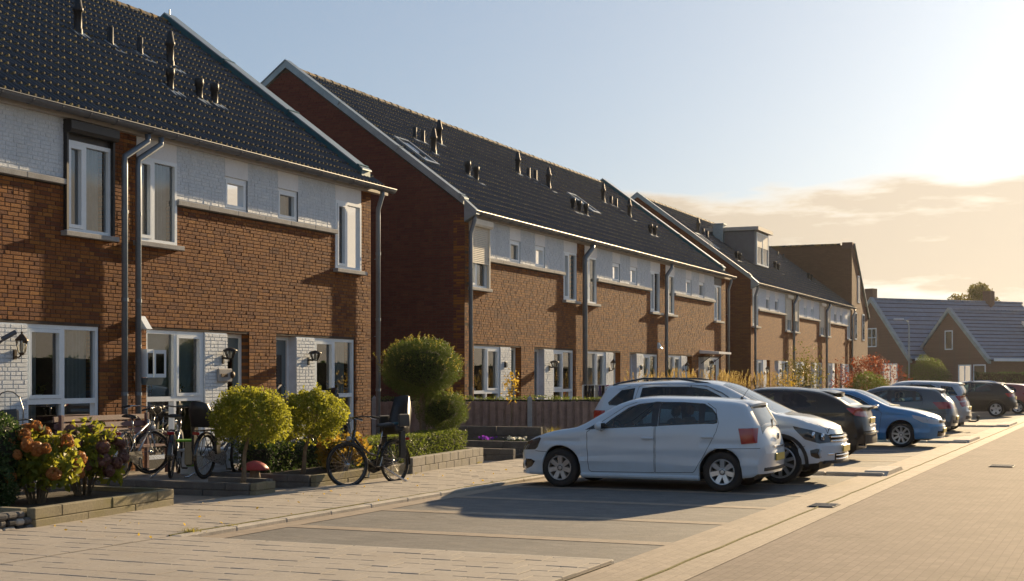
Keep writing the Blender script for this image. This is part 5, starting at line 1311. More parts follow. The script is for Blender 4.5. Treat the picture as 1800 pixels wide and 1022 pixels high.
# white hatchback, nose to the pavement
polo = dict(W=.83, xf=2.0, xr=-2.0, wf=1.31, wr=-1.21, rw=.292, arch=.342, paint=P_white, af=.30, ar=.17, rim='seven', rimmat=M_alloydull, rimmat2=M_alloy, zmax=.60, line=.735, low=.40, tumble=.40,
    top=[(-2.0, .56), (-1.985, .70), (-1.95, .82), (-1.90, .90), (-1.86, .945), (-1.72, 1.13), (-1.60, 1.285), (-1.52, 1.315), (-1.1, 1.355), (-.6, 1.378), (-.1, 1.385), (.15, 1.37), (.42, 1.30), (.70, 1.145), (1.02, .945), (1.10, .915), (1.35, .875), (1.62, .805), (1.83, .725), (1.93, .655), (1.98, .58), (2.0, .50)],
    belt=[(-2, .52), (-1.9, .84), (-1.6, .965), (-1.1, .962), (-.25, .918), (.55, .868), (.95, .838), (1.35, .785), (1.7, .70), (1.93, .58), (2, .46)],
    bot=[(-2, .27), (-1.8, .22), (-1.5, .205), (-.8, .155), (.9, .155), (1.65, .18), (1.95, .185), (2, .20)],
    wid=[(-2, .77), (-1.7, .82), (-1.2, .832), (.8, .83), (1.3, .828), (1.7, .80), (2, .74)],
    doors=[[(.84, .275), (.865, .62), (.87, .845), (.60, 1.03), (.30, 1.235), (.10, 1.305), (-.19, 1.335), (-.195, .255), (.80, .245)],
           [(-.205, .255), (-.20, 1.335), (-.6, 1.335), (-.92, 1.315), (-1.10, 1.20), (-1.16, 1.0), (-1.11, .80), (-.96, .55), (-.85, .34), (-.78, .27)]],
    handles=[(-.09, .765), (-1.0, .795)],
    glass=[([(.66, .90), (.50, 1.035), (.24, 1.215), (.09, 1.265), (-.155, 1.295), (-.16, .94), (.64, .892)], 0), ([(-.245, .945), (-.24, 1.297), (-.60, 1.297), (-.86, 1.28), (-.885, .982)], 1), ([(-.925, .985), (-.92, 1.275), (-1.04, 1.21), (-1.125, 1.12), (-1.14, 1.0), (-1.09, .985)], 1)],
    pillar=[[(.90, .872), (.68, .89), (.66, .90), (.70, .985)], [(-.155, .935), (-.24, .94), (-.24, 1.30), (-.155, 1.30)], [(-.88, .98), (-.93, .984), (-.925, 1.276), (-.86, 1.282)]],
    screen=[(1.0, -.66), (.42, -.54), (.22, -.53), (.16, 0), (.22, .53), (.42, .54), (1.0, .66), (1.07, 0)], rearglass=[(-1.60, -.50), (-1.60, .50), (-1.86, .56), (-1.86, -.56)],
    hoodseam=[(1.04, -.70), (1.04, .70), (1.55, .66), (1.86, .50), (1.90, 0), (1.86, -.50), (1.55, -.66)],
    head=[[(1.97, .545), (1.92, .60), (1.80, .68), (1.60, .748), (1.575, .735), (1.62, .60), (1.66, .562)]], fog=[[(2.0, .26), (2.0, .42), (1.72, .415), (1.66, .385), (1.72, .30), (1.82, .255)]],
    tail=[[(-1.50, .925), (-1.80, .93), (-1.815, .72), (-1.56, .70)]],
    seams=[[(-1.10, .632), (-2.0, .648), (-2.0, .640), (-1.10, .624)], [(1.66, .545), (1.42, .53), (1.42, .522), (1.66, .537)]],
    mirror=(.62, .935), cowl=.98, plate_f=(.36, True), plate_r=(.50, True))
def stretch(sp, f):
    """move all the x values of a car's outline through f"""
    for k in ('top', 'belt', 'bot', 'wid', 'handles'): sp[k] = [(f(a), b) for a, b in sp[k]]
    for k in ('doors', 'pillar', 'head', 'tail', 'tailw', 'fog', 'seams', 'clad'): sp[k] = [[(f(a), b) for a, b in q] for q in sp.get(k, [])]
    for k in ('screen', 'rearglass', 'hoodseam'):
        if sp.get(k): sp[k] = [(f(a), b) for a, b in sp[k]]
    sp['glass'] = [([(f(a), b) for a, b in q], k) for q, k in sp['glass']]; sp['xf'], sp['xr'] = f(sp['xf']), f(sp['xr'])
    return f
fp = stretch(polo, lambda x: 1.31+(x-1.31)*1.16 if x > 1.31 else (-1.21+(x+1.21)*.83 if x < -1.21 else x))
def polo_x(t, S, fx):
    spoiler(t, [(fp(-1.45), 1.335), (fp(-1.60), 1.315), (fp(-1.70), 1.285)], .53, P_white, .035); antenna(t, -1.3, 1.345, .22)
    wiper(t, [(fp(-1.87), .0, .93), (fp(-1.80), -.25, 1.04)]); slat(t, S, False, -.30, .30, .655, .035, M_chrome, 'boot_strip'); slat(t, S, False, -.62, .62, .335, .05, M_plastic, 'bumper_insert', .004)
    slat(t, S, True, -.45, .45, .50, .05, M_gloss, 'grille'); slat(t, S, True, -.50, .50, .32, .13, M_gloss, 'lower_grille', .006)
    for sd in (1, -1):
        mb = MB(); mb.cbox((.05, sd*.795, .20), (1.85, .06, .075), bev=.025); mb.build('sill_skirt', P_white, t)
        mb = MB(); mb.lathe([(.045, 0), (.05, .015), (.035, .02), (0, .022)], (fp(1.82), sd*.70, .345), 'x', 12); mb.build('fog_light', M_headc, t)
        mb = MB(); mb.lathe([(.06, 0), (.058, .02), (.03, .03), (0, .032)], (fp(1.68), sd*.70, .645), 'x', 12); mb.build('headlight_bulb', M_chrome, t)
    slat(t, S, True, -.76, .76, .205, .035, P_white, 'front_lip', .03)
    mb = MB(); mb.lathe([(.05, .0), (.055, -.012), (.045, -.02), (0, -.02)], (fx(0, .80, False)-.0, 0, .80), 'x', 20); mb.build('badge', M_chrome, t)
    for sd in (1, -1):
        mb = MB(); mb.cbox((-1.33, sd*.826, .86), (.17, .008, .17), bev=.003); mb.build('fuel_flap', P_white, t) if sd < 0 else None
polo['extra'] = polo_x
car('white_hatchback', 'white five door hatchback parked nose to the pavement, nearest car', (-6.62, 20.85, 0), math.pi, polo)

# white compact crossover, nose to the road
tig = dict(W=.905, xf=2.14, xr=-2.14, wf=1.19, wr=-1.36, rw=.338, arch=.40, paint=P_white2, af=.42, ar=.22, rim='ten', rimmat=M_alloy, zmax=.72, line=.90, low=.48, tumble=.34, ground=.22, zseat=.66,
    top=[(-2.14, .66), (-2.12, .85), (-2.06, 1.05), (-1.98, 1.18), (-1.82, 1.42), (-1.74, 1.53), (-1.66, 1.56), (-1.2, 1.60), (-.6, 1.622), (-.1, 1.615), (.15, 1.575), (.55, 1.405), (1.05, 1.125), (1.12, 1.095), (1.4, 1.055), (1.75, .975), (1.98, .89), (2.07, .81), (2.12, .70), (2.14, .60)],
    belt=[(-2.14, .62), (-2.0, 1.0), (-1.6, 1.16), (-.8, 1.13), (.3, 1.07), (.9, 1.03), (1.3, .965), (1.8, .83), (2.05, .68), (2.14, .55)],
    bot=[(-2.14, .36), (-1.9, .30), (-1.7, .26), (-.9, .22), (.75, .22), (1.7, .30), (2.05, .33), (2.14, .36)],
    wid=[(-2.14, .84), (-1.8, .89), (-1.2, .905), (1.2, .905), (1.7, .87), (2.14, .78)],
    doors=[[(.72, .34), (.78, .7), (.80, 1.02), (.55, 1.22), (.26, 1.40), (.0, 1.515), (-.28, 1.555), (-.28, .30), (.68, .30)], [(-.29, .30), (-.285, 1.555), (-.9, 1.555), (-1.16, 1.52), (-1.25, 1.1), (-1.15, .86), (-1.0, .6), (-.90, .34), (-.86, .30)]],
    handles=[(-.17, .99), (-1.08, 1.02)],
    glass=[([(.62, 1.085), (.50, 1.185), (.22, 1.365), (-.02, 1.475), (-.24, 1.505), (-.24, 1.125), (.60, 1.08)], 0), ([(-.33, 1.135), (-.325, 1.512), (-.9, 1.512), (-1.10, 1.49), (-1.14, 1.175)], 1), ([(-1.24, 1.185), (-1.22, 1.49), (-1.45, 1.455), (-1.66, 1.25), (-1.64, 1.205)], None)],
    pillar=[[(.84, 1.05), (.62, 1.07), (.62, 1.085), (.66, 1.16)], [(-.24, 1.125), (-.33, 1.13), (-.325, 1.51), (-.24, 1.505)]],
    screen=[(1.08, -.70), (.5, -.60), (.2, -.58), (.13, 0), (.2, .58), (.5, .60), (1.08, .70), (1.14, 0)], rearglass=[(-1.74, -.58), (-1.74, .58), (-2.0, .62), (-2.0, -.62)],
    hoodseam=[(1.12, -.76), (1.12, .76), (1.6, .70), (1.95, .56), (2.0, 0), (1.95, -.56), (1.6, -.70)],
    head=[[(2.10, .66), (2.06, .73), (1.72, .845), (1.42, .905), (1.44, .86), (1.62, .70), (1.85, .635)]], fog=[[(2.12, .40), (2.12, .545), (1.80, .555), (1.70, .53), (1.72, .44), (1.80, .405)]],
    tail=[[(-1.70, 1.12), (-2.1, 1.12), (-2.12, .93), (-1.80, .90), (-1.72, .98)]],
    seams=[[(1.62, .60), (1.36, .53), (1.36, .522), (1.62, .592)]],
    clad=[[(2.14, .36), (2.14, .30), (1.5, .2), (1.45, .36), (1.9, .34)], [(.72, .20), (.72, .30), (-.90, .30), (-.90, .20)]],
    mirror=(.62, 1.12), cowl=1.05, plate_f=(.545, 2.145), plate_r=(.9, True), rglass=M_darkglass)
def arch_trim(t, sp):
    W = sp['W']; 
    for xw in (sp['wf'], sp['wr']):
        for sd in (1, -1):
            mb = MB(); vs = []; n = 20
            for i in range(n+1):
                a = R(-8)+(math.pi+R(16))*i/n
                for ra, dy in ((sp['arch']-.004, -.004), (sp['arch']+.05, .001), (sp['arch']+.05, .012), (sp['arch']-.004, .014)):
                    x, z = xw+ra*math.cos(a), sp['rw']+ra*math.sin(a); vs.append((x, sd*(W*(1-.10*abs((z-sp['zmax'])/.6)**2.2)+dy-.006), z))
            mb.add(vs, [(i*4+j, i*4+(j+1) % 4, (i+1)*4+(j+1) % 4, (i+1)*4+j) for i in range(n) for j in range(4)]); mb.build('arch_trim', M_plastic, t)
def rails(t, x0, x1, z0, z1, y, mat, zm=None):
    for sd in (1, -1):
        mb = MB(); zm_ = zm or max(z0, z1)+.03; mb.tube([(x0, sd*y, z0), (x0-.10, sd*y, z0+.035), (x0+(x1-x0)*.35, sd*y, zm_), (x0+(x1-x0)*.7, sd*y, zm_), (x1+.10, sd*y, z1+.035), (x1, sd*y, z1)], .017, 8); mb.build('roof_rail', mat, t)
ft = stretch(tig, lambda x: 1.19+(x-1.19)*.90 if x > 1.19 else x); tig['plate_f'] = (.545, ft(2.16))
def tig_x(t, S, fx):
    arch_trim(t, tig); rails(t, .05, -1.65, 1.535, 1.53, .60, M_gloss, 1.64)
    spoiler(t, [(-1.62, 1.565), (-1.78, 1.55), (-1.88, 1.52)], .58, P_white2, .035); antenna(t, -1.3, 1.60, .3, .15)
    slat(t, S, True, -.56, .56, .70, .15, M_gloss, 'grille', .0); slat(t, S, True, -.56, .56, .735, .028, M_chrome, 'grille_bar', .02); slat(t, S, True, -.56, .56, .67, .028, M_chrome, 'grille_bar', .02)
    mb = MB(); mb.lathe([(.07, 0), (.075, .02), (.06, .03), (0, .03)], (ft(2.085), 0, .70), 'x', 20); mb.build('badge', M_chrome, t)
    slat(t, S, True, -.5, .5, .42, .12, M_gloss, 'lower_grille', .004)
    for z in (.39, .45): slat(t, S, True, -.48, .48, z, .018, M_chrome, 'grille_bar', .014)
    slat(t, S, True, -.70, .70, .345, .05, M_plastic, 'skid_lip', .02)
    for sd in (1, -1):
        mb = MB(); mb.lathe([(.06, 0), (.062, .02), (.05, .022), (.045, .008), (0, .006)], (ft(1.86), sd*.77, .475), 'x', 14); mb.build('fog_light', M_headc, t)
        for dx, dy in ((1.76, .795), (1.90, .70)): mb = MB(); mb.lathe([(.055, -.02), (.057, .01), (.04, .02), (0, .024)], (ft(dx), sd*dy, .765-(dx-1.76)*.2), 'x', 14); mb.build('headlight_bulb', M_chrome, t)
        mb = MB(); mb.tube([(ft(2.05), sd*.55, .47), (ft(1.98), sd*.68, .47)], .012, 5); mb.build('bumper_trim', M_chrome, t)
    for sd in (1, -1):    # bright line over the side windows
        mb = MB(); mb.tube([(x, sd*(S.side_y(0, 1.1, .905)-.34*max(0, z-1.1)+.008), z) for x, z in ((.70, 1.13), (.5, 1.26), (.24, 1.42), (-.02, 1.525), (-.4, 1.553), (-.95, 1.553), (-1.3, 1.52), (-1.5, 1.47))], .008, 5); mb.build('window_strip', M_chrome, t)
tig['extra'] = tig_x
car('white_crossover', 'white compact crossover with dark roof rails, nose to the road behind the hatchback', (-6.20, 22.86, 0), 0, tig)

# black coupe-like crossover, tail to the road
chr_ = dict(W=.90, xf=2.10, xr=-2.10, wf=1.28, wr=-1.32, rw=.335, arch=.395, paint=P_black, af=.42, ar=.26, rim='five', rimmat=M_alloydull, zmax=.70, line=.92, low=.46, tumble=.42, ground=.2, zseat=.60,
    top=[(-2.1, .60), (-2.09, .80), (-2.05, 1.0), (-1.98, 1.06), (-1.80, 1.10), (-1.55, 1.235), (-1.30, 1.36), (-1.15, 1.405), (-.8, 1.45), (-.3, 1.475), (.1, 1.465), (.4, 1.395), (.8, 1.175), (1.08, 1.02), (1.2, .985), (1.6, .90), (1.95, .76), (2.05, .66), (2.1, .54)],
    belt=[(-2.1, .56), (-2.0, .95), (-1.6, 1.08), (-.9, 1.03), (.2, .94), (.9, .90), (1.5, .80), (2.0, .62), (2.1, .5)],
    bot=[(-2.1, .34), (-1.8, .27), (-1.6, .24), (-.8, .19), (.8, .19), (1.7, .23), (2.1, .28)],
    wid=[(-2.1, .84), (-1.7, .895), (-1.2, .905), (0, .88), (1.2, .90), (1.7, .86), (2.1, .78)],
    doors=[[(.82, .26), (.88, .85), (.62, 1.05), (.30, 1.26), (-.0, 1.37), (-.28, 1.405), (-.28, .25), (.78, .24)], [(-.29, .25), (-.285, 1.405), (-.7, 1.39), (-1.05, 1.27), (-1.20, 1.08), (-1.10, .82), (-.92, .50), (-.84, .27)]],
    handles=[(-.14, .86), (-1.0, 1.19)],
    glass=[([(.66, .955), (.5, 1.085), (.26, 1.24), (0, 1.34), (-.24, 1.37), (-.24, 1.0), (.64, .95)], 0), ([(-.33, 1.005), (-.325, 1.37), (-.65, 1.36), (-.88, 1.27), (-1.0, 1.10), (-.92, 1.06)], 1)],
    pillar=[[(-.24, .995), (-.33, 1.0), (-.325, 1.372), (-.24, 1.372)]],
    screen=[(1.02, -.66), (.5, -.56), (.3, -.54), (.22, 0), (.3, .54), (.5, .56), (1.02, .66), (1.1, 0)], rearglass=[(-1.22, -.50), (-1.22, .50), (-1.72, .58), (-1.72, -.58)],
    head=[[(2.08, .62), (1.95, .70), (1.5, .80), (1.6, .70), (1.9, .60)]],
    tail=[[(-1.48, .985), (-1.60, 1.04), (-2.02, 1.075), (-2.08, 1.03), (-2.06, .80), (-1.98, .79), (-1.86, .90)]],
    clad=[[(.85, .18), (.85, .30), (-.9, .30), (-.9, .18)], [(-1.72, .2), (-1.74, .42), (-2.1, .46), (-2.1, .3)]],
    mirror=(.62, 1.0), cowl=1.0, plate_f=(.45, True), plate_r=(.80, True), rglass=M_darkglass)
def chr_x(t, S, fx):
    arch_trim(t, chr_); spoiler(t, [(-1.10, 1.42), (-1.30, 1.405), (-1.47, 1.365)], .56, P_black, .03); spoiler(t, [(-1.82, 1.105), (-1.98, 1.10), (-2.13, 1.085)], .60, P_black, .045)
    mb = MB(); mb.prism([(-.62, 1.455), (-.82, 1.455), (-.82, 1.505)], -.03, .03, 'y'); mb.build('fin_antenna', P_black, t)
    slat(t, S, False, -.62, .62, .42, .17, M_plastic, 'bumper_insert', .02); slat(t, S, False, -.32, .32, .70, .03, M_chrome, 'boot_strip', .015); slat(t, S, False, -.66, .66, .55, .03, P_black, 'bumper_lip', .04)
    for sd in (1, -1):
        mb = MB(); mb.tube([(.62, sd*.86, .945), (-.3, sd*.865, .995), (-.80, sd*.86, 1.035), (-.95, sd*.835, 1.10), (-1.08, sd*.80, 1.19)], .006, 5); mb.build('window_strip', M_chrome, t)
    exhaust(t, -2.02, .5, .30)
chr_['extra'] = chr_x
car('black_crossover', 'black crossover with sloping roof and red tail lamp, tail to the road', (-6.88, 29.45, 0), math.pi, chr_)

# bright blue hatchback, nose to the road
blue = dict(W=.855, xf=2.04, xr=-2.04, wf=1.13, wr=-1.40, rw=.300, arch=.355, paint=P_blue, af=.40, ar=.2, rim='multi', rimmat=M_alloy, zmax=.60, line=.80, low=.36, tumble=.42,
    top=[(-2.04, .6), (-2.02, .85), (-1.95, 1.0), (-1.75, 1.28), (-1.62, 1.345), (-1.1, 1.39), (-.5, 1.405), (0, 1.37), (.3, 1.26), (.8, 1.01), (.9, .975), (1.2, .925), (1.6, .84), (1.88, .735), (1.98, .64), (2.04, .50)],
    belt=[(-2.04, .55), (-1.9, .92), (-1.3, .945), (0, .89), (.7, .85), (1.3, .77), (1.8, .64), (2.04, .46)], bot=[(-2.04, .28), (-1.8, .22), (-.9, .17), (.7, .17), (1.6, .2), (2.04, .21)],
    wid=[(-2.04, .8), (-1.5, .85), (1.2, .855), (1.6, .83), (2.04, .74)],
    doors=[[(.62, .27), (.68, .82), (.50, .98), (.2, 1.17), (-.1, 1.29), (-.42, 1.335), (-.42, .25), (.6, .24)], [(-.43, .25), (-.425, 1.335), (-1.0, 1.325), (-1.25, 1.25), (-1.35, .9), (-1.2, .75), (-1.02, .5), (-.95, .27)]],
    handles=[(-.30, .80), (-1.2, .84)],
    glass=[([(.50, .91), (.42, .99), (.16, 1.155), (-.1, 1.25), (-.38, 1.295), (-.38, .94), (.48, .90)], 0), ([(-.47, .945), (-.465, 1.297), (-.95, 1.285), (-1.15, 1.22), (-1.25, .98)], 1)], pillar=[[(-.38, .935), (-.47, .94), (-.465, 1.3), (-.38, 1.298)]],
    screen=[(.86, -.66), (.3, -.56), (.0, -.54), (-.08, 0), (.0, .54), (.3, .56), (.86, .66), (.92, 0)], rearglass=[(-1.66, -.5), (-1.66, .5), (-1.92, .56), (-1.92, -.56)],
    hoodseam=[(.90, -.70), (.90, .70), (1.5, .62), (1.85, .45), (1.9, 0), (1.85, -.45), (1.5, -.62)],
    head=[[(2.0, .55), (1.95, .63), (1.7, .72), (1.38, .775), (1.42, .70), (1.62, .60), (1.85, .555)]], headmat=M_headc, tail=[[(-1.7, .95), (-2.0, .95), (-2.0, .7), (-1.75, .72)]], fog=[[(2.0, .25), (2.0, .36), (1.85, .36), (1.82, .26)]],
    mirror=(.56, .955), cowl=.82, plate_f=(.40, True), plate_r=(.7, True))
def blue_x(t, S, fx):
    slat(t, S, True, -.42, .42, .62, .07, M_gloss, 'grille', .002); slat(t, S, True, -.40, .40, .635, .016, M_chrome, 'grille_bar', .016); slat(t, S, True, -.52, .52, .34, .14, M_gloss, 'lower_grille', .004); antenna(t, -1.2, 1.39, .25); wiper(t, [(.95, .2, .985), (.80, -.4, 1.01)])
    for sd in (1, -1):
        mb = MB(); mb.lathe([(.05, 0), (.052, .02), (0, .03)], (1.72, sd*.70, .665), 'x', 12); mb.build('headlight_bulb', M_chrome, t)
blue['extra'] = blue_x
car('blue_hatchback', 'bright blue hatchback facing the road with its bonnet in the sun', (-6.14, 35.57, 0), 0, blue)

# slate grey hatchback, tail to the road
grey = dict(polo); grey['xf'] = 2.0; grey.update(W=.86, xf=2.02, xr=-2.02, paint=P_grey, rim='five', rimmat=M_alloy, rimmat2=M_alloy, extra=None,
    top=[(-2.02, .56), (-2.0, .74), (-1.95, .88), (-1.88, .96), (-1.70, 1.16), (-1.56, 1.30), (-1.45, 1.345), (-1.0, 1.40), (-.5, 1.425), (0, 1.42), (.2, 1.395), (.5, 1.30), (.8, 1.14), (1.06, .985), (1.2, .945), (1.62, .84), (1.85, .74), (1.98, .62), (2.02, .5)])
def grey_x(t, S, fx):
    spoiler(t, [(-1.35, 1.375), (-1.55, 1.35), (-1.68, 1.315)], .54, P_grey, .035); slat(t, S, False, -.6, .6, .40, .1, M_plastic, 'bumper_insert', .01); antenna(t, -1.2, 1.39, .15)
grey['extra'] = grey_x
grey['tail'] = [[(-1.42, .96), (-1.93, .97), (-1.97, .78), (-1.60, .76)]]; grey['rglass'] = M_carglass
car('grey_hatchback', 'slate grey hatchback, tail to the road, between the blue one and the silver one', (-6.62, 43.0, 0), math.pi, grey)
# silver tall hatchback with a tow bar
silv = dict(W=.87, xf=1.98, xr=-1.98, wf=1.25, wr=-1.30, rw=.31, arch=.36, paint=P_silver, af=.36, ar=.2, rim='five', rimmat=M_alloy, zmax=.66, line=.84, low=.42, tumble=.38, zseat=.62,
    top=[(-1.98, .62), (-1.97, .9), (-1.92, 1.05), (-1.80, 1.33), (-1.68, 1.49), (-1.55, 1.52), (-1.0, 1.56), (-.3, 1.575), (.1, 1.55), (.5, 1.39), (1.0, 1.10), (1.15, 1.04), (1.6, .9), (1.85, .78), (1.95, .65), (1.98, .52)],
    belt=[(-1.98, .58), (-1.9, .98), (-1.4, 1.05), (-.3, .99), (.8, .92), (1.4, .8), (1.85, .64), (1.98, .48)], bot=[(-1.98, .3), (-1.7, .24), (-.8, .19), (.8, .19), (1.98, .22)], wid=[(-1.98, .82), (-1.5, .865), (1.2, .87), (1.98, .75)],
    doors=[[(.80, .28), (.86, .92), (.5, 1.2), (.15, 1.42), (-.28, 1.495), (-.28, .26), (.76, .26)], [(-.29, .26), (-.285, 1.495), (-.85, 1.49), (-1.1, 1.42), (-1.18, 1.0), (-1.05, .7), (-.88, .4), (-.84, .27)]], handles=[(-.16, .9), (-1.05, .94)],
    glass=[([(.66, 1.0), (.46, 1.17), (.14, 1.37), (-.24, 1.45), (-.24, 1.05), (.64, .99)], 0), ([(-.33, 1.055), (-.325, 1.455), (-.85, 1.45), (-1.0, 1.39), (-1.08, 1.1)], 1), ([(-1.2, 1.10), (-1.16, 1.42), (-1.5, 1.38), (-1.68, 1.12)], None)], pillar=[[(-.24, 1.045), (-.33, 1.05), (-.325, 1.46), (-.24, 1.455)]],
    screen=[(1.04, -.66), (.5, -.58), (.2, -.56), (.12, 0), (.2, .56), (.5, .58), (1.04, .66), (1.1, 0)], rearglass=[(-1.68, -.56), (-1.68, .56), (-1.90, .6), (-1.90, -.6)],
    head=[[(1.95, .6), (1.85, .7), (1.45, .84), (1.5, .72), (1.75, .6)]], tail=[[(-1.60, 1.10), (-1.95, 1.12), (-1.97, .98), (-1.72, .94)], [(-1.73, .90), (-1.97, .93), (-1.97, .80), (-1.80, .76)]], tailw=[[(-1.72, .94), (-1.97, .98), (-1.97, .93), (-1.73, .90)]],
    mirror=(.6, 1.04), cowl=1.0, plate_f=(.4, True), plate_r=(.72, True), rglass=M_carglass)
def silv_x(t, S, fx):
    spoiler(t, [(-1.52, 1.53), (-1.68, 1.515), (-1.78, 1.49)], .56, P_silver, .035); slat(t, S, False, -.65, .65, .44, .1, M_plastic, 'bumper_insert', .012)
    mb = MB(); mb.tube([(-1.9, 0, .30), (-2.12, 0, .30), (-2.2, 0, .34), (-2.2, 0, .40)], .025, 8); mb.lathe([(.0, .36), (.05, .39), (.055, .43), (.05, .47), (0, .49)], (-2.2, 0, 0), n=12); mb.build('tow_bar', M_plastic, t)
silv['extra'] = silv_x
car('silver_hatchback', 'tall silver hatchback with a tow bar ball on its tail', (-6.55, 46.4, 0), math.pi, silv)
# charcoal suv, tail to the road, and two red cars past it
kia = dict(tig); kia.update(W=.90, xf=2.14, xr=-2.14, wf=1.25, wr=-1.35, rw=.325, arch=.385, paint=P_dark, rim='star', rimmat=M_alloy, af=.38, ar=.26, clad=[[(.72, .20), (.72, .32), (-.90, .32), (-.90, .20)], [(-1.75, .22), (-1.78, .46), (-2.14, .5), (-2.14, .34)]],
    top=[(-2.14, .62), (-2.12, .86), (-2.06, 1.02), (-1.96, 1.10), (-1.74, 1.31), (-1.60, 1.42), (-1.45, 1.46), (-1.0, 1.505), (-.4, 1.525), (.1, 1.505), (.4, 1.42), (.8, 1.20), (1.1, 1.04), (1.2, 1.01), (1.7, .9), (1.98, .79), (2.1, .66), (2.14, .56)],
    belt=[(-2.14, .58), (-2.0, .96), (-1.6, 1.06), (-.8, 1.03), (.3, .99), (.9, .95), (1.3, .9), (1.8, .78), (2.05, .64), (2.14, .52)],
    doors=[[(.76, .34), (.82, .94), (.55, 1.14), (.26, 1.32), (.0, 1.425), (-.28, 1.46), (-.28, .30), (.72, .30)], [(-.29, .30), (-.285, 1.46), (-.9, 1.455), (-1.16, 1.38), (-1.25, 1.05), (-1.15, .86), (-1.0, .6), (-.92, .34), (-.88, .30)]], handles=[(-.17, .93), (-1.08, .96)],
    glass=[([(.62, 1.02), (.50, 1.12), (.22, 1.29), (-.02, 1.38), (-.24, 1.41), (-.24, 1.06), (.60, 1.01)], 0), ([(-.33, 1.07), (-.325, 1.415), (-.9, 1.41), (-1.08, 1.34), (-1.14, 1.1)], 1)], pillar=[[(-.24, 1.06), (-.33, 1.06), (-.325, 1.415), (-.24, 1.41)]],
    screen=[(1.08, -.70), (.6, -.60), (.35, -.58), (.26, 0), (.35, .58), (.6, .60), (1.08, .70), (1.14, 0)], rearglass=[(-1.56, -.54), (-1.56, .54), (-1.95, .6), (-1.95, -.6)], hoodseam=None, fog=[], head=[[(2.10, .66), (2.0, .74), (1.6, .86), (1.68, .76), (1.95, .65)]],
    tail=[[(-1.72, 1.0), (-2.06, 1.03), (-2.10, .85), (-1.86, .84)]], mirror=(.62, 1.05), seams=[], plate_f=(.5, True), plate_r=(.8, True), rglass=M_carglass)
def kia_x(t, S, fx):
    arch_trim(t, kia); spoiler(t, [(-1.40, 1.475), (-1.58, 1.46), (-1.72, 1.425)], .56, P_dark, .035); rails(t, .0, -1.4, 1.44, 1.43, .60, M_chrome, 1.53); slat(t, S, False, -.66, .66, .46, .16, M_plastic, 'bumper_insert', .02); slat(t, S, False, -.5, .5, .37, .05, M_chrome, 'skid_strip', .03)
    for sd in (1, -1): mb = MB(); mb.tube([(-.9, sd*.765, 1.43), (-1.15, sd*.765, 1.38), (-1.38, sd*.79, 1.22), (-1.5, sd*.82, 1.10)], .01, 5); mb.build('window_strip', M_chrome, t)
kia['extra'] = kia_x
car('dark_suv', 'charcoal suv parked alone past the last island, tail to the road', (-6.62, 64.8, 0), math.pi, kia)
red1 = dict(grey); red1.update(paint=P_red, extra=None); car('red_hatchback', 'dark red car half hidden behind the charcoal suv', (-6.0, 70.6, 0), math.pi, red1)
red2 = dict(polo); red2.update(paint=P_red, extra=None); car('red_hatchback', 'farthest red car at the right edge of the row', (-5.9, 76.5, 0), math.pi, red2)
# ------------------------------------------------------------------ garden walls, terrace, fence, furniture
M_block = pm('grey garden block', (0.26, 0.235, 0.20), 0.9, var=0.2, scale=7, bump=0.5, dirt=((0.15, 0.13, 0.05), 0.5))
M_sleeper = pm('mossy concrete sleeper', (0.24, 0.205, 0.13), 0.9, var=0.22, scale=4, bump=0.5, dirt=((0.15, 0.13, 0.035), 0.7))
M_dblock = pm('dark block and shaded face', (0.13, 0.12, 0.11), 0.9, var=0.2, scale=7, bump=0.5)  # dark stones, and painted shade for planter faces turned from the sun
M_fence = pm('weathered fence wood', (0.30, 0.20, 0.165), 0.85, var=0.22, scale=7, bump=0.4, bscale=40)
M_post = pm('concrete fence post', (0.36, 0.36, 0.36), 0.85, var=0.12, bump=0.3)
M_bench = pm('plum stained bench wood', (0.15, 0.075, 0.075), 0.6, var=0.2, bump=0.2)
M_bark = pm('pale brown bark', (0.17, 0.125, 0.08), 0.9, var=0.3, scale=14, bump=0.8, bscale=50)
M_redcap = pm('red painted mushroom cap', (0.36, 0.035, 0.03), 0.55, var=0.2, scale=9)
M_whitebox = pm('white storage box', (0.66, 0.70, 0.74), 0.5, var=0.06)
def blocks(parent, p0, p1, z0, h, courses, bl, thick, m, name='block', gap=.007):
    """a course-built garden wall between two ground points; every block its own part"""
    a, b = Vector((*p0, 0)), Vector((*p1, 0)); L_ = (b-a).length; d = (b-a)/L_; ang = math.atan2(d.y, d.x); ch = h/courses
    for c in range(courses):
        s = -(bl/2 if c % 2 else 0)
        while s < L_-.02:
            q0, q1 = max(s, 0), min(s+bl, L_)
            if q1-q0 > .03:
                mid = a+d*((q0+q1)/2); mb = MB(); mb.cbox((mid.x+random.uniform(-.004, .004), mid.y+random.uniform(-.004, .004), z0+ch*(c+.5)), (q1-q0-gap, thick, ch-gap*.6), bev=.008, rot=Matrix.Rotation(ang+random.uniform(-.004, .004), 3, 'Z')); mb.build(name, m, parent)
            s += bl
def bed(t, poly, z):
    mb = MB(); n = len(poly); mb.prism(poly, -.02, z, 'z'); mb.build('soil', M_soil, t)
def planter(name, label, loc, walls, soil, z): 
    t = thing(name, label, 'planter', (*loc, 0))
    for w in walls: blocks(t, *w)
    if soil: bed(t, soil, z)
    return t
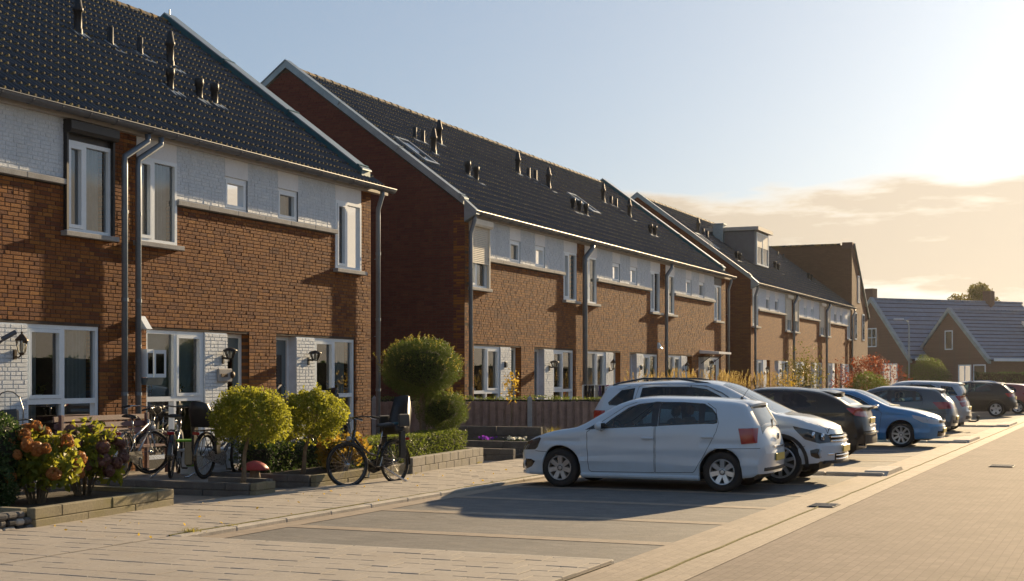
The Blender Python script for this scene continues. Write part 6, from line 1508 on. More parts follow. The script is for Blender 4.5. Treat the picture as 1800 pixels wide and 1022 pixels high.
# ground of the gardens
sheet('front_garden', XF-.02, -11.22, 3, 31.0, 0.012, M_path); sheet('front_garden', XF-.02, -11.22, 31.0, 100, 0.010, M_soil); sheet('garden_path', XF-.02, -11.22, 14.95, 16.42, 0.018, M_tan)
sheet('passage_ground', -26, XF-.02, 26.6, 31.1, .006, M_path)
mb = MB(); mb.box(XF, -11.72, 16.5, 20.6, 0, .15); mb.build('terrace', M_path, kind='structure')
planter('garden_planter', 'long low mossy planter with the hydrangeas, two courses high, nearest the camera', (-11.2, 13.4), [((-10.86, 11.98), (-11.16, 14.80), 0, .25, 2, .98, .11, M_sleeper, 'wall_stone'), ((-11.22, 14.80), (-13.9, 14.80), 0, .25, 2, .98, .11, M_sleeper, 'wall_stone'), ((-10.95, 11.98), (-13.9, 11.98), 0, .25, 2, .98, .11, M_sleeper, 'wall_stone')], [(-10.95, 12.04), (-11.23, 14.74), (-13.9, 14.74), (-13.9, 12.04)], .19)
planter('garden_planter', 'low planter stub with a bright end face holding the first round tree', (-11.3, 16.7), [((-11.0, 16.42), (-11.05, 16.98), 0, .21, 2, .6, .10, M_sleeper, 'wall_stone'), ((-11.06, 16.44), (-13.9, 16.40), 0, .21, 2, .75, .10, M_dblock, 'wall_stone'), ((-11.10, 16.96), (-12.1, 16.96), 0, .24, 2, .7, .10, M_dblock, 'wall_stone')], [(-11.1, 16.5), (-11.1, 16.9), (-11.72, 16.9), (-11.72, 16.5)], .17)  # walls facing the camera get the dark block: shade in the colour
planter('garden_planter', 'long planter with the clipped hedge and second round tree, mossy low front', (-11.1, 19.6), [((-11.04, 18.05), (-11.14, 21.14), 0, .22, 2, .98, .10, M_sleeper, 'wall_stone'), ((-11.1, 18.07), (-12.9, 18.07), 0, .22, 2, .75, .10, M_dblock, 'wall_stone')], [(-11.1, 18.13), (-11.2, 21.2), (-11.60, 25.0), (-12.9, 25.0), (-12.9, 18.13)], .20)  # end wall darker than the front, its shade painted by the dark block
planter('block_planter', 'grey block garden wall in two courses below the clipped hedge', (-11.3, 23), [((-11.12, 21.20), (-11.54, 24.97), 0, .31, 2, .42, .16, M_block, 'block'), ((-11.62, 24.95), (-12.9, 24.95), 0, .31, 2, .42, .16, M_block, 'block')], None, 0)
planter('garden_planter', 'short dark wall with a sunlit end beside the hatchback nose', (-12, 25.8), [((-11.16, 25.80), (-14.2, 25.80), 0, .25, 2, .6, .12, M_dblock, 'wall_stone')], [(-11.3, 25.87), (-14.2, 25.87), (-14.2, 27.0), (-11.3, 27.0)], .10)
planter('garden_planter', 'dark stepped planter with pansies in front of the wooden fence', (-12, 27.3), [((-10.9, 27.1), (-14.3, 27.1), 0, .34, 2, .7, .12, M_dblock, 'wall_stone'), ((-11.6, 28.3), (-14.2, 28.3), .2, .40, 2, .7, .12, M_dblock, 'wall_stone'), ((-10.9, 27.1), (-10.9, 29.8), 0, .34, 2, .7, .12, M_dblock, 'wall_stone')], [(-11.0, 27.17), (-14.3, 27.17), (-14.3, 29.5), (-11.0, 29.8)], .30)
# rough stone wall under the box bush at the left edge
t = thing('stone_wall', 'rough dark and pale cobble wall at the left edge of the pavement', 'wall', (-10.9, 11, 0))
for c in range(3):
    y = 9.0+random.random()*.05
    while y < 11.9:
        l = random.uniform(.10, .20); mb = MB(); mb.cbox((-10.92+random.uniform(-.02, .02), y+l/2, .04+c*.075), (.16, l-.008, .07), bev=.022, rot=Matrix.Rotation(random.uniform(-.1, .1), 3, 'Z')); mb.build('stone', random.choice((M_dblock, M_black, M_kerb)), t); y += l
# wooden fence with concrete posts
FA, FB = Vector((-16.6, 28.8, 0)), Vector((-9.9, 31.7, 0)); fd = (FB-FA).normalized(); fn = Vector((fd.y, -fd.x, 0)); fang = math.atan2(fd.y, fd.x)
t = thing('wooden_fence', 'weathered vertical board fence with grey concrete posts in front of the middle terrace', 'fence', tuple(FA))
L_ = (FB-FA).length; s = 0.0; k = 0
bme = {}
while s < L_:
    p = FA+fd*s+fn*(.035 if k % 2 else -.012); hgt = 1.05+random.uniform(-.010, .010)
    mb = MB(); mb.cbox((p.x, p.y, hgt/2+.06), (.118, .018, hgt), bev=.004, rot=Matrix.Rotation(fang+random.uniform(-.02, .02), 3, 'Z')); mb.build('board', M_fence, t); s += .089; k += 1
for z in (.3, .75):
    mb = MB(); p = (FA+FB)/2-fn*.03; mb.cbox((p.x, p.y, z), (L_, .03, .07), rot=Matrix.Rotation(fang, 3, 'Z')); mb.build('rail', M_fence, t)
for s in (.55, 2.35, 4.15, 5.95):
    p = FA+fd*s+fn*.075; mb = MB(); M_ = Matrix.Rotation(fang, 3, 'Z'); mb.cbox((p.x, p.y, .59), (.11, .10, 1.18), bev=.008, rot=M_)
    q = [M_ @ Vector(v)+p for v in ((-.055, -.05, 1.18), (.055, -.05, 1.18), (.055, .05, 1.18), (-.055, .05, 1.18), (0, 0, 1.25))]; mb.add(q, [(0, 1, 4), (1, 2, 4), (2, 3, 4), (3, 0, 4)]); mb.build('post', M_post, t)
# slatted bench against the facade
t = thing('garden_bench', 'plum coloured slatted wooden bench against the brick behind the bicycles', 'bench', (-14.4, 17.0, .15)); y0, y1 = 16.55, 18.75
for i in range(4): mb = MB(); mb.cbox((-14.52-.02*i, (y0+y1)/2, .72+.105*i), (.025, y1-y0, .085), bev=.006, rot=Matrix.Rotation(R(-8), 3, 'Y')); mb.build('back_slat', M_bench, t)
for i in range(5): mb = MB(); mb.cbox((-14.46+.09*i, (y0+y1)/2, .58), (.075, y1-y0, .028), bev=.006); mb.build('seat_slat', M_bench, t)
for y in (y0+.1, y1-.1):
    for x, z in ((-14.5, 1.1), (-14.1, .72)): mb = MB(); mb.cbox((x-.02, y, (z+.15)/2), (.06, .06, z-.15), bev=.006); mb.build('leg', M_bench, t)
    mb = MB(); mb.cbox((-14.3, y, .76), (.5, .07, .04), bev=.01); mb.build('armrest', M_bench, t)
t = thing('storage_box', 'white plastic box with grooved front standing by the bicycles', 'box', (-13.3, 18.4, .15))
mb = MB(); mb.cbox((-13.3, 18.55, .33), (.45, .75, .36), bev=.02); mb.cbox((-13.3, 18.55, .53), (.49, .79, .05), bev=.015); mb.build('box_body', M_whitebox, t)
mb = MB()
for k in range(4): mb.cbox((-13.07, 18.55, .22+.075*k), (.012, .66, .02), bev=.004)
mb.build('ribs', M_whitebox, t, stuff=True)
t = thing('mushroom_ornament', 'red capped mushroom ornament beside the trunk of the first round tree', 'ornament', (-11.84, 17.72, .1))
mb = MB(); mb.lathe([(.20, .0), (.205, .02), (.16, .075), (.09, .115), (.03, .13), (0, .132)], (-11.84, 17.72, .30), n=20); mb.lathe([(.2, .0), (.10, .01), (.05, .0)], (-11.84, 17.72, .30), n=20); mb.build('cap', M_redcap, t, smooth=True)
mb = MB(); mb.lathe([(.10, 0), (.085, .08), (.07, .17)], (-11.84, 17.72, .12), n=14); mb.build('stalk', M_bark, t, smooth=True)
# laundry rack with clothes
def laundry():
    c = depth_at(1058, 690, 34.5); t = thing('laundry_rack', 'white folding laundry rack hung with dark and pink clothes behind the fence', 'laundry rack', (c[0], c[1], 0)); ax = Vector((CP, SP, 0)); ay = Vector((-SP, CP, 0)); C0 = Vector((c[0], c[1], 0))
    mb = MB(); 
    for k in range(6): a = C0+ay*(.1*k); mb.tube([tuple(a-ax*.45+Vector((0, 0, 1.48))), tuple(a+ax*.45+Vector((0, 0, 1.48)))], .006, 5)
    for s in (-.45, .45): mb.tube([tuple(C0+ax*s+Vector((0, 0, 1.48))), tuple(C0+ax*s+ay*.5+Vector((0, 0, 1.48)))], .009, 5); mb.tube([tuple(C0+ax*s+Vector((0, 0, 1.48))), tuple(C0+ax*s+ay*.5)], .009, 5); mb.tube([tuple(C0+ax*s+ay*.5+Vector((0, 0, 1.48))), tuple(C0+ax*s)], .009, 5)
    mb.build('rack_frame', M_frame, t)
    cols = [(.012, .012, .014), (.02, .02, .03), (.012, .012, .014), (.35, .33, .30), (.05, .04, .14), (.014, .014, .016), (.42, .05, .17), (.03, .03, .05), (.3, .28, .27), (.05, .02, .1)]
    for i, cc in enumerate(cols):
        m = pm('cloth %d' % i, cc, .95, var=.1); s = -.42+.085*i; w = .075; k = i % 3; h = random.uniform(.45, .7); a = C0+ax*s+ay*(.1*k); mb = MB(); vs = []
        for j in range(7):
            z = 1.485-h*j/6; wob = .012*math.sin(j*1.3+i)
            for u in range(4): vs.append(tuple(a+ax*(w*u/3)+ay*(wob+.02*math.sin(u*2.1+i))+Vector((0, 0, z))))
        mb.add(vs, [(j*4+u, j*4+u+1, j*4+u+5, j*4+u+4) for j in range(6) for u in range(3)]); o = mb.build('garment', m); o.location = (0, 0, 0); tag(o, ['black garment first on the laundry rack', 'navy garment second on the laundry rack', 'black garment third on the laundry rack', 'beige garment on the laundry rack left of the purple one', 'dark violet garment in the middle of the laundry rack', 'black garment left of the pink one on the laundry rack', 'bright pink garment on the laundry rack', 'dark blue garment right of the pink one on the laundry rack', 'grey beige garment near the right end of the laundry rack', 'deep purple garment at the right end of the laundry rack'][i], 'garment', 'clothes on the laundry rack')
laundry()

# ------------------------------------------------------------------ bicycles
M_bframe = pm('black bicycle enamel', (0.012, 0.012, 0.014), 0.22, var=0.1, obj=True, coat=0.5)
M_bsilver = pm('silver bicycle enamel', (0.42, 0.42, 0.43), 0.28, 0.7, var=0.06, obj=True)
M_steel = pm('bright spokes', (0.55, 0.55, 0.55), 0.25, 0.95, var=0.05, obj=True)
M_rubber = pm('black rubber', (0.013, 0.013, 0.013), 0.7, var=0.15, obj=True)
M_saddle = pm('black saddle vinyl', (0.016, 0.016, 0.017), 0.4, var=0.1, obj=True)
M_teal = pm('teal cushion', (0.03, 0.10, 0.13), 0.8, var=0.1, obj=True)
M_lime = pm('lime green fabric', (0.16, 0.42, 0.03), 0.7, var=0.1, obj=True)
M_brown = pm('canvas side', (0.35, 0.28, 0.17), 0.8, var=0.1, obj=True)
BW = {}
def bike_wheel(parent, x, r=.345, turn=0.0):
    if 'tyre' not in BW:
        mb = MB(); n = 36; vs = []
        ring = lambda rr, h=0: [(rr*math.cos(2*math.pi*i/n), h, rr*math.sin(2*math.pi*i/n)) for i in range(n)]
        mb.tube(ring(r-.022), .023, 8, closed=True); BW['tyre'] = mb
        mb = MB(); mb.lathe([(r-.036, -.013), (r-.036, .013), (r-.062, .009), (r-.062, -.009), (r-.036, -.013)], axis='y', n=n); BW['rim'] = mb
        mb = MB()
        for k in range(28):
            a = 2*math.pi*k/28; b = a+(.5 if k % 2 else -.5); mb.tube([(.022*math.cos(b), (.03 if k % 4 < 2 else -.03), .022*math.sin(b)), ((r-.058)*math.cos(a), 0, (r-.058)*math.sin(a))], .0016, 3, caps=False)
        BW['spokes'] = mb
        mb = MB(); mb.lathe([(0, -.055), (.01, -.055), (.01, -.035), (.03, -.035), (.03, -.027), (.018, -.024), (.018, .024), (.03, .027), (.03, .035), (.01, .035), (.01, .055), (0, .055)], axis='y', n=14); BW['hub'] = mb
        for k in list(BW):
            me = bpy.data.meshes.new({'hub': 'wheel'}.get(k, k)); me.from_pydata(BW[k].v, [], BW[k].f); me.materials.append({'tyre': M_rubber, 'rim': M_bframe, 'spokes': M_steel, 'hub': M_steel}[k]); BW[k] = me
            b_ = bmesh.new(); b_.from_mesh(me); bmesh.ops.recalc_face_normals(b_, faces=b_.faces); b_.to_mesh(me); b_.free()
            if k in ('tyre', 'hub'): me.polygons.foreach_set('use_smooth', [True]*len(me.polygons))
    h = bpy.data.objects.new('wheel', BW['hub']); link(h); h.parent = parent; h.location = (x, 0, r); h.rotation_euler = (0, 0, turn)
    for nm in ('tyre', 'rim', 'spokes'): o = bpy.data.objects.new(nm, BW[nm]); link(o); o.parent = h
    return h
def child_seat(t, x, z, back=.58, front=False):
    mb = MB(); d = -1
    pr = [(x+.16, z+.02), (x+.14, z+.12), (x-.02, z+.10), (x-.10, z+.16), (x-.17, z+back*.6), (x-.24, z+back), (x-.30, z+back), (x-.27, z+back*.6), (x-.20, z+.10), (x-.16, z-.02), (x+.1, z-.03)]
    n = 8; w = .165; vs = []
    for i in range(n+1):
        f = -1+2*i/n; e = abs(f)**3
        for j, (a, c) in enumerate(pr): vs.append((a+.07*e*(1 if 3 <= j <= 6 else .4), f*w*(1-.22*max(0, (c-z)/back)**2), c-.03*e*(c > z+back*.8)))
    k = len(pr); mb.add(vs, [(i*k+j, i*k+(j+1) % k, (i+1)*k+(j+1) % k, (i+1)*k+j) for i in range(n) for j in range(k)]+[tuple(range(k)), tuple(n*k+j for j in range(k))])
    s = mb.build('child_seat', M_saddle, t, smooth=True)
    for sd in (1, -1):
        mb = MB(); mb.cbox((x+.02, sd*.20, z+.18), (.26, .035, .20), bev=.016); mb.build('side_guard', M_saddle, s)
        mb = MB(); mb.prism([(x+.02, z+.02), (x+.13, z+.0), (x+.16, z-.34), (x+.18, z-.40), (x+.06, z-.42), (x+.03, z-.34)], sd*.185-.012, sd*.185+.03, 'y'); mb.build('leg_guard', M_saddle, s)
    mb = MB(); mb.cbox((x+.02, 0, z+.13), (.24, .26, .06), bev=.025); mb.build('cushion', M_teal, s)
def bicycle(label, p, q, lean=0.0, paint=None, turn=0.0, seat_back=False, windscreen=False, case='black', crate=False, z=0.0, lowstep=True):
    """p, q = ground points of the rear and front wheel"""
    paint = paint or M_bframe; ang = math.atan2(q[1]-p[1], q[0]-p[0]); r = .345
    t = thing('bicycle', label, 'bicycle', (p[0], p[1], z), ang, 'bicycles parked in the front gardens', local=True); t.rotation_euler = (lean, 0, ang)
    B, Fw = 0.0, 1.12; bb = (.47, 0, .29); st0, st1 = (.33, 0, .62), (.235, 0, .90); hd0, hd1 = (.985, 0, .62), (.915, 0, .86)
    mb = MB(); mb.tube([bb, (.40, 0, .47), st0], .020, 8); mb.tube([hd0, (.957, 0, .72), hd1], .024, 8)
    if lowstep: mb.tube([(.965, 0, .69), (.82, 0, .52), (.62, 0, .37), bb], .028, 8); mb.tube([(.945, 0, .76), (.80, 0, .62), (.62, 0, .50), (.41, 0, .45)], .020, 8)
    else: mb.tube([(.965, 0, .69), bb], .02, 8); mb.tube([(.93, 0, .80), (.345, 0, .60)], .017, 8)
    for sd in (1, -1): mb.tube([(.45, sd*.03, .29), (.2, sd*.06, .31), (B, sd*.065, r)], .010, 6); mb.tube([(.345, sd*.02, .60), (.16, sd*.06, .47), (B, sd*.065, r)], .008, 6)
    mb.build('frame', paint, t, smooth=True)
    mb = MB(); mb.tube([st0, st1], .0125, 8); mb.build('seat_post', M_steel, t, smooth=True)
    mb = MB(); n = 10; vs = []
    for i in range(n+1):
        f = i/n; x = st1[0]-.13+.27*f; w = .10*(1-f)**.8+.022; zt = st1[2]+.045+.02*(1-f)**2
        for k in range(7): a = math.pi*k/6; vs.append((x, w*math.cos(a), zt-.05+.05*math.sin(a)))
    mb.add(vs, [(i*7+k, i*7+k+1, (i+1)*7+k+1, (i+1)*7+k) for i in range(n) for k in range(6)]+[tuple(range(7)), tuple(n*7+k for k in range(7))]+[(i*7, (i+1)*7, (i+1)*7+6, i*7+6) for i in range(n)]); mb.build('saddle', M_saddle, t, smooth=True)
    bike_wheel(t, B, r); bike_wheel(t, Fw, r, turn)
    ct, stn = math.cos(turn), math.sin(turn)
    def fk(x, y, zz): dx = x-.95; return (.95+dx*ct-y*stn, dx*stn+y*ct, zz)   # steered parts turn with the fork
    mb = MB()
    for sd in (1, -1): mb.tube([fk(.985, sd*.05, .63), fk(1.02, sd*.055, .52), fk(1.06, sd*.055, .42), fk(Fw, sd*.055, r)], .010, 6)
    mb.tube([fk(.985, -.055, .63), fk(.985, .055, .63)], .014, 6); mb.build('fork', paint, t, smooth=True)
    mb = MB(); mb.tube([fk(.915, 0, .86), fk(.89, 0, 1.0), fk(.93, 0, 1.04)], .013, 7)
    mb.tube([fk(.66, .30, 1.02), fk(.78, .29, 1.05), fk(.90, .20, 1.06), fk(.94, .06, 1.05), fk(.94, -.06, 1.05), fk(.90, -.20, 1.06), fk(.78, -.29, 1.05), fk(.66, -.30, 1.02)], .011, 7); h = mb.build('handlebar', M_steel if paint is M_bsilver else M_bframe, t, smooth=True)
    for sd in (1, -1):
        mb = MB(); mb.tube([fk(.64, sd*.302, 1.017), fk(.77, sd*.291, 1.05)], .017, 8); mb.build('grip', M_rubber, h)
        mb = MB(); mb.tube([fk(.80, sd*.27, 1.05), fk(.74, sd*.25, 1.02), fk(.66, sd*.24, 1.0)], .005, 5); mb.build('brake_lever', M_steel, h)
    mb = MB(); mb.tube([fk(.94, .04, 1.05), fk(1.03, .06, .98), fk(1.0, .04, .80)], .004, 4); mb.tube([fk(.94, -.05, 1.05), fk(1.01, -.08, .95), fk(.97, -.02, .75)], .004, 4); mb.build('cables', M_rubber, h, stuff=True)
    for (cx, a0, a1, fr) in ((B, 25, 190, False), (Fw, 40, 150, True)):
        mb = MB(); vs = []; n = 16; rr = r+.018
        for i in range(n+1):
            a = R(a0+(a1-a0)*i/n)
            for yy, dz in ((-.034, -.012), (0, .004), (.034, -.012)):
                pnt = (cx+(rr+dz)*math.cos(a), yy, r+(rr+dz)*math.sin(a)); vs.append(fk(*pnt) if fr else pnt)
        mb.add(vs, [(i*3+k, i*3+k+1, (i+1)*3+k+1, (i+1)*3+k) for i in range(n) for k in range(2)]); mb.build('mudguard', M_bframe if paint is M_bframe else paint, t, smooth=True)
    mb = MB(); mb.prism([(.58, .32), (.52, .40), (.02, .41), (-.08, .345), (.02, .285), (.46, .185), (.56, .22)], -.075, -.045, 'y'); mb.build('chain_guard', {'black': M_bframe, 'silver': M_bsilver}[case], t)
    mb = MB(); mb.tube([(.47, -.09, .29), (.47, .09, .29)], .012, 6); mb.tube([(.47, -.09, .29), (.54, -.10, .13)], .010, 6); mb.tube([(.47, .09, .29), (.40, .10, .45)], .010, 6); c = mb.build('crank', M_steel, t)
    for x_, y_, z_ in ((.54, -.15, .13), (.40, .15, .45)): mb = MB(); mb.cbox((x_, y_, z_), (.095, .085, .022), bev=.006); mb.build('pedal', M_rubber, c)
    mb = MB()
    for sd in (1, -1): mb.tube([(.24, sd*.05, .725), (-.30, sd*.055, .725)], .007, 5); mb.tube([(-.20, sd*.055, .725), (B, sd*.075, r)], .006, 5); mb.tube([(.05, sd*.055, .725), (B, sd*.075, r)], .006, 5)
    for x_ in (-.30, -.1, .1): mb.tube([(x_, -.055, .725), (x_, .055, .725)], .006, 5)
    mb.build('carrier', M_bframe, t)
    mb = MB(); mb.cbox((-.33, 0, .69), (.03, .11, .045), bev=.01); mb.build('rear_light', M_tail, t)
    mb = MB(); mb.lathe([(0, -.05), (.03, -.04), (.038, 0), (.036, .012), (0, .015)], fk(1.03, 0, .74), 'x', 12); mb.build('headlight', M_headc, t)
    mb = MB(); mb.tube([(.30, .03, .27), (.16, .15, .13), (.03, .28, .006)], .015, 7); mb.tube([(.03, .28, .010), (-.03, .30, .008)], .017, 6); mb.build('kickstand', M_steel, t)
    if seat_back: child_seat(t, -.06, .80, seat_back if seat_back is not True else .58)
    if crate:
        mb = MB()
        for zz in (.78, .88, .99): mb.tube([fk(1.05, .17, zz), fk(1.35, .17, zz), fk(1.35, -.17, zz), fk(1.05, -.17, zz)], .012, 5, closed=True)
        mb.build('front_carrier', M_bframe, t)
    if windscreen:
        mb = MB(); vs = []; n = 10
        for i in range(n+1):
            f = -1+2*i/n
            for zz, x_, w in ((.98, 1.02, .17), (1.2, 1.0, .19), (1.36, .95, .16), (1.44, .90, .07)): vs.append(fk(x_-.10*f*f, w*f, zz))
        mb.add(vs, [(i*4+k, i*4+k+1, (i+1)*4+k+1, (i+1)*4+k) for i in range(n) for k in range(3)]); o = mb.build('windscreen', M_clear, t, smooth=True)
        mb = MB(); mb.tube([fk(.92, .17, .98), fk(.92, .19, 1.2), fk(.87, .15, 1.36), fk(.88, .07, 1.44), fk(.90, 0, 1.455), fk(.88, -.07, 1.44), fk(.87, -.15, 1.36), fk(.92, -.19, 1.2), fk(.92, -.17, .98)], .007, 5); mb.build('screen_edge', M_bframe, o)
        mb = MB(); mb.cbox(fk(.84, 0, .98), (.22, .26, .16), bev=.05, rot=Matrix.Rotation(turn, 3, 'Z')); mb.cbox(fk(.74, 0, 1.1), (.06, .25, .22), bev=.03, rot=Matrix.Rotation(turn, 3, 'Z')); mb.build('front_child_seat', M_saddle, t)
    return t
bicycle('black bicycle with a tall child seat parked alone on the pavement', (-10.56, 19.72), (-10.78, 18.62), lean=R(4), turn=R(-24), seat_back=True)
bicycle('silver framed bicycle with turned front wheel in front of the bench', (-13.72, 17.05), (-14.05, 18.1), lean=R(4), paint=M_bsilver, turn=R(-38), z=.15, lowstep=False)
bicycle('black bicycle seen from behind with a green and black bag', (-13.15, 17.45), (-13.72, 18.40), lean=R(3), turn=R(12), z=.15)
bicycle('bicycle with silver chain case and child seat by the white box', (-12.62, 17.55), (-12.80, 18.66), lean=R(3), turn=R(8), seat_back=.36, case='silver', z=.15)
bicycle('bicycle with a clear child windscreen behind the second round tree', (-13.2, 21.9), (-13.6, 20.85), lean=R(3), turn=R(-8), seat_back=True, windscreen=True, z=.1)
bicycle('bicycle with clear windscreen behind the hydrangeas under the left window', (-14.25, 15.75), (-13.75, 14.78), lean=R(3), turn=R(14), windscreen=True, z=.02)
t = thing('pannier_bag', 'green and black pannier bag hanging on the bicycle seen from behind', 'bag', (-13.1, 17.6, .5), math.atan2(.95, -.57), local=True)
mb = MB(); mb.cbox((-.02, -.15, .02), (.34, .12, .36), bev=.03); mb.build('bag_body', M_saddle, t); mb = MB(); mb.cbox((-.02, -.10, .215), (.37, .28, .03), bev=.012); mb.cbox((.16, -.15, .0), (.02, .13, .38), bev=.008); mb.build('green_trim', M_lime, t); mb = MB(); mb.cbox((-.2, -.15, .03), (.025, .11, .34), bev=.01); mb.build('side_panel', M_brown, t)
# ------------------------------------------------------------------ plants
L_topi = leaf_mat('yellow green clipped leaves', ((0.075, 0.115, 0.014), (0.155, 0.185, 0.02), (0.31, 0.30, 0.035)), 0.55)
L_box = leaf_mat('dark box leaves', ((0.018, 0.042, 0.010), (0.03, 0.065, 0.014), (0.06, 0.10, 0.02)), 0.35)
L_hedge = leaf_mat('hedge leaves', ((0.035, 0.065, 0.010), (0.07, 0.11, 0.016), (0.13, 0.16, 0.025)), 0.5)
L_conif = leaf_mat('conifer needles', ((0.022, 0.045, 0.010), (0.045, 0.075, 0.014), (0.085, 0.11, 0.02)), 0.5)
L_hyd = leaf_mat('hydrangea leaves', ((0.06, 0.11, 0.015), (0.13, 0.18, 0.02), (0.27, 0.25, 0.03)), 0.6)
L_hydo = leaf_mat('turning hydrangea leaves', ((0.09, 0.10, 0.015), (0.25, 0.15, 0.02), (0.30, 0.20, 0.03)), 0.5)
L_fl1 = leaf_mat('faded orange petals', ((0.26, 0.10, 0.03), (0.38, 0.16, 0.045), (0.45, 0.22, 0.07)), 0.45)
L_fl2 = leaf_mat('faded plum petals', ((0.11, 0.05, 0.045), (0.16, 0.08, 0.065), (0.22, 0.11, 0.08)), 0.3)
L_grass = leaf_mat('golden grass', ((0.20, 0.15, 0.035), (0.30, 0.21, 0.06), (0.38, 0.28, 0.10)), 0.5)
L_tuft = leaf_mat('yellow green grass', ((0.13, 0.14, 0.02), (0.22, 0.20, 0.03), (0.30, 0.25, 0.05)), 0.5)
L_red = leaf_mat('red autumn leaves', ((0.09, 0.018, 0.014), (0.15, 0.03, 0.016), (0.22, 0.06, 0.02)), 0.4)
L_yel = leaf_mat('yellow autumn leaves', ((0.18, 0.16, 0.02), (0.34, 0.24, 0.03), (0.42, 0.28, 0.04)), 0.5)
L_green = leaf_mat('mid green leaves', ((0.04, 0.07, 0.012), (0.075, 0.11, 0.018), (0.12, 0.15, 0.025)), 0.45)
L_far = leaf_mat('far tree leaves', ((0.06, 0.065, 0.012), (0.10, 0.095, 0.02), (0.15, 0.13, 0.025)), 0.45)
M_core = pm('dark foliage core', (0.022, 0.022, 0.012), 0.95, var=0.3, scale=20)  # near-black solid cores: the shade inside the foliage as colour
def unit(n): v = RNG.normal(size=(n, 3)); return v/np.linalg.norm(v, axis=1, keepdims=True)
def leaves(name, P, size, mat, parent, aspect=.55, updir=None, jitter=.35, flat=None, stuff=True):
    """a small folded leaf at every point"""
    n = len(P); d = unit(n)
    if updir is not None: d = d+np.asarray(updir)*1.2; d /= np.linalg.norm(d, axis=1, keepdims=True)
    s = np.cross(d, unit(n)); s /= np.linalg.norm(s, axis=1, keepdims=True)+1e-9; nn = np.cross(d, s)
    L_ = (size*(1+RNG.uniform(-jitter, jitter, n)))[:, None]; w = L_*aspect*.5
    a = P-d*L_*.5; b = P+s*w+nn*w*.35; c = P+d*L_*.5; e = P-s*w+nn*w*.35
    V = np.stack((a, b, c, e), 1).reshape(-1, 3); F = np.arange(4*n).reshape(-1, 4)
    return np_mesh(name, V, F, mat, parent, stuff=False)
def lump(D, k=5, amp=.12, seed=0):
    r = np.random.default_rng(seed); out = np.ones(len(D))
    for i in range(k): out += amp/k*2*np.sin(D @ (r.normal(size=3)*r.uniform(2.5, 7))+r.uniform(0, 6))
    return out
def crown_pts(n, c, rad, inner=.55, seed=0, amp=.16, zcut=-1.0):
    D = unit(int(n*1.3)); D = D[D[:, 2] > zcut][:n]; r = RNG.uniform(inner**3, 1, len(D))**(1/3)
    # leave gaps between clumps deeper inside
    return np.array(c)+D*(np.array(rad)*(lump(D, 6, amp, seed)*r)[:, None])
def branches(parent, base, top, r0, targets, name='trunk', mat=None, bend=.06):
    b, tt = np.array(base), np.array(top); mb = MB(); n = 6
    ph = random.uniform(0, 6); path = [tuple(b+(tt-b)*i/n+np.array((math.sin(ph+i*.9)*bend*i/n*.5, math.cos(ph+i*.7)*bend*i/n*.5, 0))) for i in range(n+1)]
    mb.tube(path, [r0*(1.25-.55*i/n) if i else r0*1.5 for i in range(n+1)], 9); tr = mb.build(name, mat or M_bark, parent, smooth=True)
    mb = MB(); e = np.array(path[-1]); e2 = np.array(path[-2])
    for k, q in enumerate(targets):
        q = np.array(q); s = e if k % 2 else e2*.5+e*.5; m_ = s*.5+q*.5+np.array((0, 0, .04)); mb.tube([tuple(s), tuple(m_), tuple(q)], [r0*.45, r0*.3, r0*.12], 5)
    if targets: mb.build('branches', mat or M_bark, parent, stuff=False)
def ball_tree(label, base, c, rad, n, size, seed, group=None):
    t = thing('topiary_tree', label, 'tree', tuple(base), group=group)
    D = unit(14); D[:, 2] = np.abs(D[:, 2])*.8; branches(t, base, (base[0]*.3+c[0]*.7, base[1]*.3+c[1]*.7, c[2]-rad[2]*.55), .030, [tuple(np.array(c)+d*np.array(rad)*.7) for d in D])
    P = crown_pts(n, c, rad, .66, seed, .18, -.72); r = np.random.default_rng(seed); keep = np.ones(len(P), bool)
    for k in range(9):      # hollows between the sprays
        d = unit(1)[0]; keep &= np.linalg.norm(P-(np.array(c)+d*np.array(rad)*r.uniform(.8, 1.05)), axis=1) > r.uniform(.05, .11)
    V = [P[keep]]
    for k in range(110):     # loose shoots
        d = unit(1)[0]; b = np.array(c)+d*np.array(rad)*r.uniform(.85, 1.0); g = d*.7+np.array((0, 0, .5))+unit(1)[0]*.4; g /= np.linalg.norm(g); l = r.uniform(.05, .14); m = int(l/.010)
        V.append(b+np.outer(np.linspace(0, l, m), g)+RNG.normal(size=(m, 3))*.013)
    leaves('crown', np.concatenate(V), size, L_topi, t, .6)
ball_tree('first round clipped yellow green tree with thin trunk by the bicycles', (-11.3, 16.62, .17), (-11.25, 16.72, 1.09), (.52, .52, .42), 13000, .038, 3, 'round clipped trees in the planters')
ball_tree('second round clipped yellow green tree left of the pavement bicycle', (-11.5, 18.5, .19), (-11.42, 18.62, 1.05), (.47, .47, .45), 12000, .038, 8, 'round clipped trees in the planters')
def shell_box(n, lo, hi, depth=.08, top=True):
    lo, hi = np.array(lo), np.array(hi); P = RNG.uniform(lo, hi, (n*3, 3)); d = np.minimum(P-lo, hi-P); d[:, 2] = hi[2]-P[:, 2]; k = d.min(1) < depth*RNG.uniform(.2, 1, len(P)); P = P[k][:n]
    return P+RNG.normal(size=P.shape)*.012
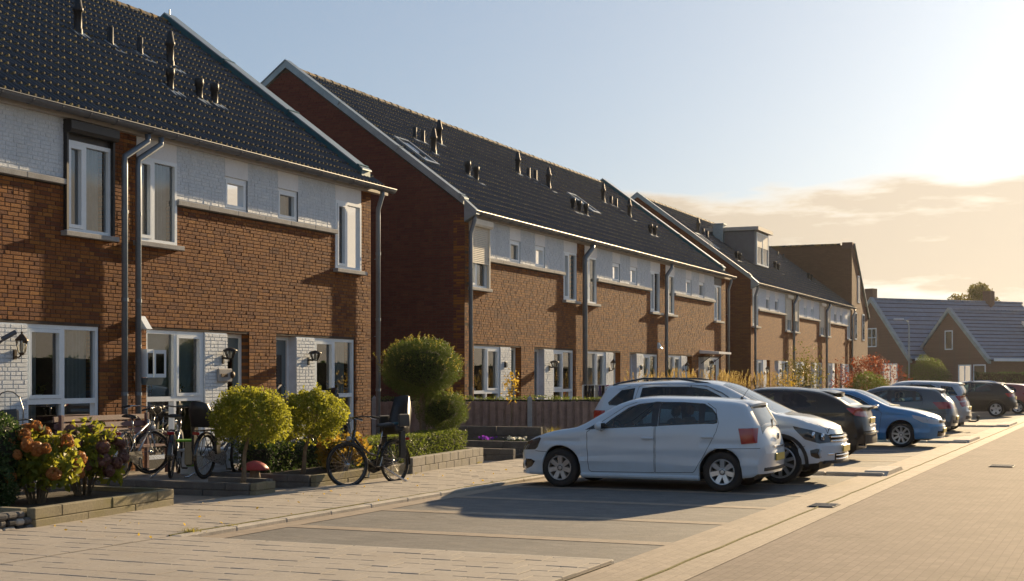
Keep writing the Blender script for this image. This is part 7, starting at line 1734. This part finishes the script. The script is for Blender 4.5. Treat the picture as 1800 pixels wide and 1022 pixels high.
def hedge(label, poly, z0, z1, w, n, size, mat, name='clipped_hedge', amp=.02, seed=1, updir=None):
    """hedge along a polyline of width w"""
    t = thing(name, label, 'hedge', (poly[0][0], poly[0][1], 0)); mb = MB(); PP = []
    tot = sum(math.dist(a, b) for a, b in zip(poly, poly[1:]))
    for a, b in zip(poly, poly[1:]):
        l = math.dist(a, b); d = np.array(b)-np.array(a); d = d/l; s = np.array((-d[1], d[0])); m = int(n*l/tot)
        Q = shell_box(m, (0, -w/2, z0), (l, w/2, z1), .09); 
        wob = np.sin(Q[:, 0]*3.1+seed)*amp+np.sin(Q[:, 0]*7.3+seed*2)*amp*.5; Q[:, 2] += wob*(Q[:, 2]-z0)/(z1-z0); Q[:, 1] += wob*np.sign(Q[:, 1])*.6
        PP.append(np.stack((a[0]+Q[:, 0]*d[0]+Q[:, 1]*s[0], a[1]+Q[:, 0]*d[1]+Q[:, 1]*s[1], Q[:, 2]), 1))
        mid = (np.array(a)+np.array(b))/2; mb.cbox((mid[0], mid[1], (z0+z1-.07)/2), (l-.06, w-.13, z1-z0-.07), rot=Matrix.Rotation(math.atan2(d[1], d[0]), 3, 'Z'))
    mb.build('dark_core', M_core, t); leaves('leaves', np.concatenate(PP), size, mat, t, .6, updir)
    return t
hedge('clipped box hedge in the long planter behind the pavement bicycle', [(-11.62, 19.6), (-11.66, 21.6), (-11.95, 24.75)], .2, .66, .52, 17000, .036, L_hedge)
hedge('darker low hedge running back from the second round tree', [(-12.3, 18.4), (-12.4, 20.6)], .15, .62, .5, 6000, .036, L_box)
hedge('narrow strip of clipped ivy along the top of the wooden fence', [(FA.x+.1-fn.x*.25, FA.y-fn.y*.25), (FB.x-fn.x*.25, FB.y-fn.y*.25)], .3, 1.22, .30, 12000, .04, L_green, 'ivy_hedge')
# box bush at the left edge
t = thing('box_bush', 'dark glossy box bush cut off by the left edge of the picture', 'bush', (-11.75, 12.5, .15))
P = np.concatenate((crown_pts(7000, (-12.02, 12.62, .72), (.42, .42, .62), .72, 5, .14), crown_pts(2600, (-11.72, 12.35, .42), (.24, .24, .34), .7, 6, .14)))
mb = MB(); mb.tube([(-12.0, 12.6, .1), (-12.0, 12.6, .9)], [.05, .02], 7); mb.lathe([(.05, .2), (.30, .45), (.34, .75), (.25, 1.05), (0, 1.2)], (-12.02, 12.62, 0), n=10); mb.build('trunk', M_core, t); leaves('leaves', P, .036, L_box, t, .6)  # trunk mesh also holds a dark solid core painted as inner shade
def flower_mesh(mat, r, n, key):
    D = unit(n); P = D*r*RNG.uniform(.8, 1.0, (n, 1)); s = np.cross(D, unit(n)); s /= np.linalg.norm(s, axis=1, keepdims=True); q = np.cross(D, s); w = r*.30
    V = np.stack((P-s*w, P+q*w+D*w*.3, P+s*w, P-q*w+D*w*.3), 1).reshape(-1, 3); F = np.arange(4*n).reshape(-1, 4)
    o = np_mesh('flower_head', V, F, mat); me = o.data; bpy.data.objects.remove(o); return me
FL1, FL2 = flower_mesh(L_fl1, .075, 150, 1), flower_mesh(L_fl2, .075, 150, 2)
def hydrangea(label, c, rad, nl, fm, nf, lm, seed, fsc=1.0, lsize=.10):
    t = thing('hydrangea', label, 'shrub', (c[0], c[1], .18)); c = np.array(c)
    mb = MB(); D = unit(26); D[:, 2] = np.abs(D[:, 2])
    for d in D: q = c+d*np.array(rad)*.9; mb.tube([(c[0]+d[0]*.08, c[1]+d[1]*.08, .15), tuple(c*.45+q*.55-np.array((0, 0, .08))), tuple(q)], [.010, .008, .005], 5)
    mb.build('stems', M_bark, t)
    leaves('leaves', crown_pts(nl, c, rad, .45, seed, .3, -.55), lsize, lm, t, .62, (0, 0, .35))
    k = 0
    for d in unit(nf*3):
        if d[2] < -.25 or k >= nf: continue
        p = c+d*np.array(rad)*random.uniform(.95, 1.12); s = random.uniform(.75, 1.2)*fsc; o = inst('flower_head', fm, p, t, (random.uniform(0, 6), random.uniform(0, 6), 0)); o.scale = (s, s, s*.85); k += 1
hydrangea('hydrangea bush with orange brown flower heads beside the box bush', (-11.70, 13.0, .60), (.46, .46, .44), 1300, FL1, 34, L_hyd, 2)
hydrangea('hydrangea bush with dull plum flower heads right of the orange one', (-11.95, 14.1, .60), (.45, .46, .43), 1300, FL2, 34, L_hyd, 9)
hydrangea('hydrangea turning orange and yellow behind the pavement bicycle wheel', (-11.33, 19.35, .48), (.26, .62, .30), 900, FL1, 4, L_hydo, 4, .6, .085)
t = thing('shrub', 'loose green shrub between the two round trees', 'shrub', (-12.5, 18.9, .2)); leaves('leaves', crown_pts(2600, (-12.5, 18.9, .5), (.42, .5, .34), .3, 21, .3), .05, L_hedge, t, .5)
mb = MB(); [mb.tube([(-12.5+.1*math.cos(k), 18.9+.1*math.sin(k), .15), (-12.5+.3*math.cos(k), 18.9+.35*math.sin(k), .7)], [.012, .004], 5) for k in range(8)]; mb.build('stems', M_bark, t)
t = thing('grey_shrub', 'small olive grey shrub between the left pier and the hydrangeas', 'shrub', (-13.6, 14.2, .2)); leaves('leaves', crown_pts(900, (-13.6, 14.2, .8), (.24, .24, .45), .2, 31, .4), .045, L_conif, t, .3, (0, 0, .6))
mb = MB(); [mb.tube([(-13.6, 14.2, .1), (-13.6+.2*math.cos(k), 14.2+.2*math.sin(k), 1.1)], [.01, .003], 4) for k in range(7)]; mb.build('stems', M_bark, t)
# cloud pruned conifer
t = thing('cloud_pruned_conifer', 'large dark conifer clipped into a broad dome over a smaller lobe', 'tree', (-12.3, 24.1, .2))
C1, R1, C2, R2 = (-12.35, 24.05, 1.84), (.77, .77, .58), (-12.1, 24.45, 1.03), (.52, .52, .40)
branches(t, (-12.3, 24.1, .15), (-12.33, 24.08, 1.7), .06, [tuple(np.array(C1)+d*np.array(R1)*.7) for d in unit(12)]+[tuple(np.array(C2)+d*np.array(R2)*.6) for d in unit(6)])
P = np.concatenate((crown_pts(26000, C1, R1, .66, 14, .10), crown_pts(11000, C2, R2, .62, 15, .12))); leaves('crown', P, .050, L_conif, t, .22)
# upright new shoots breaking the outline
V = []; 
for k in range(330):
    d = unit(1)[0]; cc, rr = (C1, R1) if k < 250 else (C2, R2)
    if d[2] < -.1: continue
    b = np.array(cc)+d*np.array(rr)*1.0; l = random.uniform(.05, .13) if k % 40 else random.uniform(.2, .32); dr = d*.6+np.array((random.uniform(-.3, .3), random.uniform(-.3, .3), .7)); dr /= np.linalg.norm(dr)
    for j in range(int(l/.011)): V.append(b+dr*j*.011+unit(1)[0]*.014)
leaves('shoots', np.array(V), .036, L_tuft, t, .3)
mb = MB(); mb.lathe([(0, -.36), (.42, -.2), (.50, .03), (.36, .28), (0, .38)], C1, n=12); mb.lathe([(0, -.22), (.26, -.1), (.30, .03), (.18, .18), (0, .22)], C2, n=10); mb.build('dark_core', M_core, t)
def blades(name, parent, base, n, h, spread, w, mat, droop=.4, seed=0, r0=.05):
    r = np.random.default_rng(seed); V = []; F = []; c = 0
    for i in range(n):
        a = r.uniform(0, 2*math.pi); d = np.array((math.cos(a), math.sin(a), 0)); s = np.array((-d[1], d[0], 0)); hh = h*r.uniform(.55, 1.1); sp = spread*r.uniform(.2, 1.1); b = np.array(base)+np.array((r.normal()*r0, r.normal()*r0, 0))
        for j in range(4):
            f = j/3; p = b+d*sp*f**1.6+np.array((0, 0, hh*(f-droop*f*f*.6))); ww = w*(1-f*.9); V += [p-s*ww, p+s*ww]
        F += [(c+2*j, c+2*j+1, c+2*j+3, c+2*j+2) for j in range(3)]; c += 8
    return np_mesh(name, np.array(V), np.array(F), mat, parent)
def tuft(label, base, n, h, sp, seed, w=.006, mat=None, group=None, name='grass_tuft'):
    t = thing(name, label, 'grass', tuple(base), group=group); blades('blades', t, base, n, h, sp, w, mat or L_tuft, .5, seed); return t
tuft('arching yellow green grass clump in front of the hatchback bonnet', (-11.25, 28.0, .3), 150, .45, .42, 1); tuft('second yellow grass clump just behind the hatchback bonnet', (-10.95, 29.3, .3), 130, .48, .42, 2)
tuft('yellow weed tuft growing in the pavement joint', (-8.99, 12.28, .03), 90, .09, .16, 3, .004, name='weed'); tuft('small weed right of the larger weed tuft in the joint', (-8.97, 12.95, .03), 30, .06, .07, 4, .004, name='weed')
for i, (x, y) in enumerate(((-11.15, 21.3), (-11.0, 20.9), (-11.5, 24.6), (-10.95, 19.1))): tuft(['little weed at the joint of the block wall and low planter', 'tiny weed left of the block wall joint', 'tiny weed at the right foot of the block wall', 'tiny weed near the pavement bicycle front wheel'][i], (x+.1, y, .03), 24, .06, .06, 10+i, .004, name='weed', group='weeds along the foot of the garden walls')
def pansies(label, c, mat, n, sp):
    t = thing('pansies', label, 'flowers', tuple(c)); P = np.array(c)+RNG.normal(size=(n*4, 3))*np.array((sp, sp, .02)); leaves('leaves', P, .05, L_box, t, .6); Q = np.array(c)+RNG.normal(size=(n, 3))*np.array((sp, sp, .015))+np.array((0, 0, .06)); leaves('petals', Q, .06, mat, t, .9)
L_pur = leaf_mat('purple petals', ((0.10, 0.02, 0.25), (0.16, 0.03, 0.36), (0.22, 0.05, 0.45)), .4); L_whi = leaf_mat('white petals', ((0.6, 0.6, 0.5), (0.7, 0.7, 0.6), (0.75, 0.72, 0.5)), .4)
pansies('purple pansies right of the clipped hedge', (-12.55, 27.5, .32), L_pur, 40, .10); pansies('white and yellow pansies in the dark planter', (-11.85, 27.5, .32), L_whi, 40, .12)
def sparse_tree(name, label, base, h, cr, n, size, lm, r0=.02, seed=0, trunk_to=.5, group=None, amp=.4, inner=.2, cat='tree', asp=.6):
    t = thing(name, label, cat, tuple(base), group=group); b = np.array(base); c = b+np.array((0, 0, h-cr[2])); tp = b+np.array((0, 0, h*trunk_to)); tg = [tuple(c+d*np.array(cr)*.85) for d in unit(14)]
    branches(t, base, tuple(tp), r0, tg)
    P = crown_pts(n, c, cr, inner, seed, amp); leaves('crown', P, size, lm, t, asp); return t
p = depth_at(905, 690, 32.0); sparse_tree('young_tree', 'thin young tree with a few yellow leaves in front of the fence', (p[0]-.1, p[1], .3), 1.65, (.22, .22, .42), 150, .07, L_yel, .012, 5, .62)
p = depth_at(1262, 690, 46); 
# tall ornamental grass between the gardens and the cars
def reed(label, x, y, n, seed):
    t = thing('ornamental_grass', label, 'grass', (x, y, 0), group='tall golden grasses behind the parked cars'); blades('blades', t, (x, y, 0), n*2, 1.15, .55, .007, L_grass, .55, seed, .16)
    r = np.random.default_rng(seed+50); V = []
    mb = MB()
    for i in range(n):
        a = r.uniform(0, 6.28); d = np.array((math.cos(a), math.sin(a), 0)); b = np.array((x, y, 0))+r.normal(size=3)*np.array((.15, .15, 0)); tp = b+d*r.uniform(.1, .45)+np.array((0, 0, r.uniform(1.35, 1.85))); mb.tube([tuple(b), tuple(b*.4+tp*.6+np.array((0, 0, .1))), tuple(tp)], .004, 3)
        for j in range(26): f = j/26; V.append(tp+np.array((d[0]*.05*f, d[1]*.05*f, .22*f-.12))+unit(1)[0]*(.022*(1-f)+.006))
    mb.build('stalks', L_grass, t); leaves('plumes', np.array(V), .05, L_grass, t, .25, (0, 0, 1.0))
for i in range(13):
    y = 36.5+i*1.25+RNG.uniform(-.3, .3); reed(['first clump of tall golden plume grass above the white crossover roof', 'second clump of golden plume grass from the left', 'third clump of golden plume grass from the left', 'fourth clump of golden plume grass from the left', 'fifth clump of golden plume grass from the left', 'sixth clump of golden plume grass, middle of the row', 'seventh clump of golden plume grass, middle of the row', 'eighth clump of golden plume grass, right of the middle', 'fifth clump of golden plume grass from the right', 'fourth clump of golden plume grass from the right', 'third clump of golden plume grass from the right', 'second clump of golden plume grass from the right', 'last clump of golden plume grass beside the climber'][i], -11.9+RNG.uniform(-.3, .3), y, 26, 100+i)
sparse_tree('tall_shrub', 'tall yellowing leafy shrub in front of the far terrace', (-11.8, 55.8, 0), 2.75, (.85, .85, 1.25), 2300, .085, L_far, .03, 6, .5, cat='shrub'); sparse_tree('yellow_shrub', 'low yellow shrub left of the tall yellowing one', (-11.8, 52.6, 0), 1.8, (.6, .7, .8), 900, .08, L_yel, .02, 7, .5, cat='shrub')
sparse_tree('red_shrub', 'dark red leaved shrub at the end of the far terrace', (-12.2, 73.5, 0), 2.9, (1.3, 1.6, 1.25), 3000, .11, L_red, .03, 8, .45, cat='shrub'); sparse_tree('red_shrub', 'smaller red twiggy shrub left of the dark red leaved one', (-12.2, 66.0, 0), 2.4, (.5, .6, .9), 420, .09, L_red, .02, 9, .5, cat='shrub')
sparse_tree('round_bush', 'round bright green bush in front of the red shrub', (-11.6, 70.0, 0), 1.95, (1.15, 1.3, .95), 6500, .075, L_green, .03, 10, .35, amp=.15, inner=.6, cat='bush')
p = depth_at(1630, 690, 104); sparse_tree('willow_bush', 'feathery olive bush in front of the far brick houses', (p[0], p[1], 0), 3.3, (1.5, 1.5, 1.6), 11000, .12, L_green, .05, 11, .4, amp=.15, inner=.5, cat='bush', asp=.3)
p = depth_at(1712, 690, 150); 
def far_tree(px, py, F, top, rad, n, seed, label):
    p = depth_at(px, py, F); base = (p[0], p[1], 0); t = thing('tree', label, 'tree', base); r = np.random.default_rng(seed); P = []; tg = []
    for k in range(15):
        d = unit(1)[0]; c = np.array((p[0], p[1], top-rad[2]))+d*np.array(rad)*r.uniform(.35, .95); tg.append(tuple(c)); m = n//15; q = unit(m)*(RNG.uniform(.2, 1, (m, 1))**.5)*np.array(rad)*.34; P.append(c+q)
    branches(t, base, (p[0], p[1], top-rad[2]*1.7), .22, tg, bend=.3); leaves('crown', np.concatenate(P), .30, L_far, t, .6)
far_tree(1708, 690, 150, 12.0, (3.1, 3.1, 2.3), 3600, 3, 'loose autumn tree standing behind the far roofs')
a_ = depth_at(1722, 690, 106); b_ = depth_at(1990, 690, 96); hedge('long dark hedge in front of the right hand far house', [(a_[0], a_[1]), (b_[0], b_[1])], 0, 2.05, 1.2, 14000, .14, L_box, 'garden_hedge', .05)
for i, (x, y, h) in enumerate(((-13.6, 34.6, .8), (-13.2, 37.5, .9), (-13.7, 41.5, .7))): sparse_tree('garden_shrub', ['small green shrub under the first window of the middle terrace', 'small green shrub under the second window of the middle terrace', 'small shrub under the third window of the middle terrace'][i], (x, y, 0), h+.35, (.35, .4, h*.5), 500, .06, L_green, .015, 60+i, .4, cat='shrub')
for i, (y, hh, lm, lab) in enumerate(((19.35, .20, L_hydo, 'orange leaved pot plant on the sill under the teal blind, left pane'), (20.2, .17, L_green, 'green pot plant on the sill under the teal blind, right pane'), (16.75, .16, L_green, 'small pot plant behind the left pane of the nearest window'), (25.35, .22, L_yel, 'yellowish pot plant behind the last window of the near terrace'), (32.2, .28, L_green, 'leafy pot plant behind the first window of the middle terrace'), (37.9, .3, L_grass, 'dry grass plumes in a pot behind the second window of the middle terrace'))):
    t = thing('potted_plant', lab, 'plant', (XF-.24, y, 1.295)); mb = MB(); mb.lathe([(0, 0), (.05, 0), (.07, .11), (.062, .11), (.055, .09), (0, .09)], (XF-.24, y, 1.296), n=12); mb.build('pot', M_cream, t, smooth=True); leaves('leaves', crown_pts(110, (XF-.24, y, 1.38+hh*.6), (.09, .15, hh*.6), .2, i), .06, lm, t, .5)
# fallen leaves on the pavement
P = np.stack((RNG.uniform(-11.0, -9.0, 60), RNG.uniform(11, 26, 60), np.full(60, .055)), 1); o = leaves('fallen_leaves', P, .04, L_yel, None, .6); o['kind'] = 'stuff'
hedge('unseen long hedge across the road, added to darken the window reflections', [(8.2, -6), (8.2, 60), (8.2, 130)], 0, 2.5, 1.0, 16000, .16, L_box, 'garden_hedge', .05)  # out of view; added for its dark reflection in the ground floor windows

# ------------------------------------------------------------------ evening haze
def haze():
    mb = MB(); mb.box(-200, 200, -70, 340, -1.1, 22); m, nt, out = newmat('thin warm haze'); v = nt.nodes.new('ShaderNodeVolumePrincipled')
    v.inputs['Color'].default_value = (1.0, 0.95, 0.9, 1); v.inputs['Density'].default_value = 0.00008; v.inputs['Anisotropy'].default_value = 0.65
    nt.links.new(v.outputs[0], out.inputs['Volume']); o = mb.build('haze', m, kind='stuff')
haze()
